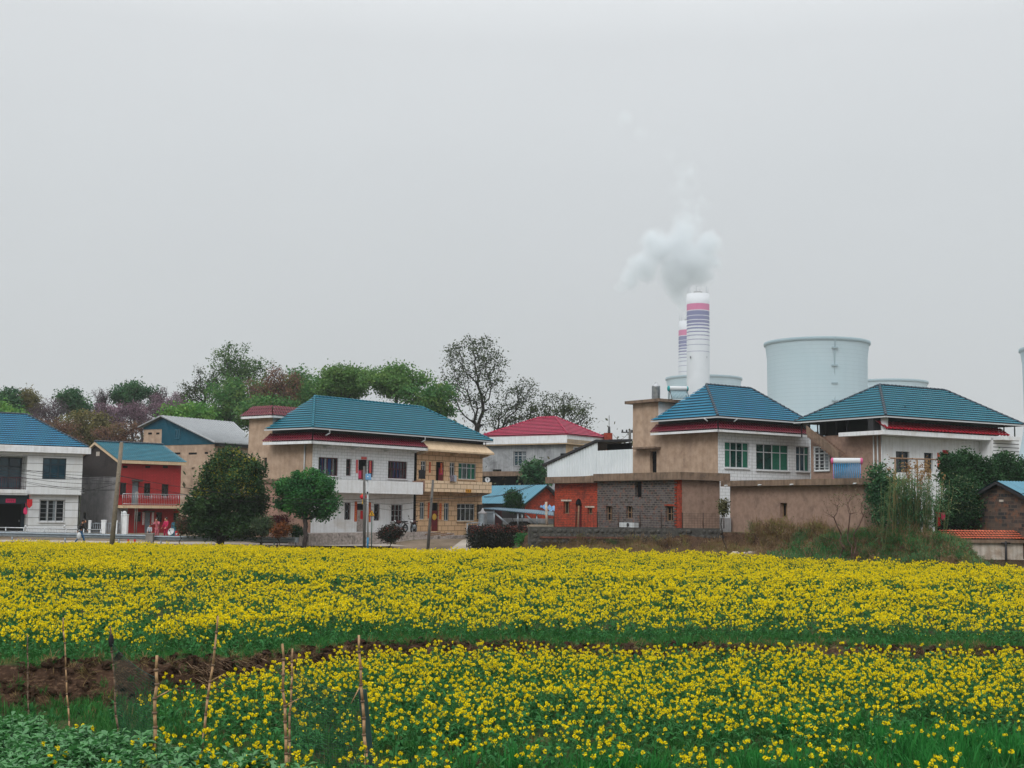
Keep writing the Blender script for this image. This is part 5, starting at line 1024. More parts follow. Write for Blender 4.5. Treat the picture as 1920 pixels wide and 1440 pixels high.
# ------------------------------------------------------------------ poles, lamps, signs, wires
def pole(label, top, bot, Y, r, mat, name='concrete_pole', cat='pole', group=None):
    a, b = at(*bot, Y), at(*top, Y); a = a - (b - a).normalized() * .6
    mb = MB(); mb.tube(a, b, r * 1.2, r * .9, 10); mb.lathe(b, [(r * .9, 0), (r * .7, .05), (0, .05)], 10)
    o = mb.build(name, mat, None, a); return tag(o, label, cat, group)
pole('tall weathered concrete pole leaning right in the flowers by the red house', (227.8, 831), (207.5, 1045), 74, .125, m_pole)
pole('grey concrete pole upright before the white tiled house', (683, 875.5), (683, 1024), 82, .085, m_polegrey)
pole('grey concrete pole leaning right before the peach house', (811.8, 901), (803, 1021), 83, .085, m_polegrey)
m_lblue = surf('blue_paint_base', '#3d7fa6', fine=.03); Y = 82.6; b = at(689.3, 1024, Y); tp = at(689.3, 900, Y)
lp = thing('solar_street_lamp', 'white solar street lamp with blue panel next to the grey pole', 'street lamp', tuple(b - ZV * .3))
mb = MB(); mb.tube(b + ZV * .5, tp + ZV * .25, .06, .05, 10); mb.build('post', m_alu, lp); mb = MB(); mb.tube(b - ZV * .3, b + ZV * .55, .066, .066, 10); mb.build('painted_base', m_lblue, lp)
pc = at(690.4, 894.3, Y); m_pv = surf('solar_panel_cell', '#2e6187', brick=(.055, .075, .006, '#6d93ad', '#2a5a80'), rough=.25, fine=0)
mb = MB(); u_ = dirv(12); v_ = (ZV * .82 + dirv(102) * .57); mb.hexa(pc - u_ * .19 - v_ * .24, u_ * .38, v_ * .48, Vector((u_.cross(v_))) * .03); mb.build('solar_panel', m_pv, lp)
mb = MB(); hd = at(676, 900.5, Y); mb.tube(tp - ZV * .05, hd, .025); mb.hexa(hd - V(.15, .06, .02), V(.24, 0, .02), V(0, .12, 0), V(0, 0, .05)); mb.build('lamp_head', m_alu, lp)
mb = MB(); mb.hexa(at(687.5, 925.5, Y - .1), V(.1, 0, 0), V(0, .06, 0), V(0, 0, .12)); mb.build('control_box', m_dark, lp)
Y = 81.5; b = at(696.6, 1023, Y); tp = at(697.3, 955, Y); sg = thing('warning_sign', 'yellow triangular warning sign on a thin green pole', 'sign', tuple(b - ZV * .3))
mb = MB(); mb.tube(b - ZV * .3, tp, .035, n=8); mb.build('post', surf('green_grey_post', '#4b5a56', fine=.03), sg)
def tri(c, s, e): return [c + V(-s, -e, -s * .9), c + V(s, -e, -s * .9), c + V(0, -e, s)]
cc = at(697.2, 962, Y) - V(0, .05, 0)
for nm, s, e, mt in (('sign_border', .23, 0, m_redframe), ('sign_face', .17, .012, surf('sign_yellow', '#c8981f', fine=.02))):
    q = tri(cc, s, e); mb = MB(); mb.face(q); mb.face([p + V(0, .01, 0) for p in q])
    for k in range(3): a_, b_ = q[k], q[(k + 1) % 3]; mb.face((a_, b_, b_ + V(0, .01, 0), a_ + V(0, .01, 0)))
    mb.build(nm, mt, sg)
mb = MB(); mb.hexa(cc + V(-.03, -.02, -.06), V(.06, 0, 0), V(0, .006, 0), V(0, 0, .12)); mb.hexa(cc + V(-.07, -.02, -.1), V(.14, 0, 0), V(0, .006, 0), V(0, 0, .035)); mb.build('symbol', m_ink, sg)
Y = 112; b = at(1181, 850, Y); tp = at(1181, 807, Y); up = thing('utility_pole', 'utility pole with insulator crossarm rising behind the white tin shed', 'pole', (b.x, b.y, 1.5))
mb = MB(); mb.tube((b.x, b.y, 1.5), tp, .14, .11, 8); mb.build('post', m_polegrey, up); mb = MB(); a_ = at(1165, 810.5, Y); e_ = at(1187, 810.5, Y); mb.tube(a_, e_, .05, n=5); mb.build('crossarm', m_dark, up)
for x in (1167, 1175, 1185): mb = MB(); p = at(x, 810.5, Y); mb.lathe(p, [(.05, 0), (.09, .06), (.05, .12), (.09, .18), (.03, .24), (0, .24)], 8); mb.build('insulator', m_dark, up)
m_wire = surf('black_cable', (.012, .012, .013), rough=.7, fine=0)
def wire(a, b, sag, label, r=.016, group='overhead wires'):
    p, q = at(*a), at(*b); mb = MB(); n = 16; P = [p.lerp(q, k / n) - ZV * sag * 4 * (k / n) * (1 - k / n) for k in range(n + 1)]; mb.path(P, r, 4); o = mb.build('overhead_wire', m_wire, None, p); return tag(o, label, 'wire', group)
L1 = 'thin black wire strung from the white house to the leaning pole'; L2 = 'long black wire crossing from the leaning pole to the pole before the tiled house'; L3 = 'black wire running past the balconies between the two grey poles'; L4 = 'black wire from the peach house corner to the tin shed'
for (y0, y1, sg_) in ((866, 893, .25), (870, 905, .1), (872, 893.5, .4), (878, 906, .35), (880, 917, .5), (883, 920, .3)): wire((-30, y0, 84), (224 - (y1 - 893) * .09, y1, 73.9), sg_, L1)
wire((150, 922, 84), (224, 905, 73.9), .05, L1)
wire((225, 892, 73.9), (683, 936, 81.9), .45, L2); wire((224, 904, 73.9), (683, 940, 81.9), .55, L2); wire((226, 893, 73.9), (683, 948, 81.9), .3, L2, .011)
wire((683, 937, 81.9), (810, 934, 82.9), -.05, L3); wire((683, 940, 81.9), (809.5, 936, 82.9), .25, L3); wire((683, 944, 81.9), (810, 940, 82.9), .5, L3, .011)
wire((810, 935, 82.9), (905, 927, 96), .1, 'short black wire from the leaning grey pole to the peach house corner', .02)
wire((907, 931, 96), (1028, 897.5, 92), .3, L4, .022); wire((907, 933, 96), (1004, 905, 93), .25, L4, .018); wire((1150, 815, 114), (1178, 811, 112), .5, 'slack wire hanging off the insulator crossarm')
wire((729, 948, 88), (760, 978, 88), .02, 'loose drooping wire on the white painted wall', .008, None)
# ------------------------------------------------------------------ guard rail, fences
def guardrail(label, x0, x1, y0, y1, Y0, Y1, flare=False):
    A, B = at(x0, y0, Y0), at(x1, y1, Y1); d = (B - A); Ld = d.length; d.normalize(); n = Vector((d.y, -d.x, 0)).normalized()
    ob = thing('guardrail', label, 'guardrail', (A.x, A.y, A.z - .75), 'guardrail along the village road'); mb = MB()
    pr = [(0, .0), (.0, -.03), (.08, -.07), (.08, -.12), (0, -.16), (0, -.18), (.08, -.22), (.08, -.27), (0, -.31), (0, -.34)]
    for (e0, z0), (e1, z1) in zip(pr[:-1], pr[1:]): mb.face((A + n * e0 + ZV * z0, B + n * e0 + ZV * z0, B + n * e1 + ZV * z1, A + n * e1 + ZV * z1))
    mb.build('beam', m_steel, ob)
    for k in range(int(Ld / 4) + 1): p = A + d * (k * 4 + .6); mb = MB(); mb.tube(p - n * .06 - ZV * 1.2, p - n * .06 + ZV * .02, .06, n=8); mb.build('post', m_steel, ob)
    if flare:
        mb = MB()
        for k in range(8):
            a0, a1 = math.pi * k / 8, math.pi * (k + 1) / 8; f = lambda a: B + d * (.22 * math.sin(a)) + n * (.22 - .22 * math.cos(a))
            mb.face((f(a0), f(a1), f(a1) - ZV * .34, f(a0) - ZV * .34))
        mb.build('end_terminal', m_steel, ob)
    return ob
guardrail('galvanised guardrail reaching from the left edge to the square concrete pillar', -90, 276, 994.5, 1002.5, 91.5, 89.2); guardrail('galvanised guardrail with rounded end from the square concrete pillar to the round crowned tree', 286, 556, 1004, 1007.5, 89, 88, True)
b = at(280.5, 1022, 88.6); mb = MB(); mb.cbox(V(b.x, b.y, b.z - .5), .5, .4, .5 + (1022 - 1002.5) * 88.6 / 2400); mb.cbox(V(b.x, b.y, b.z + .72), .56, .46, .1); o = mb.build('concrete_pillar', m_conc, None, b); tag(o, 'square grey concrete pillar where the two guardrails meet', 'pillar')
for x, lb in ((240.8, 'short red post just right of the leaning concrete pole'), (252.8, 'short red post nearer the square concrete pillar')): b = at(x, 1022, 90); tp = at(x, 1010, 90); mb = MB(); mb.tube(b - ZV * .2, tp, .075, .07, 8); mb.lathe(tp, [(.075, 0), (.05, .05), (0, .06)], 8); o = mb.build('red_post', m_red, None, b); tag(o, lb, 'post')
fe = thing('metal_fence', 'stainless pipe fence in front of the white house by the road', 'fence', tuple(at(0, 1003, 97)))
P = [at(-80, 988, 98), at(47, 990, 98), at(191, 993.5, 98)]; mb = MB()
for dz, r in ((0, .045), (-.27, .025), (-.45, .025)): mb.path([p + ZV * dz for p in P], r)
mb.build('rail', m_stain, fe)
for x in (-40, 11, 45, 51, 83, 124, 157, 189): 
    y = 989 + (x - 0) * .024; p = at(x, y, 98); mb = MB(); mb.tube(p - ZV * .75, p + ZV * .05, .05, n=6); mb.build('post', m_stain, fe)
for x in (48, 121): p = at(x, 988.3 + x * .0, 98); mb = MB(); mb.ball(p + ZV * .05, .1, 8); mb.build('ball_finial', m_alu, fe)
mb = MB()
for k in range(46): x = 52 + k * 3; p = at(x, 990.2 + (x - 47) * .0243, 98); mb.tube(p, p - ZV * .45, .008, n=3)
mb.build('wire_panel', m_steel, fe)
cf = thing('courtyard_fence', 'pale pillared courtyard fence beside the red house with a globe lamp', 'fence', tuple(at(215, 1003, 100)))
for x0, x1, y in ((166.5, 171, 977.5), (191.3, 199, 976.8), (217, 220.5, 977.5), (229, 239.8, 966)):
    a, b = at(x0, y, 100), at(x1, y, 100); mb = MB(); w = b.x - a.x; mb.cbox(V((a.x + b.x) / 2, 100, .2), w, w, a.z - .2); mb.cbox(V((a.x + b.x) / 2, 100, a.z + .002), w * 1.12, w * 1.12, .08); mb.build('pillar', m_white2, cf)
for xa, xb in ((171, 191.3), (199, 217), (220.5, 229)):
    a, b = at(xa, 981, 100), at(xb, 981, 100); railing(cf, [V(a.x, 100, .3), V(b.x, 100, .3)], a.z - .3, .16, m_steel, 'rail_panel')
p = at(233.5, 962.5, 100); mb = MB(); mb.ball(p, .19, 12); mb.tube(p - ZV * .3, p - ZV * .15, .05); mb.build('globe_lamp', m_alu, cf); mb = MB(); p = at(227.8, 967, 99.7); mb.tube(p - ZV * 1.4, p + ZV * .35, .03); mb.build('pole_rod', m_alu, cf)
# ------------------------------------------------------------------ small things round the houses
p = at(681, 931.8, 89.5); ln = thing('red_lantern', 'round red lantern hanging under the white balcony behind the grey pole', 'lantern', tuple(p)); mb = MB(); mb.ball(p, .22, 14, 0, (1.1, 1.1, .85)); mb.build('globe', m_red, ln); mb = MB(); mb.tube(p - ZV * .2, p - ZV * .25, .1, n=10); mb.tube(p - ZV * .25, p - ZV * .5, .05, .09, 8); mb.tube(p + ZV * .18, p + ZV * .24, .1, n=10); mb.tube(p + ZV * .24, p + ZV * .7, .012); mb.build('tassel', m_gold, ln)
def dish(label, c, r, ax, mat=m_hot, stand=True):
    ax = Vector(ax).normalized(); ob = thing('satellite_dish', label, 'satellite dish', tuple(c)); mb = MB(); mb.lathe(c, [(0, -.02), (r * .5, .03), (r, .16 * r / .4), (r * 1.02, .17 * r / .4), (r * .5, .0), (0, -.05)], 22, ax=ax); mb.build('reflector', mat, ob)
    mb = MB(); mb.tube(c - ZV * r * .8, c + ax * r * 1.1, .02); mb.tube(c + ax * r * 1.05, c + ax * r * 1.2, .05, n=8); mb.build('feed_arm', m_dark, ob); mb = MB(); mb.tube(c - ax * .05, c - ax * .25 - ZV * (r * .6), .03); mb.tube(c - ax * .25 - ZV * (r * .6), c - ax * .25 - ZV * (r * 1.3), .03); mb.build('mount', m_dark, ob); return ob
cD = FM.off(1.05).px(917, 900); dish('white satellite dish on the right end of the peach balcony', FM.pt(cD[0] - .1, cD[1], .95), .22, (.1, -.95, .2)); 
dish('large white dish leaning on the ground near the two women in pink', at(322, 997.5, 95), .27, (-.35, -.85, .4))
b = at(332, 1004, 95); mb = MB(); mb.cbox(V(b.x, b.y, b.z - .2), .26, .2, .52); mb.cbox(V(b.x - .0, b.y - .105, b.z + .05), .16, .01, .12, m=1); o = mb.build('red_box', [m_red, m_alu], None, b); tag(o, 'red carton with white patch beside the leaning white dish', 'box')
b = at(324, 992, 97); mb = MB(); mb.hexa(b + V(-.18, 0, -.6), V(.34, .05, 0), V(.02, .3, 0), V(.05, .1, 1.1)); o = mb.build('teal_board', m_teal, None, b); tag(o, 'dark teal board propped up behind the leaning white dish', 'board')
c0 = at(904.5, 992, 94); hh = at(904.5, 963, 94).z; sl = thing('steel_drum', 'grey steel drum with a conical lid at the corner of the peach house', 'drum', (c0.x, c0.y, .5)); mb = MB(); mb.lathe((c0.x, c0.y, 0), [(.3, .5), (.3, hh)], 18); mb.build('body', m_steel, sl); mb = MB(); mb.lathe((c0.x, c0.y, hh), [(.35, 0), (.35, .06), (.1, .22), (.05, .4), (0, .4)], 18); mb.build('lid', m_grey, sl)
def garment(label, c, w, h, mat, d, group=None, name='hanging_jacket'):
    n = Vector((d.y, -d.x, 0)); mb = MB(); P = [(-.18, 0), (-.5, -.12), (-.42, -.55), (-.5, -1), (.5, -1), (.42, -.55), (.5, -.12), (.18, 0)]
    F_ = [c + d * (w * a) + ZV * (h * b) + n * .06 for a, b in P]; B_ = [c + d * (w * a) + ZV * (h * b) - n * .05 for a, b in P]; mb.face(F_); mb.face(B_[::-1])
    for k in range(8): mb.face((F_[k], F_[(k + 1) % 8], B_[(k + 1) % 8], B_[k]))
    mb.tube(c, c + ZV * .12, .012); o = mb.build(name, mat, None, c); return tag(o, label, 'clothing', group)
m_cblack = surf('black_cloth', (.014, .014, .016), rough=.95, fine=.1); m_cgrey = surf('grey_print_cloth', '#56505c', '#8a7f86', rough=.95, nscale=9); m_cnavy = surf('navy_cloth', '#1a2233', rough=.95); m_cpale = surf('pale_cloth', '#9da4ad', rough=.95)
K = FM.off(1.3); q = K.px(794, 880.5); garment('black jacket hanging over the peach balcony by the narrow window', FM.pt(q[0], q[1], 1.15), .72, .72, m_cblack, FM.d)
for x, w, mt, lb in ((848, .42, m_cgrey, 'grey patterned cloth drying over the peach balcony'), (853.5, .3, m_cpale, 'pale shirt drying next to the grey patterned cloth on the peach balcony')): q = K.px(x, 891); garment(lb, FM.pt(q[0], q[1], 1.28), w, .5, mt, FM.d, name='drying_cloth')
Y = 90; a, b = at(876, 981, Y), at(902, 980, Y); rk = thing('clothes_rack', 'thin metal clothes rack with dark clothes beside the red hedge', 'clothes rack', (a.x, a.y, .4)); mb = MB(); mb.tube(a, b, .025); mb.build('bar', m_steel, rk)
for p in (a, b): mb = MB(); mb.tube((p.x, p.y, .3), p, .03); mb.build('post', m_steel, rk)
for x, mt, lb in ((880.5, m_cblack, 'black coat on the clothes rack, nearest the peach house window'), (886, m_cnavy, 'navy garment on the clothes rack between the black coat and the last one'), (890.5, m_cblack, 'narrow black garment on the clothes rack beside the pale one'), (896.5, m_cpale, 'pale blue garment hanging at the drum end of the clothes rack')): garment(lb, at(x, 981.5, Y) - ZV * .1, .3, .62, mt, dirv(60))
for k, (x0, y0, x1, y1) in enumerate(((797, 1001, 826, 996.5), (806, 1002.5, 838, 998), (826, 1003, 850, 999.5))): p, q = at(x0, y0, 92), at(x1, y1, 93.5); mb = MB(); mb.hexa(p - ZV * .1, q - p, V(0, .3, 0), ZV * .09); o = mb.build('loose_plank', m_timber, None, p); tag(o, 'brown plank lying loose on the step of the peach house', 'plank', 'loose planks on the peach house step')
# motorbikes on the terrace
m_seat = surf('black_vinyl', (.015, .014, .014), rough=.6, fine=.05); m_bike = surf('dark_red_bike_paint', '#3a1214', rough=.3, fine=.02)
bz = FM.px(583, 999)[1]
def bike(c, d):
    n = Vector((-d.y, d.x, 0)); ob = thing('motorbike', 'dark motorbike leaning at the end of the white house terrace behind the round bush', 'motorbike', tuple(c), 'motorbikes on the terrace')
    P = lambda x, z, y=0: c + d * x + ZV * z + n * y
    for x in (-.62, .66):
        mb = MB(); mb.lathe(P(x, .3, -.05), [(.2, 0), (.3, .02), (.31, .05), (.3, .08), (.2, .1)], 18, ax=n); w = mb.build('wheel', m_seat, ob); mb = MB(); mb.lathe(P(x, .3, -.03), [(.2, 0), (.19, .03), (.2, .06)], 14, ax=n)
        for k in range(5): a = k * 1.256; mb.tube(P(x, .3), P(x + .19 * math.cos(a), .3 + .19 * math.sin(a)), .012, n=4)
        mb.build('rim', m_steel, w)
    mb = MB(); mb.path([P(.66, .3), P(.5, .75), P(.45, .92)], .035); mb.path([P(-.62, .3), P(-.15, .45), P(.45, .75)], .04); mb.path([P(-.15, .45), P(-.3, .7), P(-.8, .78)], .03); mb.tube(P(-.62, .3), P(-.5, .72), .025); mb.build('frame', m_dark, ob)
    mb = MB(); mb.ball(P(.02, .42), .2, 10, 0, (1, .75, 1)); mb.tube(P(-.1, .28, -.1), P(-.9, .36, -.12), .045, .06, 8); mb.build('engine', m_steel, ob)
    mb = MB(); mb.ball(P(.2, .76), .2, 12, 0, (1.3, .8, .75)); mb.build('fuel_tank', m_bike, ob)
    mb = MB(); mb.hexa(P(-.75, .74, -.13), d * .8, n * .26, ZV * .1); mb.build('seat', m_seat, ob)
    mb = MB(); mb.hexa(P(-.9, .62, -.09), d * .35, n * .18, ZV * .05); mb.hexa(P(.5, .6, -.07), d * .36, n * .14, ZV * .03); mb.build('mudguard', m_bike, ob)
    mb = MB(); mb.path([P(.35, 1.02, -.34), P(.45, .95, -.1), P(.45, .95, .1), P(.35, 1.02, .34)], .018); hb = mb.build('handlebar', m_dark, ob)
    for s in (-1, 1): mb = MB(); mb.tube(P(.4, 1.0, .25 * s), P(.42, 1.2, .32 * s), .01, n=4); mb.ball(P(.42, 1.22, .32 * s), .06, 8, 0, (1, .5, .8)); mb.build('mirror', m_dark, hb)
    mb = MB(); mb.lathe(P(.56, .82), [(0, -.06), (.08, -.05), (.1, .04), (0, .05)], 12, ax=d); mb.build('headlight', m_alu, ob); return ob
q = FM.off(.9).px(752, 1000)[0]; b1_ = bike(FM.pt(q, bz, .75), -FM.d); u2 = FM.off(.9).px(771, 1000)[0]; p2 = FM.pt(u2, bz, 1.15); c_ = copy_tree(b1_, tuple(p2), R(28)); b1_['label'] = 'dark motorbike with raised mirrors standing nearest the round bush'; c_['label'] = 'dark motorbike parked against the dark gap next to the peach house'
# bamboo stakes round the bean patch
m_bam = surf('bamboo_stick', '#b8946f', '#94734f', rough=.85, nscale=5, kind='Object', streak='#4a3a2c', streak_amt=.5); m_bdk = surf('old_grey_stick', '#7d6653', '#5f4d40', rough=.9, nscale=5, kind='Object')
m_net = surf('green_garden_net', '#2f4a44', '#24413c', rough=.8)
ST = [((51.7, 1190), (53.7, 1336), .011, 'thin bamboo stake nearest the left edge, before the earth bank', m_bdk), ((118.5, 1158), (130.5, 1357), .013, 'thin bamboo stake, second from the left edge, before the earth bank', m_bam), ((206.7, 1175), (223, 1374), .015, 'bamboo stake with a dark knot of netting near its top', m_bdk), ((294.5, 1229), (289, 1452), .025, 'thick blunt bamboo stake rising out of the bean leaves', m_bam), ((408.7, 1155), (377, 1414), .018, 'tall bamboo stake leaning right beside the yellow flowers', m_bam), ((529.5, 1207), (537.5, 1452), .02, 'taller of the two stakes standing close together', m_bam), ((548.5, 1216), (542, 1420), .016, 'slimmer of the two stakes standing close together', m_bam), ((673, 1191), (690, 1452), .021, 'long bamboo stake leaning left against the net wrapped board', m_bam)]
for k, (tp, bt, r, lb, mt) in enumerate(ST):
    Y = 3.2 * 2400 / (bt[1] - 950 - (bt[0] - 960) * .0122) * 1.0; a, b = at(*bt, Y), at(*tp, Y); a.z -= .12
    ob = thing('bamboo_stake', lb, 'stake', tuple(a), 'bamboo stakes round the bean patch'); rn = random.Random(k); r *= .92; mb = MB(); n = 9; P = [a.lerp(b, i / n) + V(rn.uniform(-.012, .012), 0, 0) * (1 if 0 < i < n else 0) for i in range(n + 1)]
    for i in range(n): rr = r * (1.08 - .35 * i / n); mb.tube(P[i], P[i + 1], rr, rr * .95, 7)
    for i in range(1, n): mb.tube(P[i] - (b - a).normalized() * .012, P[i] + (b - a).normalized() * .012, r * 1.3, n=7, m=1)
    mb.build('cane', [mt, m_bdk], ob)
    if k in (3, 4, 5, 7):
        mb = MB(); i = {3: 6, 4: 5, 5: 5, 7: 6}[k]; mb.tube(P[i], P[i] + V(.16 * (1 if k != 7 else -.7), 0, .09 if k != 7 else -.22), r * .5, r * .3, 5); mb.build('side_twig', mt, ob)
    if k == 2: mb = MB(); mb.ball(P[8] - ZV * .02, .05, 8, 0, (.8, .8, 1.9)); mb.build('net_knot', m_cblack, ob)
    if k in (5, 6): STP = P
Y = 15.35; a, b = at(706, 1452, Y), at(687, 1293, Y); mb = MB(); d_ = b - a; mb.hexa(a - ZV * .1, V(-.1, 0, 0), V(0, .03, 0), d_ + ZV * .1); o = mb.build('net_wrapped_board', m_net, None, a); tag(o, 'narrow board wrapped in green netting leaning beside the long stake', 'board')
m_str = surf('net_string', '#31504a', '#28443f', rough=.8)
def netting(label, P0, P1, P2, P3, n, m, sag):
    mb = MB(); f = lambda a, b: P0.lerp(P1, a).lerp(P3.lerp(P2, a), b) - ZV * sag * 4 * a * (1 - a) * (1 - b * .3)
    for i in range(n + 1):
        mb.path([f(i / n, j / m) for j in range(m + 1)], .0016, 3)
    for j in range(m + 1): mb.path([f(i / n, j / m) for i in range(n + 1)], .0022 if j else .004, 3)
    o = mb.build('bird_net', m_str, None, P0); return tag(o, label, 'net')
netting('sagging green bird net between the knotted stake and the thick blunt stake', at(210, 1207, 17.6), at(291, 1270, 15.2), at(290, 1420, 15.2), at(222, 1365, 17.6), 34, 26, .05)
netting('sagging green bird net between the paired stakes and the long leaning stake', at(550, 1255, 16), at(682, 1300, 15.3), at(688, 1440, 15.3), at(543, 1415, 16), 44, 30, .08)
# ------------------------------------------------------------------ people
def skin_mesh(verts, edges, radii, root, sub=2):
    me = bpy.data.meshes.new('t'); me.from_pydata([tuple(v) for v in verts], edges, []); ob = link('tmp_skin', me); ob.modifiers.new('s', 'SKIN')
    for i, r in enumerate(radii): s = me.skin_vertices[0].data[i]; s.radius = (r, r) if not isinstance(r, tuple) else r; s.use_root = (i == root)
    md = ob.modifiers.new('u', 'SUBSURF'); md.levels = sub; md.render_levels = sub
    m2 = bpy.data.meshes.new_from_object(ob.evaluated_get(bpy.context.evaluated_depsgraph_get())); bpy.data.objects.remove(ob); return m2
m_skin = surf('skin', '#a87a60', rough=.6, fine=.02); m_hair = surf('black_hair', (.012, .01, .009), rough=.6, fine=.05)
def person(label, base, yaw, S, J, top, bot, shoe, sleeves=True):
    """J: joint positions for a 1.7 m figure facing +y"""
    ob = thing('person', label, 'person', tuple(base)); M4 = Matrix.Rotation(yaw, 3, 'Z') * S; w = lambda p: M4 @ Vector(p)
    names = list(J); vs = [w(J[k]) for k in names]; ix = {k: i for i, k in enumerate(names)}; E = []; 
    ch = [('pel', 'spi'), ('spi', 'che'), ('che', 'nec'), ('nec', 'chi'), ('chi', 'cra')]
    for s in 'lr': ch += [('che', 'sh' + s), ('sh' + s, 'el' + s), ('el' + s, 'wr' + s), ('wr' + s, 'pa' + s), ('pel', 'hi' + s), ('hi' + s, 'kn' + s), ('kn' + s, 'an' + s), ('an' + s, 'to' + s)]
    rad = dict(pel=.125, spi=.115, che=.13, nec=.05, chi=.085, cra=.09); 
    for s in 'lr': rad.update({'sh' + s: .062, 'el' + s: .042, 'wr' + s: .027, 'pa' + s: .036, 'hi' + s: .088, 'kn' + s: .056, 'an' + s: .037, 'to' + s: .034})
    R_ = [rad[k] * S for k in names]; E = [(ix[a], ix[b]) for a, b in ch]
    for s in 'lr':
        p = Vector(J['pa' + s]); d_ = (p - Vector(J['wr' + s])).normalized(); sd = d_.cross(Vector((0, 1, 0))); sd = sd.normalized() if sd.length > .1 else Vector((1, 0, 0))
        for q in range(5):
            o_ = (q - 1.5) * .02; l_ = (.075, .085, .08, .062, .055)[q]; root_ = p + sd * (o_ if q < 4 else -.045); dd = d_ if q < 4 else (d_ - sd * 1.2).normalized(); mid = root_ + dd * l_ * .6; tip = root_ + dd * l_ + Vector((0, .015, 0))
            i0 = len(vs); vs += [w(root_), w(mid), w(tip)]; R_ += [.011 * S, .0095 * S, .008 * S]; E += [(ix['pa' + s], i0), (i0, i0 + 1), (i0 + 1, i0 + 2)]
    me = skin_mesh(vs, E, R_, 0); me.materials.append(m_skin); bd = link('body', me, ob)
    for p_ in me.polygons: p_.use_smooth = True
    def cloth(nm, keys, chain, infl, mat):
        vv = [w(J[k]) for k in keys]; iy = {k: i for i, k in enumerate(keys)}; m_ = skin_mesh(vv, [(iy[a], iy[b]) for a, b in chain], [(rad[k] + infl) * S for k in keys], 0); m_.materials.append(mat)
        for p_ in m_.polygons: p_.use_smooth = True
        return link(nm, m_, ob)
    cloth('jacket', ['spi', 'pel', 'che', 'shl', 'shr', 'ell', 'elr', 'wrl', 'wrr'], [('spi', 'pel'), ('spi', 'che'), ('che', 'shl'), ('che', 'shr'), ('shl', 'ell'), ('shr', 'elr'), ('ell', 'wrl'), ('elr', 'wrr')], .022, top)
    cloth('trousers', ['pel', 'hil', 'hir', 'knl', 'knr', 'anl', 'anr'], [('pel', 'hil'), ('pel', 'hir'), ('hil', 'knl'), ('hir', 'knr'), ('knl', 'anl'), ('knr', 'anr')], .016, bot)
    for s in 'lr': cloth('shoe', ['an' + s, 'to' + s], [('an' + s, 'to' + s)], .012, shoe)
    L = wl(ob); c = Vector(J['chi']).lerp(Vector(J['cra']), .55); f = Vector((0, 1, 0)) if 'face' not in J else Vector(J['face'])
    mb = MB(); cc = L + w(c + Vector((0, -.012, .035))); mb.ball(cc, .112 * S, 14, 0, (.95, 1.05, 1.0)); mb.build('hair', m_hair, ob)
    fw = Vector((0, .098, 0)); 
    mb = MB(); mb.ball(L + w(c + fw + Vector((0, -.004, -.035))), .074 * S, 12, 0, (1, .55, 1.2)); mb.ball(L + w(c + fw + Vector((0, .038, -.03))), .016 * S, 8, 0, (.8, 1, 1.4)); 
    for s in (-1, 1): mb.ball(L + w(c + Vector((.1 * s, 0, -.01))), .024 * S, 8, 0, (.5, .9, 1.4))
    fc = mb.build('face', m_skin, ob); mb = MB()
    for s in (-1, 1): mb.ball(L + w(c + fw + Vector((.03 * s, .033, -.005))), .009 * S, 6)
    mb.build('eyes', m_ink, fc); mb = MB(); mb.ball(L + w(c + fw + Vector((0, .034, -.07))), .02 * S, 8, 0, (1.1, .4, .35)); mb.build('mouth', m_redframe, fc)
    return ob
def joints(stride=0., lean=0., armf=(0., 0.), elb=(.1, .1), head=0.):
    """stride: metres between feet; lean: forward tilt; armf/elb: arm swing and elbow bend (radians) left, right"""
    J = dict(pel=(0, 0, .93), spi=(0, lean * .25, 1.12), che=(0, lean * .6, 1.32), nec=(0, lean * .8, 1.47), chi=(0, lean + head * .5 + .01, 1.55), cra=(0, lean * 1.1 + head, 1.64))
    for s, sg, k in (('l', -1, 0), ('r', 1, 1)):
        st = stride / 2 * (1 if k else -1); cx, cy, cz = .17 * sg, lean * .62, 1.4; a = armf[k]; b = a + elb[k]
        e = (cx + .05 * sg, cy + .28 * math.sin(a), cz - .28 * math.cos(a)); wq = (e[0] - .01 * sg, e[1] + .25 * math.sin(b), e[2] - .25 * math.cos(b)); p = (wq[0] - .01 * sg, wq[1] + .07 * math.sin(b), wq[2] - .07 * math.cos(b))
        J.update({'sh' + s: (cx, cy, cz), 'el' + s: e, 'wr' + s: wq, 'pa' + s: p, 'hi' + s: (.085 * sg, 0, .87), 'kn' + s: (.09 * sg, st * .55 + .05, .49 - abs(st) * .05), 'an' + s: (.09 * sg, st - (.02 if st > 0 else .04), .09 + (.06 if st < 0 else 0)), 'to' + s: (.095 * sg, st + .14, .04)})
    return J
m_jean = surf('blue_denim', '#2e5a80', '#254b6d', rough=.95, nscale=6); m_pjack = surf('salmon_pink_coat', '#b5636e', '#a05560', rough=.95, nscale=4); m_hot2 = surf('bright_pink_suit', '#b5204f', '#9c1a44', rough=.95, nscale=4); m_shoe = surf('dark_shoe', (.03, .028, .027), rough=.7)
p = at(150, 1021, 88.4); pm = person('walking person in black jacket and blue jeans carrying a white bag along the guardrail', p, R(-78), 1.0, joints(.62, .13, (.45, -.55), (.4, .25), .05), m_cblack, m_jean, m_shoe)
bp = at(148, 1003.5, 88.1); bg_ = thing('carrier_bag', 'white carrier bag held by the walking person in jeans', 'bag', tuple(bp)); mb = MB(); mb.ball(bp - ZV * .05, .2, 10, 0, (.8, .45, 1.3)); mb.build('bag', m_alu, bg_); mb = MB(); mb.path([bp + V(-.06, 0, .2), bp + V(-.03, 0, .36), bp + V(.04, 0, .36), bp + V(.07, 0, .2)], .012, 5); mb.build('handle', m_alu, bg_)
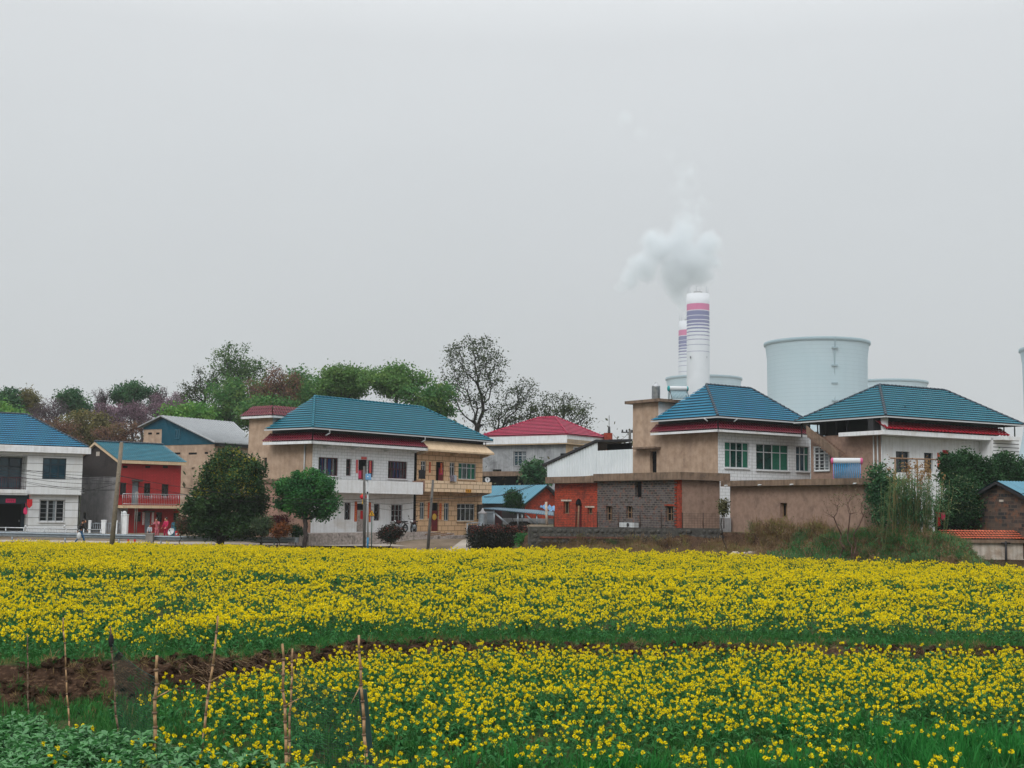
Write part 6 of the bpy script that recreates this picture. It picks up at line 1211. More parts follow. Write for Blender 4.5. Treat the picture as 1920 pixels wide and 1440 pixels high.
p = at(294, 1012.5, 95); person('person in a salmon pink coat with hands raised beside the red house door', p, R(165), .93, joints(.08, .07, (.7, .7), (1.5, 1.5), .06), m_pjack, m_pjack, m_shoe)
p = at(311, 1012, 95.5); person('person in a bright pink suit standing near the leaning white dish', p, R(150), .95, joints(.12, .02, (.3, .2), (.5, .6), .01), m_hot2, m_hot2, m_shoe)
p = at(280, 1013, 94); person('small person in a pale top half hidden behind the concrete pillar', p, R(190), .66, joints(.05, .03, (.2, .2), (.6, .6)), m_cpale, m_cnavy, m_shoe)
# ------------------------------------------------------------------ trees and shrubs
def rgen(seed): return np.random.default_rng(seed)
def tube_np(P0, P1, R0, R1, k=5):
    d = P1 - P0; L = np.linalg.norm(d, axis=1, keepdims=True); d = d / np.maximum(L, 1e-6)
    ref = np.where(np.abs(d[:, 2:3]) < .9, np.array([[0, 0, 1.]]), np.array([[1., 0, 0]])); t = np.cross(d, ref); t /= np.linalg.norm(t, axis=1, keepdims=True); b = np.cross(d, t)
    a = np.arange(k) * 2 * math.pi / k; ca, sa = np.cos(a)[None, :, None], np.sin(a)[None, :, None]; ring = t[:, None] * ca + b[:, None] * sa
    V_ = np.concatenate([P0[:, None] + ring * R0[:, None, None], P1[:, None] + ring * R1[:, None, None]], 1).reshape(-1, 3)
    n = len(P0); base = (np.arange(n) * 2 * k)[:, None]; i = np.arange(k)[None]; j = (i + 1) % k
    return V_, np.stack([base + i, base + j, base + k + j, base + k + i], -1).reshape(-1, 4)
def leaf_np(C, size, g, up=.4, asp=.6, droop=0):
    n = len(C); nv = g.normal(size=(n, 3)); nv[:, 2] += up * 2; nv /= np.linalg.norm(nv, axis=1, keepdims=True)
    t = np.cross(nv, g.normal(size=(n, 3))); t /= np.linalg.norm(t, axis=1, keepdims=True); b = np.cross(nv, t); s = size * g.uniform(.6, 1.4, (n, 1))
    q = np.stack([C - t * s * .5, C + b * s * asp * .5, C + t * s * .5, C - b * s * asp * .5], 1).reshape(-1, 3); return q, np.arange(4 * n).reshape(-1, 4)
def in_blobs(blobs, n, g, shell):
    vol = np.array([b[3] * b[4] * b[5] for b in blobs]) ** .85; idx = g.choice(len(blobs), n, p=vol / vol.sum()); B = np.array(blobs, float)[idx]
    d = g.normal(size=(n, 3)); d /= np.linalg.norm(d, axis=1, keepdims=True); r = g.uniform(0, 1, (n, 1)) ** (1 / 3 if shell == 0 else 1 / (3 + 9 * shell)); return B[:, :3] + d * r * B[:, 3:6]
def grow(base, trunk_top, tips, g, trunk_n=6, wob=.1):
    base = np.array(base); top = np.array(trunk_top); T = [base + (top - base) * k / trunk_n + np.append(g.normal(size=2) * wob * (0 < k), 0) for k in range(trunk_n + 1)]
    nodes = list(T); par = [-1] + list(range(trunk_n)); start = max(1, int(trunk_n * .55))
    arr = np.zeros((len(nodes) + 2 * len(tips) + 5, 3)); arr[:len(nodes)] = nodes; n = len(nodes); ok = np.zeros(len(arr), bool); ok[start:n] = True; cost = np.zeros(len(arr)); 
    for p in tips[np.argsort(np.linalg.norm(tips - top, axis=1))]:
        d = np.linalg.norm(arr[:n] - p, axis=1); s = d + .42 * cost[:n] + np.where(ok[:n], 0, 1e6) + np.maximum(0, arr[:n, 2] - p[2]) * 1.2
        i = int(np.argmin(s)); mid = arr[i] * .45 + p * .55 + g.normal(size=3) * .035 * d[i] + np.array([0, 0, -.05 * d[i]])
        arr[n] = mid; par.append(i); ok[n] = True; cost[n] = cost[i] + d[i] * .5; arr[n + 1] = p; par.append(n); ok[n + 1] = True; cost[n + 1] = cost[i] + d[i]; n += 2
    w = np.ones(n); w[:] = 0; ch = np.zeros(n, int)
    for i in range(1, n): ch[par[i]] += 1
    w[ch == 0] = 1
    for i in range(n - 1, 0, -1): w[par[i]] += w[i]
    return arr[:n], np.array(par), w
def tree(name, label, cat, base, top_h, blobs, n_tips, per_tip, lsize, crad, mats, seed, trunk_r, trunk_top=None, shell=.3, group=None, twig=.012, leaf_frac=1., extra=None, up=.4, stems=None, asp=.6, kk=5):
    """base on the ground; blobs (dx,dy,dz,rx,ry,rz) from the base; parts: trunk (with branches) and crown"""
    g = rgen(seed); base = Vector(base); ob = thing(name, label, cat, tuple(base), group); b3 = np.array(base)
    tips = in_blobs(blobs, n_tips, g, shell) + b3; tt = b3 + np.array(trunk_top if trunk_top else (0, 0, top_h * .45))
    arr, par, w = grow(b3 - np.array([0, 0, .2]), tt, tips, g); ex = .5
    r = twig * w ** ex; r = np.minimum(r, trunk_r * (w / w[0]) ** .4) if r[0] > trunk_r else r * np.clip((w / w.max()) ** .08 * (trunk_r / r[0]) ** ((w / w.max()) ** .4), 1, 50)
    i = np.arange(1, len(arr)); V_, Q_ = tube_np(arr[par[i]], arr[i], np.maximum(r[par[i]] * .85, r[i]), r[i], kk)
    tr = np_mesh('trunk', V_, Q_, mats[0], ob, smooth=True)
    if mats[1] is not None and per_tip:
        ends = arr[7:]; sel = ends[g.uniform(size=len(ends)) < leaf_frac]; C = np.repeat(sel, per_tip, 0); C = C + g.normal(size=C.shape) * crad * np.array([1, 1, .75]); q, f = leaf_np(C, lsize, g, up, asp); np_mesh('crown', q, f, mats[1], ob)
    if extra:                                                             # fresh shoots on the outer upper shell
        nm, mt, n, sz, zmin = extra; P = in_blobs([(b[0], b[1], b[2], b[3] * 1.02, b[4] * 1.02, b[5] * 1.02) for b in blobs], n * 3, g, 1.0); lo = np.array([b[2] for b in blobs]).mean(); P = P[P[:, 2] > zmin][:n] + b3; q, f = leaf_np(P + g.normal(size=P.shape) * .08, sz, g, .9); np_mesh(nm, q, f, mt, ob)
    return ob
def px_tree(name, label, cat, cx, top, hw, bot, Y, n_tips, per_tip, lsize, mats, seed, lobes=5, trunk_r=.16, crad=None, group=None, flat=1., trunk_px=None, shell=.35, jit=.55, rr=(.45, .62), core=1., **kw):
    """crown box in photo pixels at distance Y"""
    s = Y / FPX; b = at(cx if trunk_px is None else trunk_px, 960, Y); z0 = hz(b.x, b.y); c = at(cx, (top + bot) / 2, Y); W = hw * s; Hh = (bot - top) / 2 * s; g = rgen(seed + 999); bl = []
    for k in range(lobes):
        a = 2 * math.pi * k / lobes + g.uniform(-.4, .4); q = g.uniform(.35, jit); rz = g.uniform(-.45, .45) * (1.3 if core < 1 else 1); r_ = g.uniform(*rr)
        bl.append((c.x - b.x + math.cos(a) * W * q, math.sin(a) * W * q * .8, c.z - z0 + rz * Hh, W * r_, W * r_, Hh * r_ * 1.1 * flat))
    bl.append((c.x - b.x + g.uniform(-.1, .1) * W, 0, c.z - z0 + Hh * .3, W * .62 * core, W * .62 * core, Hh * .7 * min(1, core + .15))); bl.append((c.x - b.x, 0, c.z - z0 - Hh * .2, W * .7 * core, W * .7 * core, Hh * .6))
    return tree(name, label, cat, (b.x, b.y, z0), c.z - z0 + Hh, bl, n_tips, per_tip, lsize, crad or lsize * 1.3, mats, seed, trunk_r, ((c.x - b.x) * .4, 0, max(.4, (c.z - z0 - Hh * .75))), shell, group, **kw)
m_bark = surf('dark_bark', '#2b2522', '#1e1a18', rough=.95, nscale=4, kind='Object'); m_bark2 = surf('grey_bark', '#4a4240', '#373130', rough=.95, nscale=4, kind='Object'); m_twig = surf('purple_grey_twig', '#51454a', '#403639', rough=.95, nscale=2, kind='Object')
lf_dark = leafmat('dark_green_leaf', '#3c6142', '#2b4f34', '#4a6c42'); lf_green = leafmat('fresh_green_leaf', '#4d7640', '#3b653a', '#6b8445', .3); lf_bright = leafmat('bright_green_leaf', '#5c8a40', '#477838', '#76964a', .3); lf_olive = leafmat('olive_leaf', '#6b6840', '#565236', '#7a7244')
lf_bare = leafmat('purple_bud', '#574a50', '#453b40', '#66545a', .1); lf_purp = leafmat('mauve_blossom', '#7d6470', '#65545e', '#8a6f7a', .15); lf_rust = leafmat('rusty_young_leaf', '#7c5a4a', '#62493d', '#6b5f42', .2); lf_blk = leafmat('dark_olive_leaf', '#3a4a2a', '#2a361f', '#4a5732', .2); lf_ever = leafmat('evergreen_leaf', '#2a4a2b', '#1b3621', '#365630', .15); lf_ylw = leafmat('yellow_green_shoot', '#9a9434', '#7b8030', '#a89b3e', .3); lf_mid = leafmat('broad_green_leaf', '#35683a', '#27552f', '#44793c', .25); lf_midt = leafmat('light_green_shoot', '#4c8a3d', '#3c7636', None, .25)
G = 'trees on the slope behind the village'
lf_airy = leafmat('airy_spring_leaf', '#4a6a3c', '#38532f', '#5f7745', .3); lf_umb = leafmat('muted_bright_leaf', '#577c41', '#456838', '#6b8748', .3)
KIND = {'airy': (lf_airy, m_bark, 230, 17, .27, dict(twig=.022, leaf_frac=.6, crad=.42, core=.75)), 'dark': (lf_dark, m_bark, 170, 22, .32, dict(crad=.5, core=.42, rr=(.14, .3))), 'bright': (lf_bright, m_bark2, 190, 24, .32, dict(crad=.55)), 'green': (lf_green, m_bark, 190, 24, .31, dict(crad=.55, twig=.02)), 'olive': (lf_olive, m_bark2, 300, 12, .26, dict(crad=.45)), 'bare': (lf_bare, m_twig, 900, 2, .15, dict(twig=.022, crad=.2)), 'purple': (lf_purp, m_twig, 760, 5, .16, dict(twig=.02, crad=.25)), 'rust': (lf_rust, m_twig, 560, 5, .18, dict(twig=.02, crad=.3)), 'sparse': (lf_blk, m_bark, 170, 13, .22, dict(twig=.026, leaf_frac=.5, crad=.4)), 'umb': (lf_umb, m_bark, 190, 20, .28, dict(flat=.55, crad=.5, twig=.024))}
BG = [(10, 722, 34, 800, 176, 'dark', 'dark green tree crown at the left edge of the slope'), (4, 752, 38, 810, 158, 'bright', 'bright green tree below the dark crown at the left edge'), (52, 726, 22, 800, 178, 'olive', 'narrow olive tree between the left edge crown and bare trees'), (92, 736, 42, 820, 168, 'bare', 'bare purple grey tree above the hip of the left white roof'), (140, 715, 33, 790, 180, 'dark', 'dark green tree left of the thin bare top, on the skyline'), (190, 722, 17, 790, 182, 'bare', 'thin bare tree top between two dark green skyline trees'), (166, 762, 48, 850, 154, 'olive', 'olive brown tree right behind the red house gable'), (246, 711, 38, 785, 184, 'dark', 'dark green tree on the skyline left of the mauve tree'), (262, 746, 44, 815, 166, 'purple', 'mauve blossoming tree above the tan barn gable'), (222, 786, 42, 850, 150, 'rust', 'rusty brown tree between olive tree and tan barn'), (98, 782, 52, 840, 148, 'rust', 'rusty bare tree just over the left white house roof'), (300, 722, 22, 790, 184, 'bare', 'slender bare tree left of the mauve grey skyline tree'), (330, 730, 42, 805, 172, 'purple', 'mauve grey tree on the skyline above the grey barn roof'), (376, 682, 38, 770, 164, 'sparse', 'spindly dark limbed tree leaning left of the tallest green tree'), (352, 756, 52, 812, 148, 'bright', 'low bright green tree over the grey barn ridge'), (446, 636, 62, 748, 172, 'airy', 'tallest airy tree above the tan stair tower'), (440, 702, 64, 815, 156, 'green', 'broad green tree behind the grey barn roof end'), (515, 672, 46, 785, 150, 'rust', 'reddish brown tree in front of the green ones by the stair tower'), (565, 686, 36, 780, 158, 'green', 'green tree between the reddish tree and the umbrella tree'), (622, 692, 40, 780, 150, 'green', 'small green tree under the left flank of the first umbrella tree'), (650, 684, 58, 752, 146, 'umb', 'umbrella shaped bright tree above the roof ridge, left one'), (738, 680, 68, 748, 142, 'umb', 'umbrella shaped bright tree above the roof ridge, right one'), (806, 714, 42, 800, 138, 'green', 'green tree at the right hip of the big blue roof'), (490, 742, 50, 800, 146, 'green', 'green tree directly above the maroon tower roof'), (205, 752, 40, 820, 170, 'purple', 'mauve tree between olive tree and dark skyline tree'), (60, 770, 44, 830, 152, 'bare', 'bare grey tree behind the ridge of the left white house')]
for k, (cx, tp, hw, bt, Y, kd, lb) in enumerate(BG):
    lf, bk_, nt_, pt_, ls, kw = KIND[kd]; nt_ = int(nt_ * (.6 + hw / 80)); px_tree('tree', lb, 'tree', cx, tp, hw, bt, Y, nt_, pt_, ls, (bk_, lf), 100 + k, lobes=12 + k % 4, group=G, trunk_r=.2, **{**dict(jit=1.0, rr=(.18, .36), core=.62), **kw})
# the big dark tree and its sparse neighbours
Y = 148; b = at(893, 960, Y); z0 = hz(b.x, b.y); P = lambda x, y: at(x, y, Y)
def blob(x, y, rx, ry, dy=0): p = at(x, y, Y); s = Y / FPX; return (p.x - b.x, dy, p.z - z0, rx * s, rx * s * .9, ry * s)
tree('tall_tree', 'tall dark limbed tree with thin spring leaves standing against the sky', 'tree', (b.x, b.y, z0), 20, [blob(888, 668, 52, 36), blob(846, 700, 26, 30), blob(925, 690, 30, 34), blob(880, 720, 50, 36), blob(915, 745, 26, 26), blob(838, 745, 22, 26), blob(900, 780, 30, 20), blob(870, 660, 30, 26), blob(912, 658, 28, 24)], 420, 10, .23, .42, (m_bark, lf_blk), 301, .33, (-.2, 0, (P(885, 800).z - z0)), .55, G, .017, .62, up=.1)
for k, (bx, pts, n, lb) in enumerate(((930, [(985, 728, 22, 18), (968, 745, 24, 20), (950, 775, 26, 20), (935, 790, 22, 16), (995, 760, 18, 16)], 300, 'thin leaning tree growing right of the tall dark tree'), (1052, [(1045, 758, 30, 20), (1080, 765, 26, 22), (1060, 780, 40, 20), (1100, 790, 14, 14), (1030, 790, 26, 16)], 420, 'low sparse tree peeping over the crimson roof'), (1002, [(1005, 775, 22, 18), (985, 790, 26, 14), (1020, 745, 10, 10)], 180, 'wispy tree between the leaning tree and the crimson roof'))):
    Y = 156; b = at(bx, 960, Y); z0 = hz(b.x, b.y); tree('tree', lb, 'tree', (b.x, b.y, z0), 12, [blob(*q) for q in pts], int(n * .7), 9, .22, .4, (m_bark, lf_blk), 320 + k, .2, (0, 0, P(bx, 815).z - z0), .5, G, .02, .6, up=.1)
# undergrowth between the trunks on the slope
g = rgen(55); n = 34000; X = g.uniform(-78, 26, n); Yy = g.uniform(122, 190, n) ; Zz = height(X, Yy) + np.abs(g.normal(size=n)) * 2.3; clump = lumps(X * 1.5, Yy * 1.5) > -.35; C = np.stack([X, Yy, Zz], 1)[clump]; q, f = leaf_np(C, .55, g, .3)
o = np_mesh('undergrowth', q, f, leafmat('undergrowth_leaf', '#55503f', '#3f4f36', '#665848', .2), None, (0, 150, 0)); tag(o, 'brown green undergrowth between the trees on the slope', 'undergrowth', kind='stuff')
# ---- trees and shrubs in the village
def blob_tree(name, label, px, Y, bl, n, per, ls, mats, seed, tr, top_y, crad, extra, group=None, cat='tree', **kw):
    b = at(px, 960, Y); z0 = hz(b.x, b.y); s = Y / FPX; g_ = rgen(seed + 7); B = []
    for x, y, rx, ry in bl: rx, ry = rx - 5, ry - 5; p = at(x, y, Y); B.append((p.x - b.x, g_.uniform(-.5, .5) * (bl[0][2] * s), p.z - z0, rx * s, rx * s, ry * s))
    return tree(name, label, cat if name != 'bare_shrub' else 'shrub', (b.x, b.y, z0), 5, B, n, per, ls, crad, mats, seed, tr, (0, 0, max(.3, at(px, top_y, Y).z - z0)), .85, group, extra=extra, **kw)
blob_tree('evergreen_tree', 'big dense dark evergreen with yellow tipped top before the tan barn', 415, 88, [(430, 866, 33, 29), (470, 886, 28, 30), (404, 898, 30, 32), (450, 915, 45, 36), (398, 938, 42, 34), (372, 962, 31, 28), (440, 962, 48, 36), (360, 986, 24, 20), (402, 984, 42, 24), (452, 986, 36, 22), (478, 940, 22, 26)], 620, 34, .19, (m_bark, leafmat('olive_evergreen_leaf', '#2f4a2a', '#1f361d', '#3d5a30', .15)), 401, .28, 985, .27, ('new_shoots', lf_ylw, 4200, .16, 3.6))
blob_tree('round_tree', 'round crowned fresh green tree with a forked trunk before the white tiled house', 574, 88, [(578, 897, 30, 20), (543, 915, 27, 20), (609, 910, 26, 21), (530, 944, 20, 15), (575, 930, 36, 22), (616, 944, 20, 20), (556, 954, 28, 14), (602, 962, 22, 13)], 330, 26, .18, (m_bark2, lf_mid), 402, .16, 974, .23, ('new_shoots', lf_midt, 3400, .17, 2.5), twig=.014)
lf_redtip = leafmat('red_new_leaf', '#7a3a33', '#5c2f2a', '#8a4a38', .2); lf_hedge = leafmat('dark_hedge_leaf', '#2b2a26', '#1f2620', '#3a2b28', .1)
def shrub(label, cx, top, hw, bot, Y, n, mats, seed, per=14, ls=.1, cat='shrub', name='shrub', group=None, extra=None, lobes=5, z0=None, shell=.7, stem=.03, crad=.14):
    return px_tree(name, label, cat, cx, top, hw, bot, Y, n, per, ls, mats, seed, lobes=lobes, trunk_r=stem, crad=crad, shell=shell, twig=.006, extra=extra, group=group, jit=.6)
shrub('round clipped reddish bush on a short stem before the white terrace', 732, 986, 22, 1016, 80, 150, (m_bark, lf_hedge), 411, 18, .11, extra=('new_shoots', lf_redtip, 700, .1, .75))
# hedge
Y = 80; a, b = at(884, 1000, Y), at(990, 1000, Y); zt_, zb_ = at(937, 989, Y).z, hz((a.x + b.x) / 2, Y); W = b.x - a.x
bl = [(W * (k + .5) / 7 - W / 2, 0, (zt_ - zb_) * .62, W / 9, .7, (zt_ - zb_) * .42) for k in range(7)]
hg = tree('hedge', 'long dark hedge with reddish new leaves beside the concrete track', 'hedge', ((a.x + b.x) / 2, Y, zb_), 1.5, bl, 420, 22, .11, .16, (m_bark, lf_hedge), 412, .06, (0, 0, .5), .8, None, .007, extra=('new_shoots', lf_redtip, 2600, .1, (zt_ - zb_) * .8))
shrub('dark leafy tree squeezed between grey cement house and tin shed', 1003, 866, 24, 910, 118, 160, (m_bark, lf_dark), 413, 10, .28, 'tree', 'small_tree', crad=.35, stem=.12)
shrub('dark conical clipped shrub before the faded blue roof', 963, 918, 15, 962, 106, 150, (m_bark, lf_ever), 414, 16, .16, extra=None, lobes=4, crad=.2)
lf_olv2 = leafmat('mottled_leaf', '#5a5a3a', '#3a3f2a', '#7a7256', .2)
shrub('small mottled tree in the gap between the two brown walls', 1357, 934, 9, 974, 73, 70, (m_bark, lf_olv2), 415, 8, .12, 'tree', 'small_tree', crad=.1)
for k, (cx, tp, hw, bt, Y, n, lf, lb) in enumerate(((1788, 852, 26, 930, 74, 200, lf_ever, 'dark upright shrub in front of the red door papers'), (1812, 842, 24, 930, 75, 200, lf_ever, 'taller dark shrub rising to a point beside the red papered door'), (1848, 858, 28, 930, 75, 200, lf_ever, 'dark shrub in the middle of the row under the white grooved wall'), (1884, 848, 26, 930, 76, 200, lf_ever, 'dark shrub with ragged top close to the grooved wall window'), (1912, 858, 24, 930, 76, 180, lf_ever, 'dark shrub cut off by the right edge above the brick house'))): shrub(lb, cx, tp, hw, bt, Y, n, (m_bark, lf), 420 + k, 14, .15, group='dark shrubs before the stair side house', lobes=6, crad=.2, extra=('new_shoots', lf_dark, 500, .14, 1.6))
lf_pale = leafmat('pale_flower_cluster', '#6c7550', '#56663f', '#848a66', .2)
shrub('broad shrub with pale flower clusters between reeds and brick house', 1802, 893, 46, 985, 68, 340, (m_bark, lf_ever), 430, 16, .13, lobes=8, crad=.2, extra=('flower_cluster', lf_pale, 1500, .12, 1.2)); shrub('dark ragged shrub leaning at the right corner of the brown shed', 1655, 868, 27, 1000, 65.5, 260, (m_bark, lf_dark), 431, 12, .14, lobes=7, crad=.2)
shrub('mixed green shrub at the foot of the big evergreen', 492, 968, 24, 1004, 87, 130, (m_bark, leafmat('mixed_shrub_leaf', '#4d6044', '#3a4d38', '#7b7552', .2)), 432, 14, .13); shrub('orange brown leaved shrub beside the round crowned tree', 527, 981, 20, 1006, 87, 120, (m_bark, leafmat('orange_leaf', '#86502c', '#603a28', '#4c4a2c', .2)), 433, 14, .12); shrub('dark red leaved shrub above the orange one by the pinkish wall', 522, 966, 24, 985, 89, 100, (m_bark, leafmat('dark_red_leaf', '#6b2f33', '#4c2629', None, .2)), 434, 10, .12); shrub('small dark green bush behind the guardrail end', 556, 985, 12, 1006, 88.5, 60, (m_bark, lf_ever), 435, 14, .12); shrub('small fresh green weed clump in front of the hedge end', 980, 998, 12, 1022, 76, 60, (m_bark, lf_mid), 436, 12, .11); shrub('reddish and green shrub on the left flank of the evergreen', 343, 968, 14, 1002, 88, 80, (m_bark, leafmat('red_green_leaf', '#6a4038', '#34533a', '#2c6a4c', .2)), 437, 14, .13)
px_tree('bare_tree', 'small pruned bare tree in front of the pinkish lower wall', 'tree', 490, 930, 22, 960, 88.5, 14, 0, .1, (m_bark, None), 440, trunk_r=.1, twig=.02, lobes=4, trunk_px=490)
for k, (cx, bl) in enumerate(((1572, [(1552, 950, 22, 30), (1566, 930, 18, 26)]), (1592, [(1585, 925, 20, 26), (1600, 945, 20, 30)]), (1604, [(1612, 920, 16, 28), (1622, 950, 16, 26)]))): blob_tree('bare_shrub', ['leafless reddish shrub, left stem of the three before the brown shed', 'leafless reddish shrub, middle stem of the three before the brown shed', 'leafless reddish shrub, right stem of the three before the brown shed'][k], cx, 63, bl, 46, 2, .08, (surf('red_brown_twig', '#5a4038', '#47322c', rough=.95, kind='Object'), lf_olv2), 441 + k, .03, 1002, .12, None, twig=.006, leaf_frac=.35, group='leafless shrubs before the brown shed')
# reeds
g = rgen(77); Y0 = 63; ob = thing('reed_clump', 'tall clump of green and dry reeds between brown shed and brick house', 'reeds', tuple(at(1712, 1030, Y0))); m_dry = surf('dry_reed', '#8a7048', '#6d5536', rough=.9, kind='Object'); lf_reed = leafmat('reed_leaf', '#4a744c', '#38603f', '#6b7a4a', .3)
P0, P1, R0, R1, LC = [], [], [], [], []
for k in range(240):
    x = g.normal(1712, 26); x = min(max(x, 1655), 1772); y = Y0 + g.uniform(-1.2, 2.2); b = at(x, 1000, y); zb_ = hz(b.x, y); dry = k % 5 == 0; top = at(x + g.normal(0, 7) + (x - 1712) * .12, g.uniform(868, 905) if dry else g.uniform(890, 950), y); a = np.array([b.x, y, zb_]); e = np.array(top); m_ = a * .5 + e * .5 + np.append(g.normal(size=2) * .05, 0)
    for p, q, r in ((a, m_, .014), (m_, e, .011)): P0.append(p); P1.append(q); R0.append(r); R1.append(r * .8)
    for _ in range(17 if not dry else 3): s = g.uniform(.25, 1); LC.append(a + (e - a) * s)
V_, Q_ = tube_np(np.array(P0), np.array(P1), np.array(R0), np.array(R1), 4); np_mesh('stem', V_, Q_, surf('reed_stem', '#5f6a42', '#7d6a45', rough=.9, kind='Object', nscale=1.5, lo=.5, hi=.6), ob)
LC = np.array(LC); n = len(LC); az = g.uniform(0, 6.28, n); Ls = g.uniform(.3, .75, n); d = np.stack([np.cos(az), np.sin(az), g.uniform(.1, .9, n)], 1); d /= np.linalg.norm(d, axis=1, keepdims=True); sd = np.cross(d, [0, 0, 1.]); sd /= np.linalg.norm(sd, axis=1, keepdims=True); mid = LC + d * (Ls * .5)[:, None]; tip = LC + d * Ls[:, None] - np.array([0, 0, 1]) * (Ls * .35)[:, None]; wd = .028
V_ = np.stack([LC, mid - sd * wd, tip, mid + sd * wd], 1).reshape(-1, 3); np_mesh('leaf_blades', V_, np.arange(4 * n).reshape(-1, 4), lf_reed, ob)
PL = []
for k in range(30): x = g.normal(1712, 24); y = Y0 + g.uniform(-1, 2); t_ = np.array(at(x, g.uniform(872, 905), y)); PL.append(t_[None] + g.normal(size=(26, 3)) * np.array([.05, .05, .26]))
q, f = leaf_np(np.concatenate(PL), .14, g, 0, .35); np_mesh('seed_plume', q, f, leafmat('dry_plume', '#8d6b45', '#6d4e33', '#9c8058', .2), ob)
# ------------------------------------------------------------------ crops: instanced plants, one object per mass
def scatter(name, label, cat, pts, scale, rot, idx, sources, mat_dummy=None):
    """stuff: geometry nodes put plant sources on points"""
    me = bpy.data.meshes.new(name); n = len(pts); me.vertices.add(n); me.vertices.foreach_set('co', np.asarray(pts, np.float32).ravel())
    for nm, ty, dat in (('scl', 'FLOAT', scale), ('idx', 'INT', idx)): a = me.attributes.new(nm, ty, 'POINT'); a.data.foreach_set('value', np.asarray(dat, np.float32 if ty == 'FLOAT' else np.int32))
    a = me.attributes.new('rot', 'FLOAT_VECTOR', 'POINT'); a.data.foreach_set('vector', np.asarray(rot, np.float32).ravel()); me.update()
    col = bpy.data.collections.new(name + '_sources')
    for s in sources: col.objects.link(s)
    ob = link(name, me); tag(ob, label, cat, kind='stuff'); ng = bpy.data.node_groups.new(name + '_scatter', 'GeometryNodeTree'); ng.interface.new_socket('Geometry', in_out='INPUT', socket_type='NodeSocketGeometry'); ng.interface.new_socket('Geometry', in_out='OUTPUT', socket_type='NodeSocketGeometry')
    N = ng.nodes.new; gi, go, ip, ci = N('NodeGroupInput'), N('NodeGroupOutput'), N('GeometryNodeInstanceOnPoints'), N('GeometryNodeCollectionInfo'); ci.inputs['Collection'].default_value = col; ci.inputs['Separate Children'].default_value = True; ci.inputs['Reset Children'].default_value = True; ip.inputs['Pick Instance'].default_value = True
    def attr(nm, ty): q = N('GeometryNodeInputNamedAttribute'); q.data_type = ty; q.inputs[0].default_value = nm; return q.outputs[0]
    er = N('FunctionNodeEulerToRotation'); L = ng.links.new; L(gi.outputs[0], ip.inputs['Points']); L(ci.outputs[0], ip.inputs['Instance']); L(attr('idx', 'INT'), ip.inputs['Instance Index']); L(attr('rot', 'FLOAT_VECTOR'), er.inputs[0]); L(er.outputs[0], ip.inputs['Rotation']); L(attr('scl', 'FLOAT'), ip.inputs['Scale']); L(ip.outputs[0], go.inputs[0])
    md = ob.modifiers.new('scatter', 'NODES'); md.node_group = ng; return ob
def source(name, parts):
    """one unlinked plant mesh from (verts, quads, material) groups"""
    me = bpy.data.meshes.new(name); VV, QQ, MI = [], [], []; b = 0
    for k, (v, q, m) in enumerate(parts): VV.append(v); QQ.append(q + b); MI.append(np.full(len(q), k)); b += len(v); me.materials.append(m)
    V_, Q_, M_ = np.concatenate(VV), np.concatenate(QQ), np.concatenate(MI); me.vertices.add(len(V_)); me.vertices.foreach_set('co', V_.astype(np.float32).ravel()); me.loops.add(Q_.size); me.loops.foreach_set('vertex_index', Q_.astype(np.int32).ravel()); me.polygons.add(len(Q_)); me.polygons.foreach_set('loop_start', np.arange(0, Q_.size, 4, dtype=np.int32)); me.polygons.foreach_set('material_index', M_.astype(np.int32)); me.update(calc_edges=True)
    return bpy.data.objects.new(name, me)
def blade_np(P, az, L, el, w, bend=.4):
    """narrow leaves from points P"""
    d = np.stack([np.cos(az) * np.cos(el), np.sin(az) * np.cos(el), np.sin(el)], 1); s = np.stack([-np.sin(az), np.cos(az), np.zeros_like(az)], 1); m = P + d * (L * .55)[:, None]; t = P + d * L[:, None] - np.array([0, 0, 1]) * (L * bend)[:, None]; w = np.asarray(w).reshape(-1, 1)
    return np.stack([P, m - s * w, t, m + s * w], 1).reshape(-1, 3), np.arange(4 * len(P)).reshape(-1, 4)
m_pet = leafmat('rape_petal', '#ecd912', '#e0c60c', '#f0e020', .3, .6); m_stem = leafmat('rape_stem', '#426c36', '#31572e', None, .1, .8); m_rleaf = leafmat('rape_leaf', '#37733a', '#285c30', '#4d7f3c', .25, .8); m_bud = leafmat('rape_bud', '#7c8a24', '#66781f', None, .2)
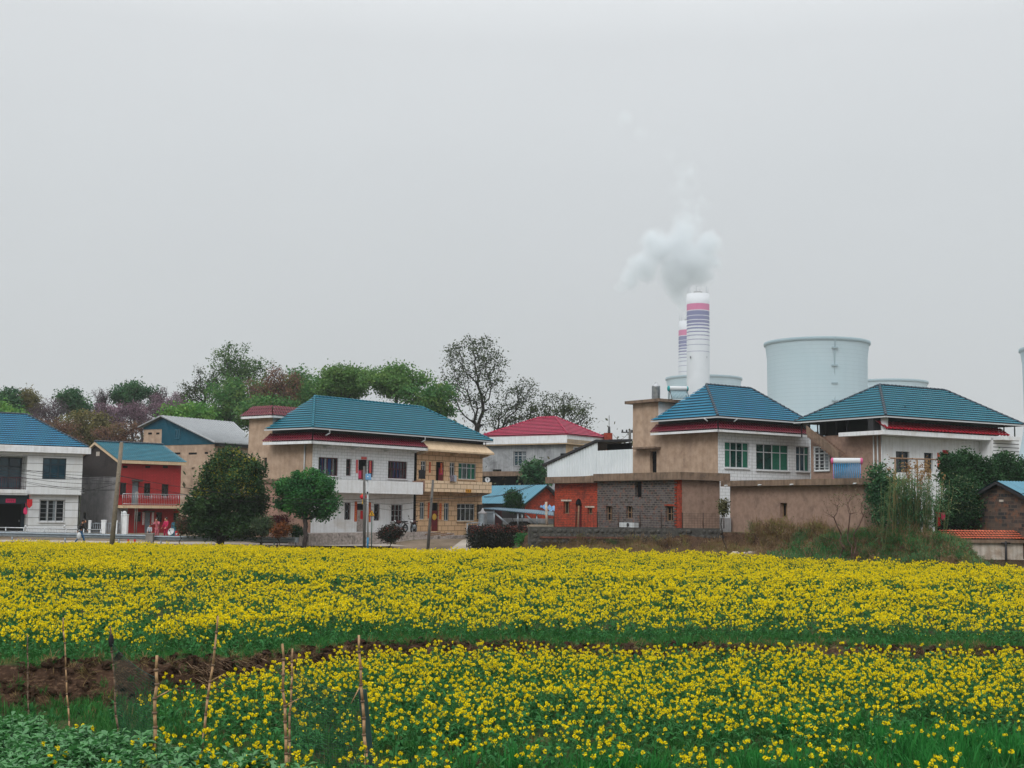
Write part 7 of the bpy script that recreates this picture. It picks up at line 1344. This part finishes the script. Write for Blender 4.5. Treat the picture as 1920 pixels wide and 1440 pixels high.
def rape(seed, H=.5, heads=4, leaves=8, petals=15, rad=.026, ps=.028):
    g = rgen(seed); P0, P1, R0, R1, PC, BC, LP = [], [], [], [], [], [], []; main = np.array([g.normal() * .03, g.normal() * .03, H]); P0.append([0, 0, 0]); P1.append(main); R0.append(.008); R1.append(.004); tops = [main]
    for k in range(heads - 1): a = g.uniform(0, 6.28); s = g.uniform(.4, .8); o = main * s; r = g.uniform(.07, .17); e = np.array([o[0] + math.cos(a) * r, o[1] + math.sin(a) * r, H * g.uniform(.82, 1.05)]); P0.append(o); P1.append(e); R0.append(.005); R1.append(.003); tops.append(e)
    for t_ in tops:
        hs = g.uniform(.6, 1.2); n = int(petals * (.3 + .7 * hs)); d = g.normal(size=(n, 3)); d /= np.linalg.norm(d, axis=1, keepdims=True); d[:, 2] = d[:, 2] * .95 + .1; PC.append(t_ + d * rad * hs * g.uniform(.75, 1.15, (n, 1))); BC.append(t_ + np.array([[0, 0, rad * .8]]) + g.normal(size=(3, 3)) * .008)
    V_, Q_ = tube_np(np.array(P0, float), np.array(P1, float), np.array(R0), np.array(R1), 3); pv, pq = leaf_np(np.concatenate(PC), ps, g, .12, .95); bv, bq = leaf_np(np.concatenate(BC), .018, g, .3, .8)
    hL = g.uniform(.04, H * .8, leaves); lv, lq = blade_np(np.stack([np.zeros(leaves), np.zeros(leaves), hL], 1), g.uniform(0, 6.28, leaves), .22 - .16 * hL / H + g.uniform(0, .05, leaves), g.uniform(.2, .9, leaves), .035 - .022 * hL / H, .35)
    return source('rape_plant', [(V_, Q_, m_stem), (pv, pq, m_pet), (bv, bq, m_bud), (lv, lq, m_rleaf)])
flow = [rape(500 + k, heads=3 + k % 3) for k in range(6)]; greens = [rape(520 + k, H=.42, heads=2, leaves=13, petals=2) for k in range(2)]
def place(n, Y0, Y1, g, dens=None):
    Yv = np.sqrt(g.uniform(Y0 ** 2, Y1 ** 2, n)); X = g.uniform(-.48, .48, n) * Yv; return X, Yv
def rots(n, g, tilt=.1): return np.stack([g.normal(size=n) * tilt, g.normal(size=n) * tilt, g.uniform(0, 6.28, n)], 1)
g = rgen(601)
# far plots, from the bank to the village
n = 42000; X, Yv = place(n, 22, 89, g); by = bank_y(X); end = field_end(X); l1 = lumps(X * .9 + 3, Yv * .9); l2 = lumps(X * 2.6, Yv * 1.3 + 9)
marg = 1.1 + .5 * l2 + .8 * np.maximum(0, lumps(X * .5 + 20, Yv * .1)) + np.where(X < -3, 1.6, 0); gap = np.abs(Yv - GAP1(X) - .4 * l2) < (.55 + .35 * l1); gap &= (X < -2 + 3 * l2)
keep = (Yv > by + .65 + .2 * l2) & (Yv < end + .8 * l2) & ~gap & ~((l1 < -.6) & (l2 < 0)) ; rear = (Yv > by + .9)
young = (Yv < by + marg); keep &= ~young | (g.uniform(size=n) < .55); X, Yv, l1, l2, young = X[keep], Yv[keep], l1[keep], l2[keep], young[keep]; n = len(X)
isg = (g.uniform(size=n) < .17 + .45 * (l2 < -.42)) | (young & (g.uniform(size=n) < .68)); idx = np.where(isg, 6 + g.integers(0, 2, n), g.integers(0, 6, n)); sc_ = g.uniform(.7, 1.3, n) * (1 + .22 * l1 + .1 * l2) * np.where(young, .85, 1.); print('far rape', n)
scatter('rapeseed_field', 'wide yellow rapeseed in bloom from the earth bank to the village', 'rapeseed', np.stack([X, Yv, height(X, Yv) - .02], 1), sc_, rots(n, g), idx, flow + greens)
# near plot: thinner towards the camera
flow2 = [rape(540 + k, H=.46, heads=2 + k % 3, leaves=9, petals=24, rad=.0215, ps=.0205) for k in range(6)]; greens2 = [rape(560 + k, H=.36, heads=2, leaves=14, petals=3) for k in range(2)]
n = 8400; X, Yv = place(n, 12.5, 30, g); by = bank_y(X); l1 = lumps(X * 1.6 + 5, Yv * 1.6); l2 = lumps(X * 4, Yv * 4 + 2); right = sstep(X, -6.3, -2.8) * .93 + .07; far = sstep(Yv, 14.8, 21.5); p = np.clip((.32 + .75 * far) * right + .34 * l1 + .12 * l2, 0, 1); p = p * np.where((X > 4) & (Yv < 17), .8, 1) * (1 - .85 * sstep(Yv, by * .93, by * 1.0)); bean = (Yv < 17.3 - .55 * (X + 8) * 0) & (X < -2.2 - .35 * (Yv - 13))
keep = (Yv < by - .2) & (g.uniform(size=n) < p) & ~((Yv < 18.0 + .2 * l2) & (X < -5.4 + .3 * l1)); X, Yv = X[keep], Yv[keep]; n = len(X); isg = g.uniform(size=n) < .22; idx = np.where(isg, 6 + g.integers(0, 2, n), g.integers(0, 6, n)); print('near rape', n)
scatter('rapeseed_patch', 'thinner yellow rapeseed in front of the brown earth bank', 'rapeseed', np.stack([X, Yv, height(X, Yv) - .02], 1), g.uniform(.75, 1.2, n), rots(n, g, .14), idx, flow2 + greens2)
# grass and herbs
lf_gr = leafmat('grass_blade', '#3a7234', '#29592a', '#5c7538', .3, .8); lf_gr2 = leafmat('dry_grass_blade', '#7d6a45', '#655336', '#8d7a55', .2); lf_herb = leafmat('herb_leaf', '#38703f', '#2a5c35', '#4c7a40', .25, .8)
def tuft(seed, n, L, mat, w=.006, lo=.7, spread=.06): g = rgen(seed); P = np.concatenate([g.normal(size=(n, 2)) * spread, np.zeros((n, 1))], 1); v, q = blade_np(P, g.uniform(0, 6.28, n), L * g.uniform(.5, 1.2, n), g.uniform(lo, 1.5, n), np.full(n, w), .18); return source('tuft', [(v, q, mat)])
gs = [tuft(700 + k, 34, .26 + .05 * k, lf_gr, .006) for k in range(3)] + [tuft(710, 26, .2, lf_gr2, .005)] + [tuft(720 + k, 14, .2, lf_herb, .028, .2, .05) for k in range(2)]
n = 23000; X, Yv = place(n, 12, 31, g); l1 = lumps(X * 1.2, Yv * 1.2 + 4); l2 = lumps(X * 3 + 8, Yv * 3); by = bank_y(X); near = (Yv < by - .1); onb = (Yv > by + .6); left = X < -3
p = np.where(near, np.clip(.55 + .55 * l1, .03, 1), np.where(onb, .75, np.where(left, .015, .12))); keep = (g.uniform(size=n) < p); X, Yv, l2, onb = X[keep], Yv[keep], l2[keep], onb[keep]; n = len(X); r_ = g.uniform(size=n); idx = np.where(r_ < .58, g.integers(0, 3, n), np.where(r_ < .68 + .1 * (l2 < -.3), 3, g.integers(4, 6, n))); scg = g.uniform(.5, 1.1, n) * np.where(onb, .75, 1) * (1 + .25 * l2)
scatter('grass', 'green and dry grass with low herbs in the foreground', 'grass', np.stack([X, Yv, height(X, Yv) - .01], 1), scg, rots(n, g, .15), idx, gs)
# tall dark green grass clumps at the lower right
n = 210; cx = g.normal(size=n); cl = g.integers(0, 6, n); CX = np.array([4.2, 5.6, 5.2, 6.4, 3.2, 1.2])[cl]; CY = np.array([18.2, 17.2, 15.8, 16.6, 15.4, 15.2])[cl]; X = CX + g.normal(size=n) * .45; Yv = CY + g.normal(size=n) * .4
scatter('tall_grass', 'lush taller green grass clumps at the lower right', 'grass', np.stack([X, Yv, height(X, Yv)], 1), g.uniform(.9, 1.7, n), rots(n, g, .12), g.integers(0, 2, n), [tuft(730 + k, 40, .32, leafmat('lush_grass', '#2f7634', '#1f5e28', '#4a8038', .3, .8), .007) for k in range(2)])
# broad beans, bottom left
lf_bean = leafmat('bean_leaf', '#478444', '#376f3b', '#6a9a4e', .3, .6, .9); lf_beant = leafmat('bean_stem', '#456a48', '#3a5c40', None, .1)
def bean(seed):
    g = rgen(seed); ns = 4; P0, P1 = [], []; LP, AZ, LL, EL = [], [], [], []
    for k in range(ns):
        a = g.uniform(0, 6.28); top = np.array([math.cos(a) * .1, math.sin(a) * .1, g.uniform(.36, .5)]); P0.append([0, 0, 0]); P1.append(top)
        for j in range(9):
            s = g.uniform(.35, 1.); p = top * s
            for q in range(2): LP.append(p); AZ.append(g.uniform(0, 6.28)); LL.append(g.uniform(.09, .15)); EL.append(g.uniform(-.1, .9))
    V_, Q_ = tube_np(np.array(P0, float), np.array(P1), np.full(ns, .008), np.full(ns, .005), 3); n = len(LP); v, q = blade_np(np.array(LP), np.array(AZ), np.array(LL), np.array(EL), np.full(n, .026), .25); return source('bean_plant', [(V_, Q_, lf_beant), (v, q, lf_bean)])
bs = [bean(800 + k) for k in range(5)]; n = 3600; X, Yv = place(n, 12.5, 18.6, g); l2 = lumps(X * 2, Yv * 2); lim = np.interp(X, [-8.5, -6.2, -4.6, -3.4, -2.6, -1.2], [16.9, 16.7, 15.6, 15.0, 14.8, 13.3]); keep = (Yv < lim + .35 * l2) & (X < -1.3) & ((X < -3.9) | (g.uniform(size=n) < .55)); X, Yv = X[keep], Yv[keep]; n = len(X); print('beans', n)
scatter('bean_plants', 'leafy bluish green broad bean plants at the lower left', 'bean crop', np.stack([X, Yv, height(X, Yv) - .02], 1), g.uniform(.75, 1.15, n), rots(n, g, .1), g.integers(0, 5, n), bs)
# straw heap on the bank
g2 = rgen(91); n = 260; X = g2.normal(-5.0, .28, n); Yv = bank_y(X) + g2.uniform(-.4, .5, n); P = np.stack([X, Yv, height(X, Yv) + .02], 1); v, q = blade_np(P, g2.normal(-.5, .35, n), g2.uniform(.15, .4, n), g2.normal(-.15, .2, n), np.full(n, .006), .0); o = np_mesh('straw_heap', v, q, leafmat('straw', '#8a7258', '#6a5442', '#a08868', .1), None, (-5.0, 22., .3)); tag(o, 'heap of dry straw and stalks on the left end of the earth bank', 'straw', kind='stuff')
# weeds below the walls
m_wd = leafmat('weed_brown', '#826b55', '#5f5040', '#9a8064', .25); m_wg = leafmat('weed_green', '#4d7a4c', '#3a5f3c', '#6a8450', .3); m_wo = leafmat('weed_olive', '#7d7e44', '#626638', '#928a52', .3)
def weed(seed, mat, H, n=70, w=.017):
    g = rgen(seed); h = g.uniform(.05, 1, n) ** .8 * H; P = np.stack([g.normal(size=n) * .16 * (.4 + h / H), g.normal(size=n) * .16 * (.4 + h / H), h * .8], 1); v, q = blade_np(P, g.uniform(0, 6.28, n), g.uniform(.1, .3, n), g.uniform(.1, 1.4, n), np.full(n, w), .2); k = 9; b = np.zeros((k, 3)); b[:, :2] = g.normal(size=(k, 2)) * .05; e = b + np.stack([g.normal(size=k) * .2, g.normal(size=k) * .2, g.uniform(.6, 1.2, k) * H], 1); V_, Q_ = tube_np(b, e, np.full(k, .008), np.full(k, .004), 3); return source('weed', [(v, q, mat), (V_, Q_, m_dry)])
ws = [weed(900 + k, m_wd, .8 + .15 * k) for k in range(3)] + [weed(910 + k, m_wg, .6 + .15 * k, 90, .016) for k in range(2)] + [weed(920, m_wo, .9), weed(930, leafmat('weed_deep_green', '#35733d', '#275a30', '#4f8448', .3), .75, 120, .014)]
n = 5600; X = g.uniform(-.5, 24.5, n); end = field_end(X); e = edge_y(X); u = g.uniform(size=n); Yv = end + .3 + (e + np.where(X > 14, 1.2, -.5) - end - .3) * u ** .8; l1 = lumps(X * 1.3, Yv); l2 = lumps(X * .6 + 11, Yv * .5)
deep = (X > 13.2) & (X < 20.5) & (Yv < end + 6.5) & (l2 > -.5); idx = np.where(deep, np.where(g.uniform(size=n) < .6, 6, np.where(g.uniform(size=n) < .5, 4, 1)), np.where(l1 > .1, g.integers(3, 5, n), np.where(g.uniform(size=n) < .3, 5, g.integers(0, 3, n)))); hh = np.where(X < 13, np.interp(X, [0, 4, 8, 11, 13], [.35, .55, .6, .65, .75]), np.where(X < 21, .8, .3)); sw = g.uniform(.5, 1.25, n) * hh * np.clip(1 + .75 * lumps(X * 2.2 + 7, Yv * 1.1) + .35 * lumps(X * 5, Yv * 3), .35, 2.)
scatter('weeds', 'tangled brown and green weeds along the foot of the walls', 'weeds', np.stack([X, Yv, height(X, Yv) - .03], 1), sw, rots(n, g, .12), idx, ws)
n = 420; X = g.uniform(-19, -1, n); Yv = np.interp(X, [-19, -10, -1], [85.5, 82, 79]) + g.uniform(-2.5, 2.2, n); keep = lumps(X * 2, Yv * 2) > -.1; X, Yv = X[keep], Yv[keep]; n = len(X)
scatter('verge_weeds', 'low dark weeds on the bare verge before the white terrace', 'weeds', np.stack([X, Yv, height(X, Yv) - .03], 1), g.uniform(.2, .5, n), rots(n, g), g.integers(0, 7, n), [o.copy() for o in ws])

# clods and roots on the bank
def clod(seed):
    g = rgen(seed); mb_ = MB(); mb_.ball((0, 0, 0), 1, 8); v = np.array([tuple(q) for q in mb_.v]); key = np.round(v, 3); u = {}
    for r in key: u.setdefault(tuple(r), g.uniform(.65, 1.25))
    v = v * np.array([u[tuple(r)] for r in key])[:, None] * np.array([1.2, 1, .7]); q = [f if len(f) == 4 else f + (f[-1],) for f in mb_.f]; q = np.array([f for f in q if len(set(f)) == 4]); return source('clod', [(v, q, m_soil)])
n = 3600; X = g.uniform(-12, 14, n); Yv = bank_y(X) + g.normal(.1, .35, n); kp = lumps(X * 2.5, Yv * 2.5) > -.5; X, Yv = X[kp], Yv[kp]; n = len(X)
scatter('soil_clods', 'loose brown clods along the earth bank', 'soil', np.stack([X, Yv, height(X, Yv)], 1), g.uniform(.02, .085, n), rots(n, g, .6), g.integers(0, 4, n), [clod(950 + k) for k in range(4)])
n = 900; X = g.uniform(-12, 14, n); Yv = bank_y(X) + g.uniform(-.2, .75, n)
scatter('bank_grass', 'dry grass and roots hanging over the earth bank', 'grass', np.stack([X, Yv, height(X, Yv) - .01], 1), g.uniform(.35, .9, n), rots(n, g, .5), g.integers(0, 3, n), [tuft(760 + k, 20, .3, lf_gr2, .005, .2) for k in range(2)] + [tuft(765, 24, .25, lf_gr, .006)])
# ------------------------------------------------------------------ sky, sun, view
SUN_EL, SUN_AZ = 40, 203          # soft sun through cloud, behind the camera's left shoulder
w = bpy.data.worlds.new("World"); SC.world = w; w.use_nodes = True; nt = w.node_tree; nt.nodes.clear()
N = nt.nodes.new; Lk = nt.links.new
out = N('ShaderNodeOutputWorld'); bg = N('ShaderNodeBackground'); Lk(bg.outputs[0], out.inputs[0])
sky = N('ShaderNodeTexSky'); sky.sky_type = 'NISHITA'; sky.sun_disc = False; sky.sun_elevation = R(SUN_EL); sky.sun_rotation = R(SUN_AZ); sky.dust_density = 4
tc = N('ShaderNodeTexCoord'); sp = N('ShaderNodeSeparateXYZ'); Lk(tc.outputs['Generated'], sp.inputs[0])
mr = N('ShaderNodeMapRange'); Lk(sp.outputs[2], mr.inputs[0]); mr.inputs[1].default_value = -.02; mr.inputs[2].default_value = 1.
cr = N('ShaderNodeValToRGB'); Lk(mr.outputs[0], cr.inputs[0]); e = cr.color_ramp.elements
e[0].position = 0; e[0].color = (.515, .528, .540, 1); e[1].position = 1.; e[1].color = (2.4, 2.43, 2.46, 1)
for p, c in ((.12, (.525, .538, .553, 1)), (.27, (.60, .615, .635, 1)), (.36, (.68, .695, .715, 1)), (.6, (1.5, 1.53, 1.55, 1))): q = e.new(p); q.color = c
mp = N('ShaderNodeMapping'); mp.inputs['Scale'].default_value = (1.6, 1.6, 3.2); Lk(tc.outputs['Generated'], mp.inputs[0])
nz = N('ShaderNodeTexNoise'); nz.inputs['Scale'].default_value = 1.7; nz.inputs['Detail'].default_value = 5; Lk(mp.outputs[0], nz.inputs[0])
m2 = N('ShaderNodeMapRange'); Lk(nz.outputs[0], m2.inputs[0]); m2.inputs[1].default_value = .3; m2.inputs[2].default_value = .7; m2.inputs[3].default_value = .975; m2.inputs[4].default_value = 1.03
mul = N('ShaderNodeMix'); mul.data_type = 'RGBA'; mul.blend_type = 'MULTIPLY'; mul.inputs[0].default_value = 1; Lk(cr.outputs[0], mul.inputs[6]); Lk(m2.outputs[0], mul.inputs[7])
sc = N('ShaderNodeMix'); sc.data_type = 'RGBA'; sc.blend_type = 'MULTIPLY'; sc.inputs[0].default_value = 1; Lk(sky.outputs[0], sc.inputs[6]); sc.inputs[7].default_value = (.1, .1, .1, 1)
mx = N('ShaderNodeMix'); mx.data_type = 'RGBA'; mx.inputs[0].default_value = .04; Lk(mul.outputs[2], mx.inputs[6]); Lk(sc.outputs[2], mx.inputs[7])
Lk(mx.outputs[2], bg.inputs[0]); bg.inputs[1].default_value = 1.0
sd = bpy.data.lights.new('sun', 'SUN'); sd.energy = 1.5; sd.angle = R(25); sd.color = (1, .985, .96)
so = bpy.data.objects.new('sun', sd); COL.objects.link(so)
az = R(SUN_AZ); dv = Vector((math.sin(az) * math.cos(R(SUN_EL)), math.cos(az) * math.cos(R(SUN_EL)), math.sin(R(SUN_EL)))); so.rotation_euler = dv.to_track_quat('Z', 'Y').to_euler(); so.location = (-20, -20, 60)
SC.view_settings.view_transform = 'Standard'; SC.view_settings.look = 'None'; SC.view_settings.gamma = 1; SC.view_settings.exposure = 0; SC.view_settings.use_curve_mapping = False
SC.cycles.max_bounces = 6; SC.cycles.diffuse_bounces = 3; SC.cycles.glossy_bounces = 2; SC.cycles.transmission_bounces = 2; SC.cycles.volume_bounces = 3; SC.cycles.transparent_max_bounces = 8
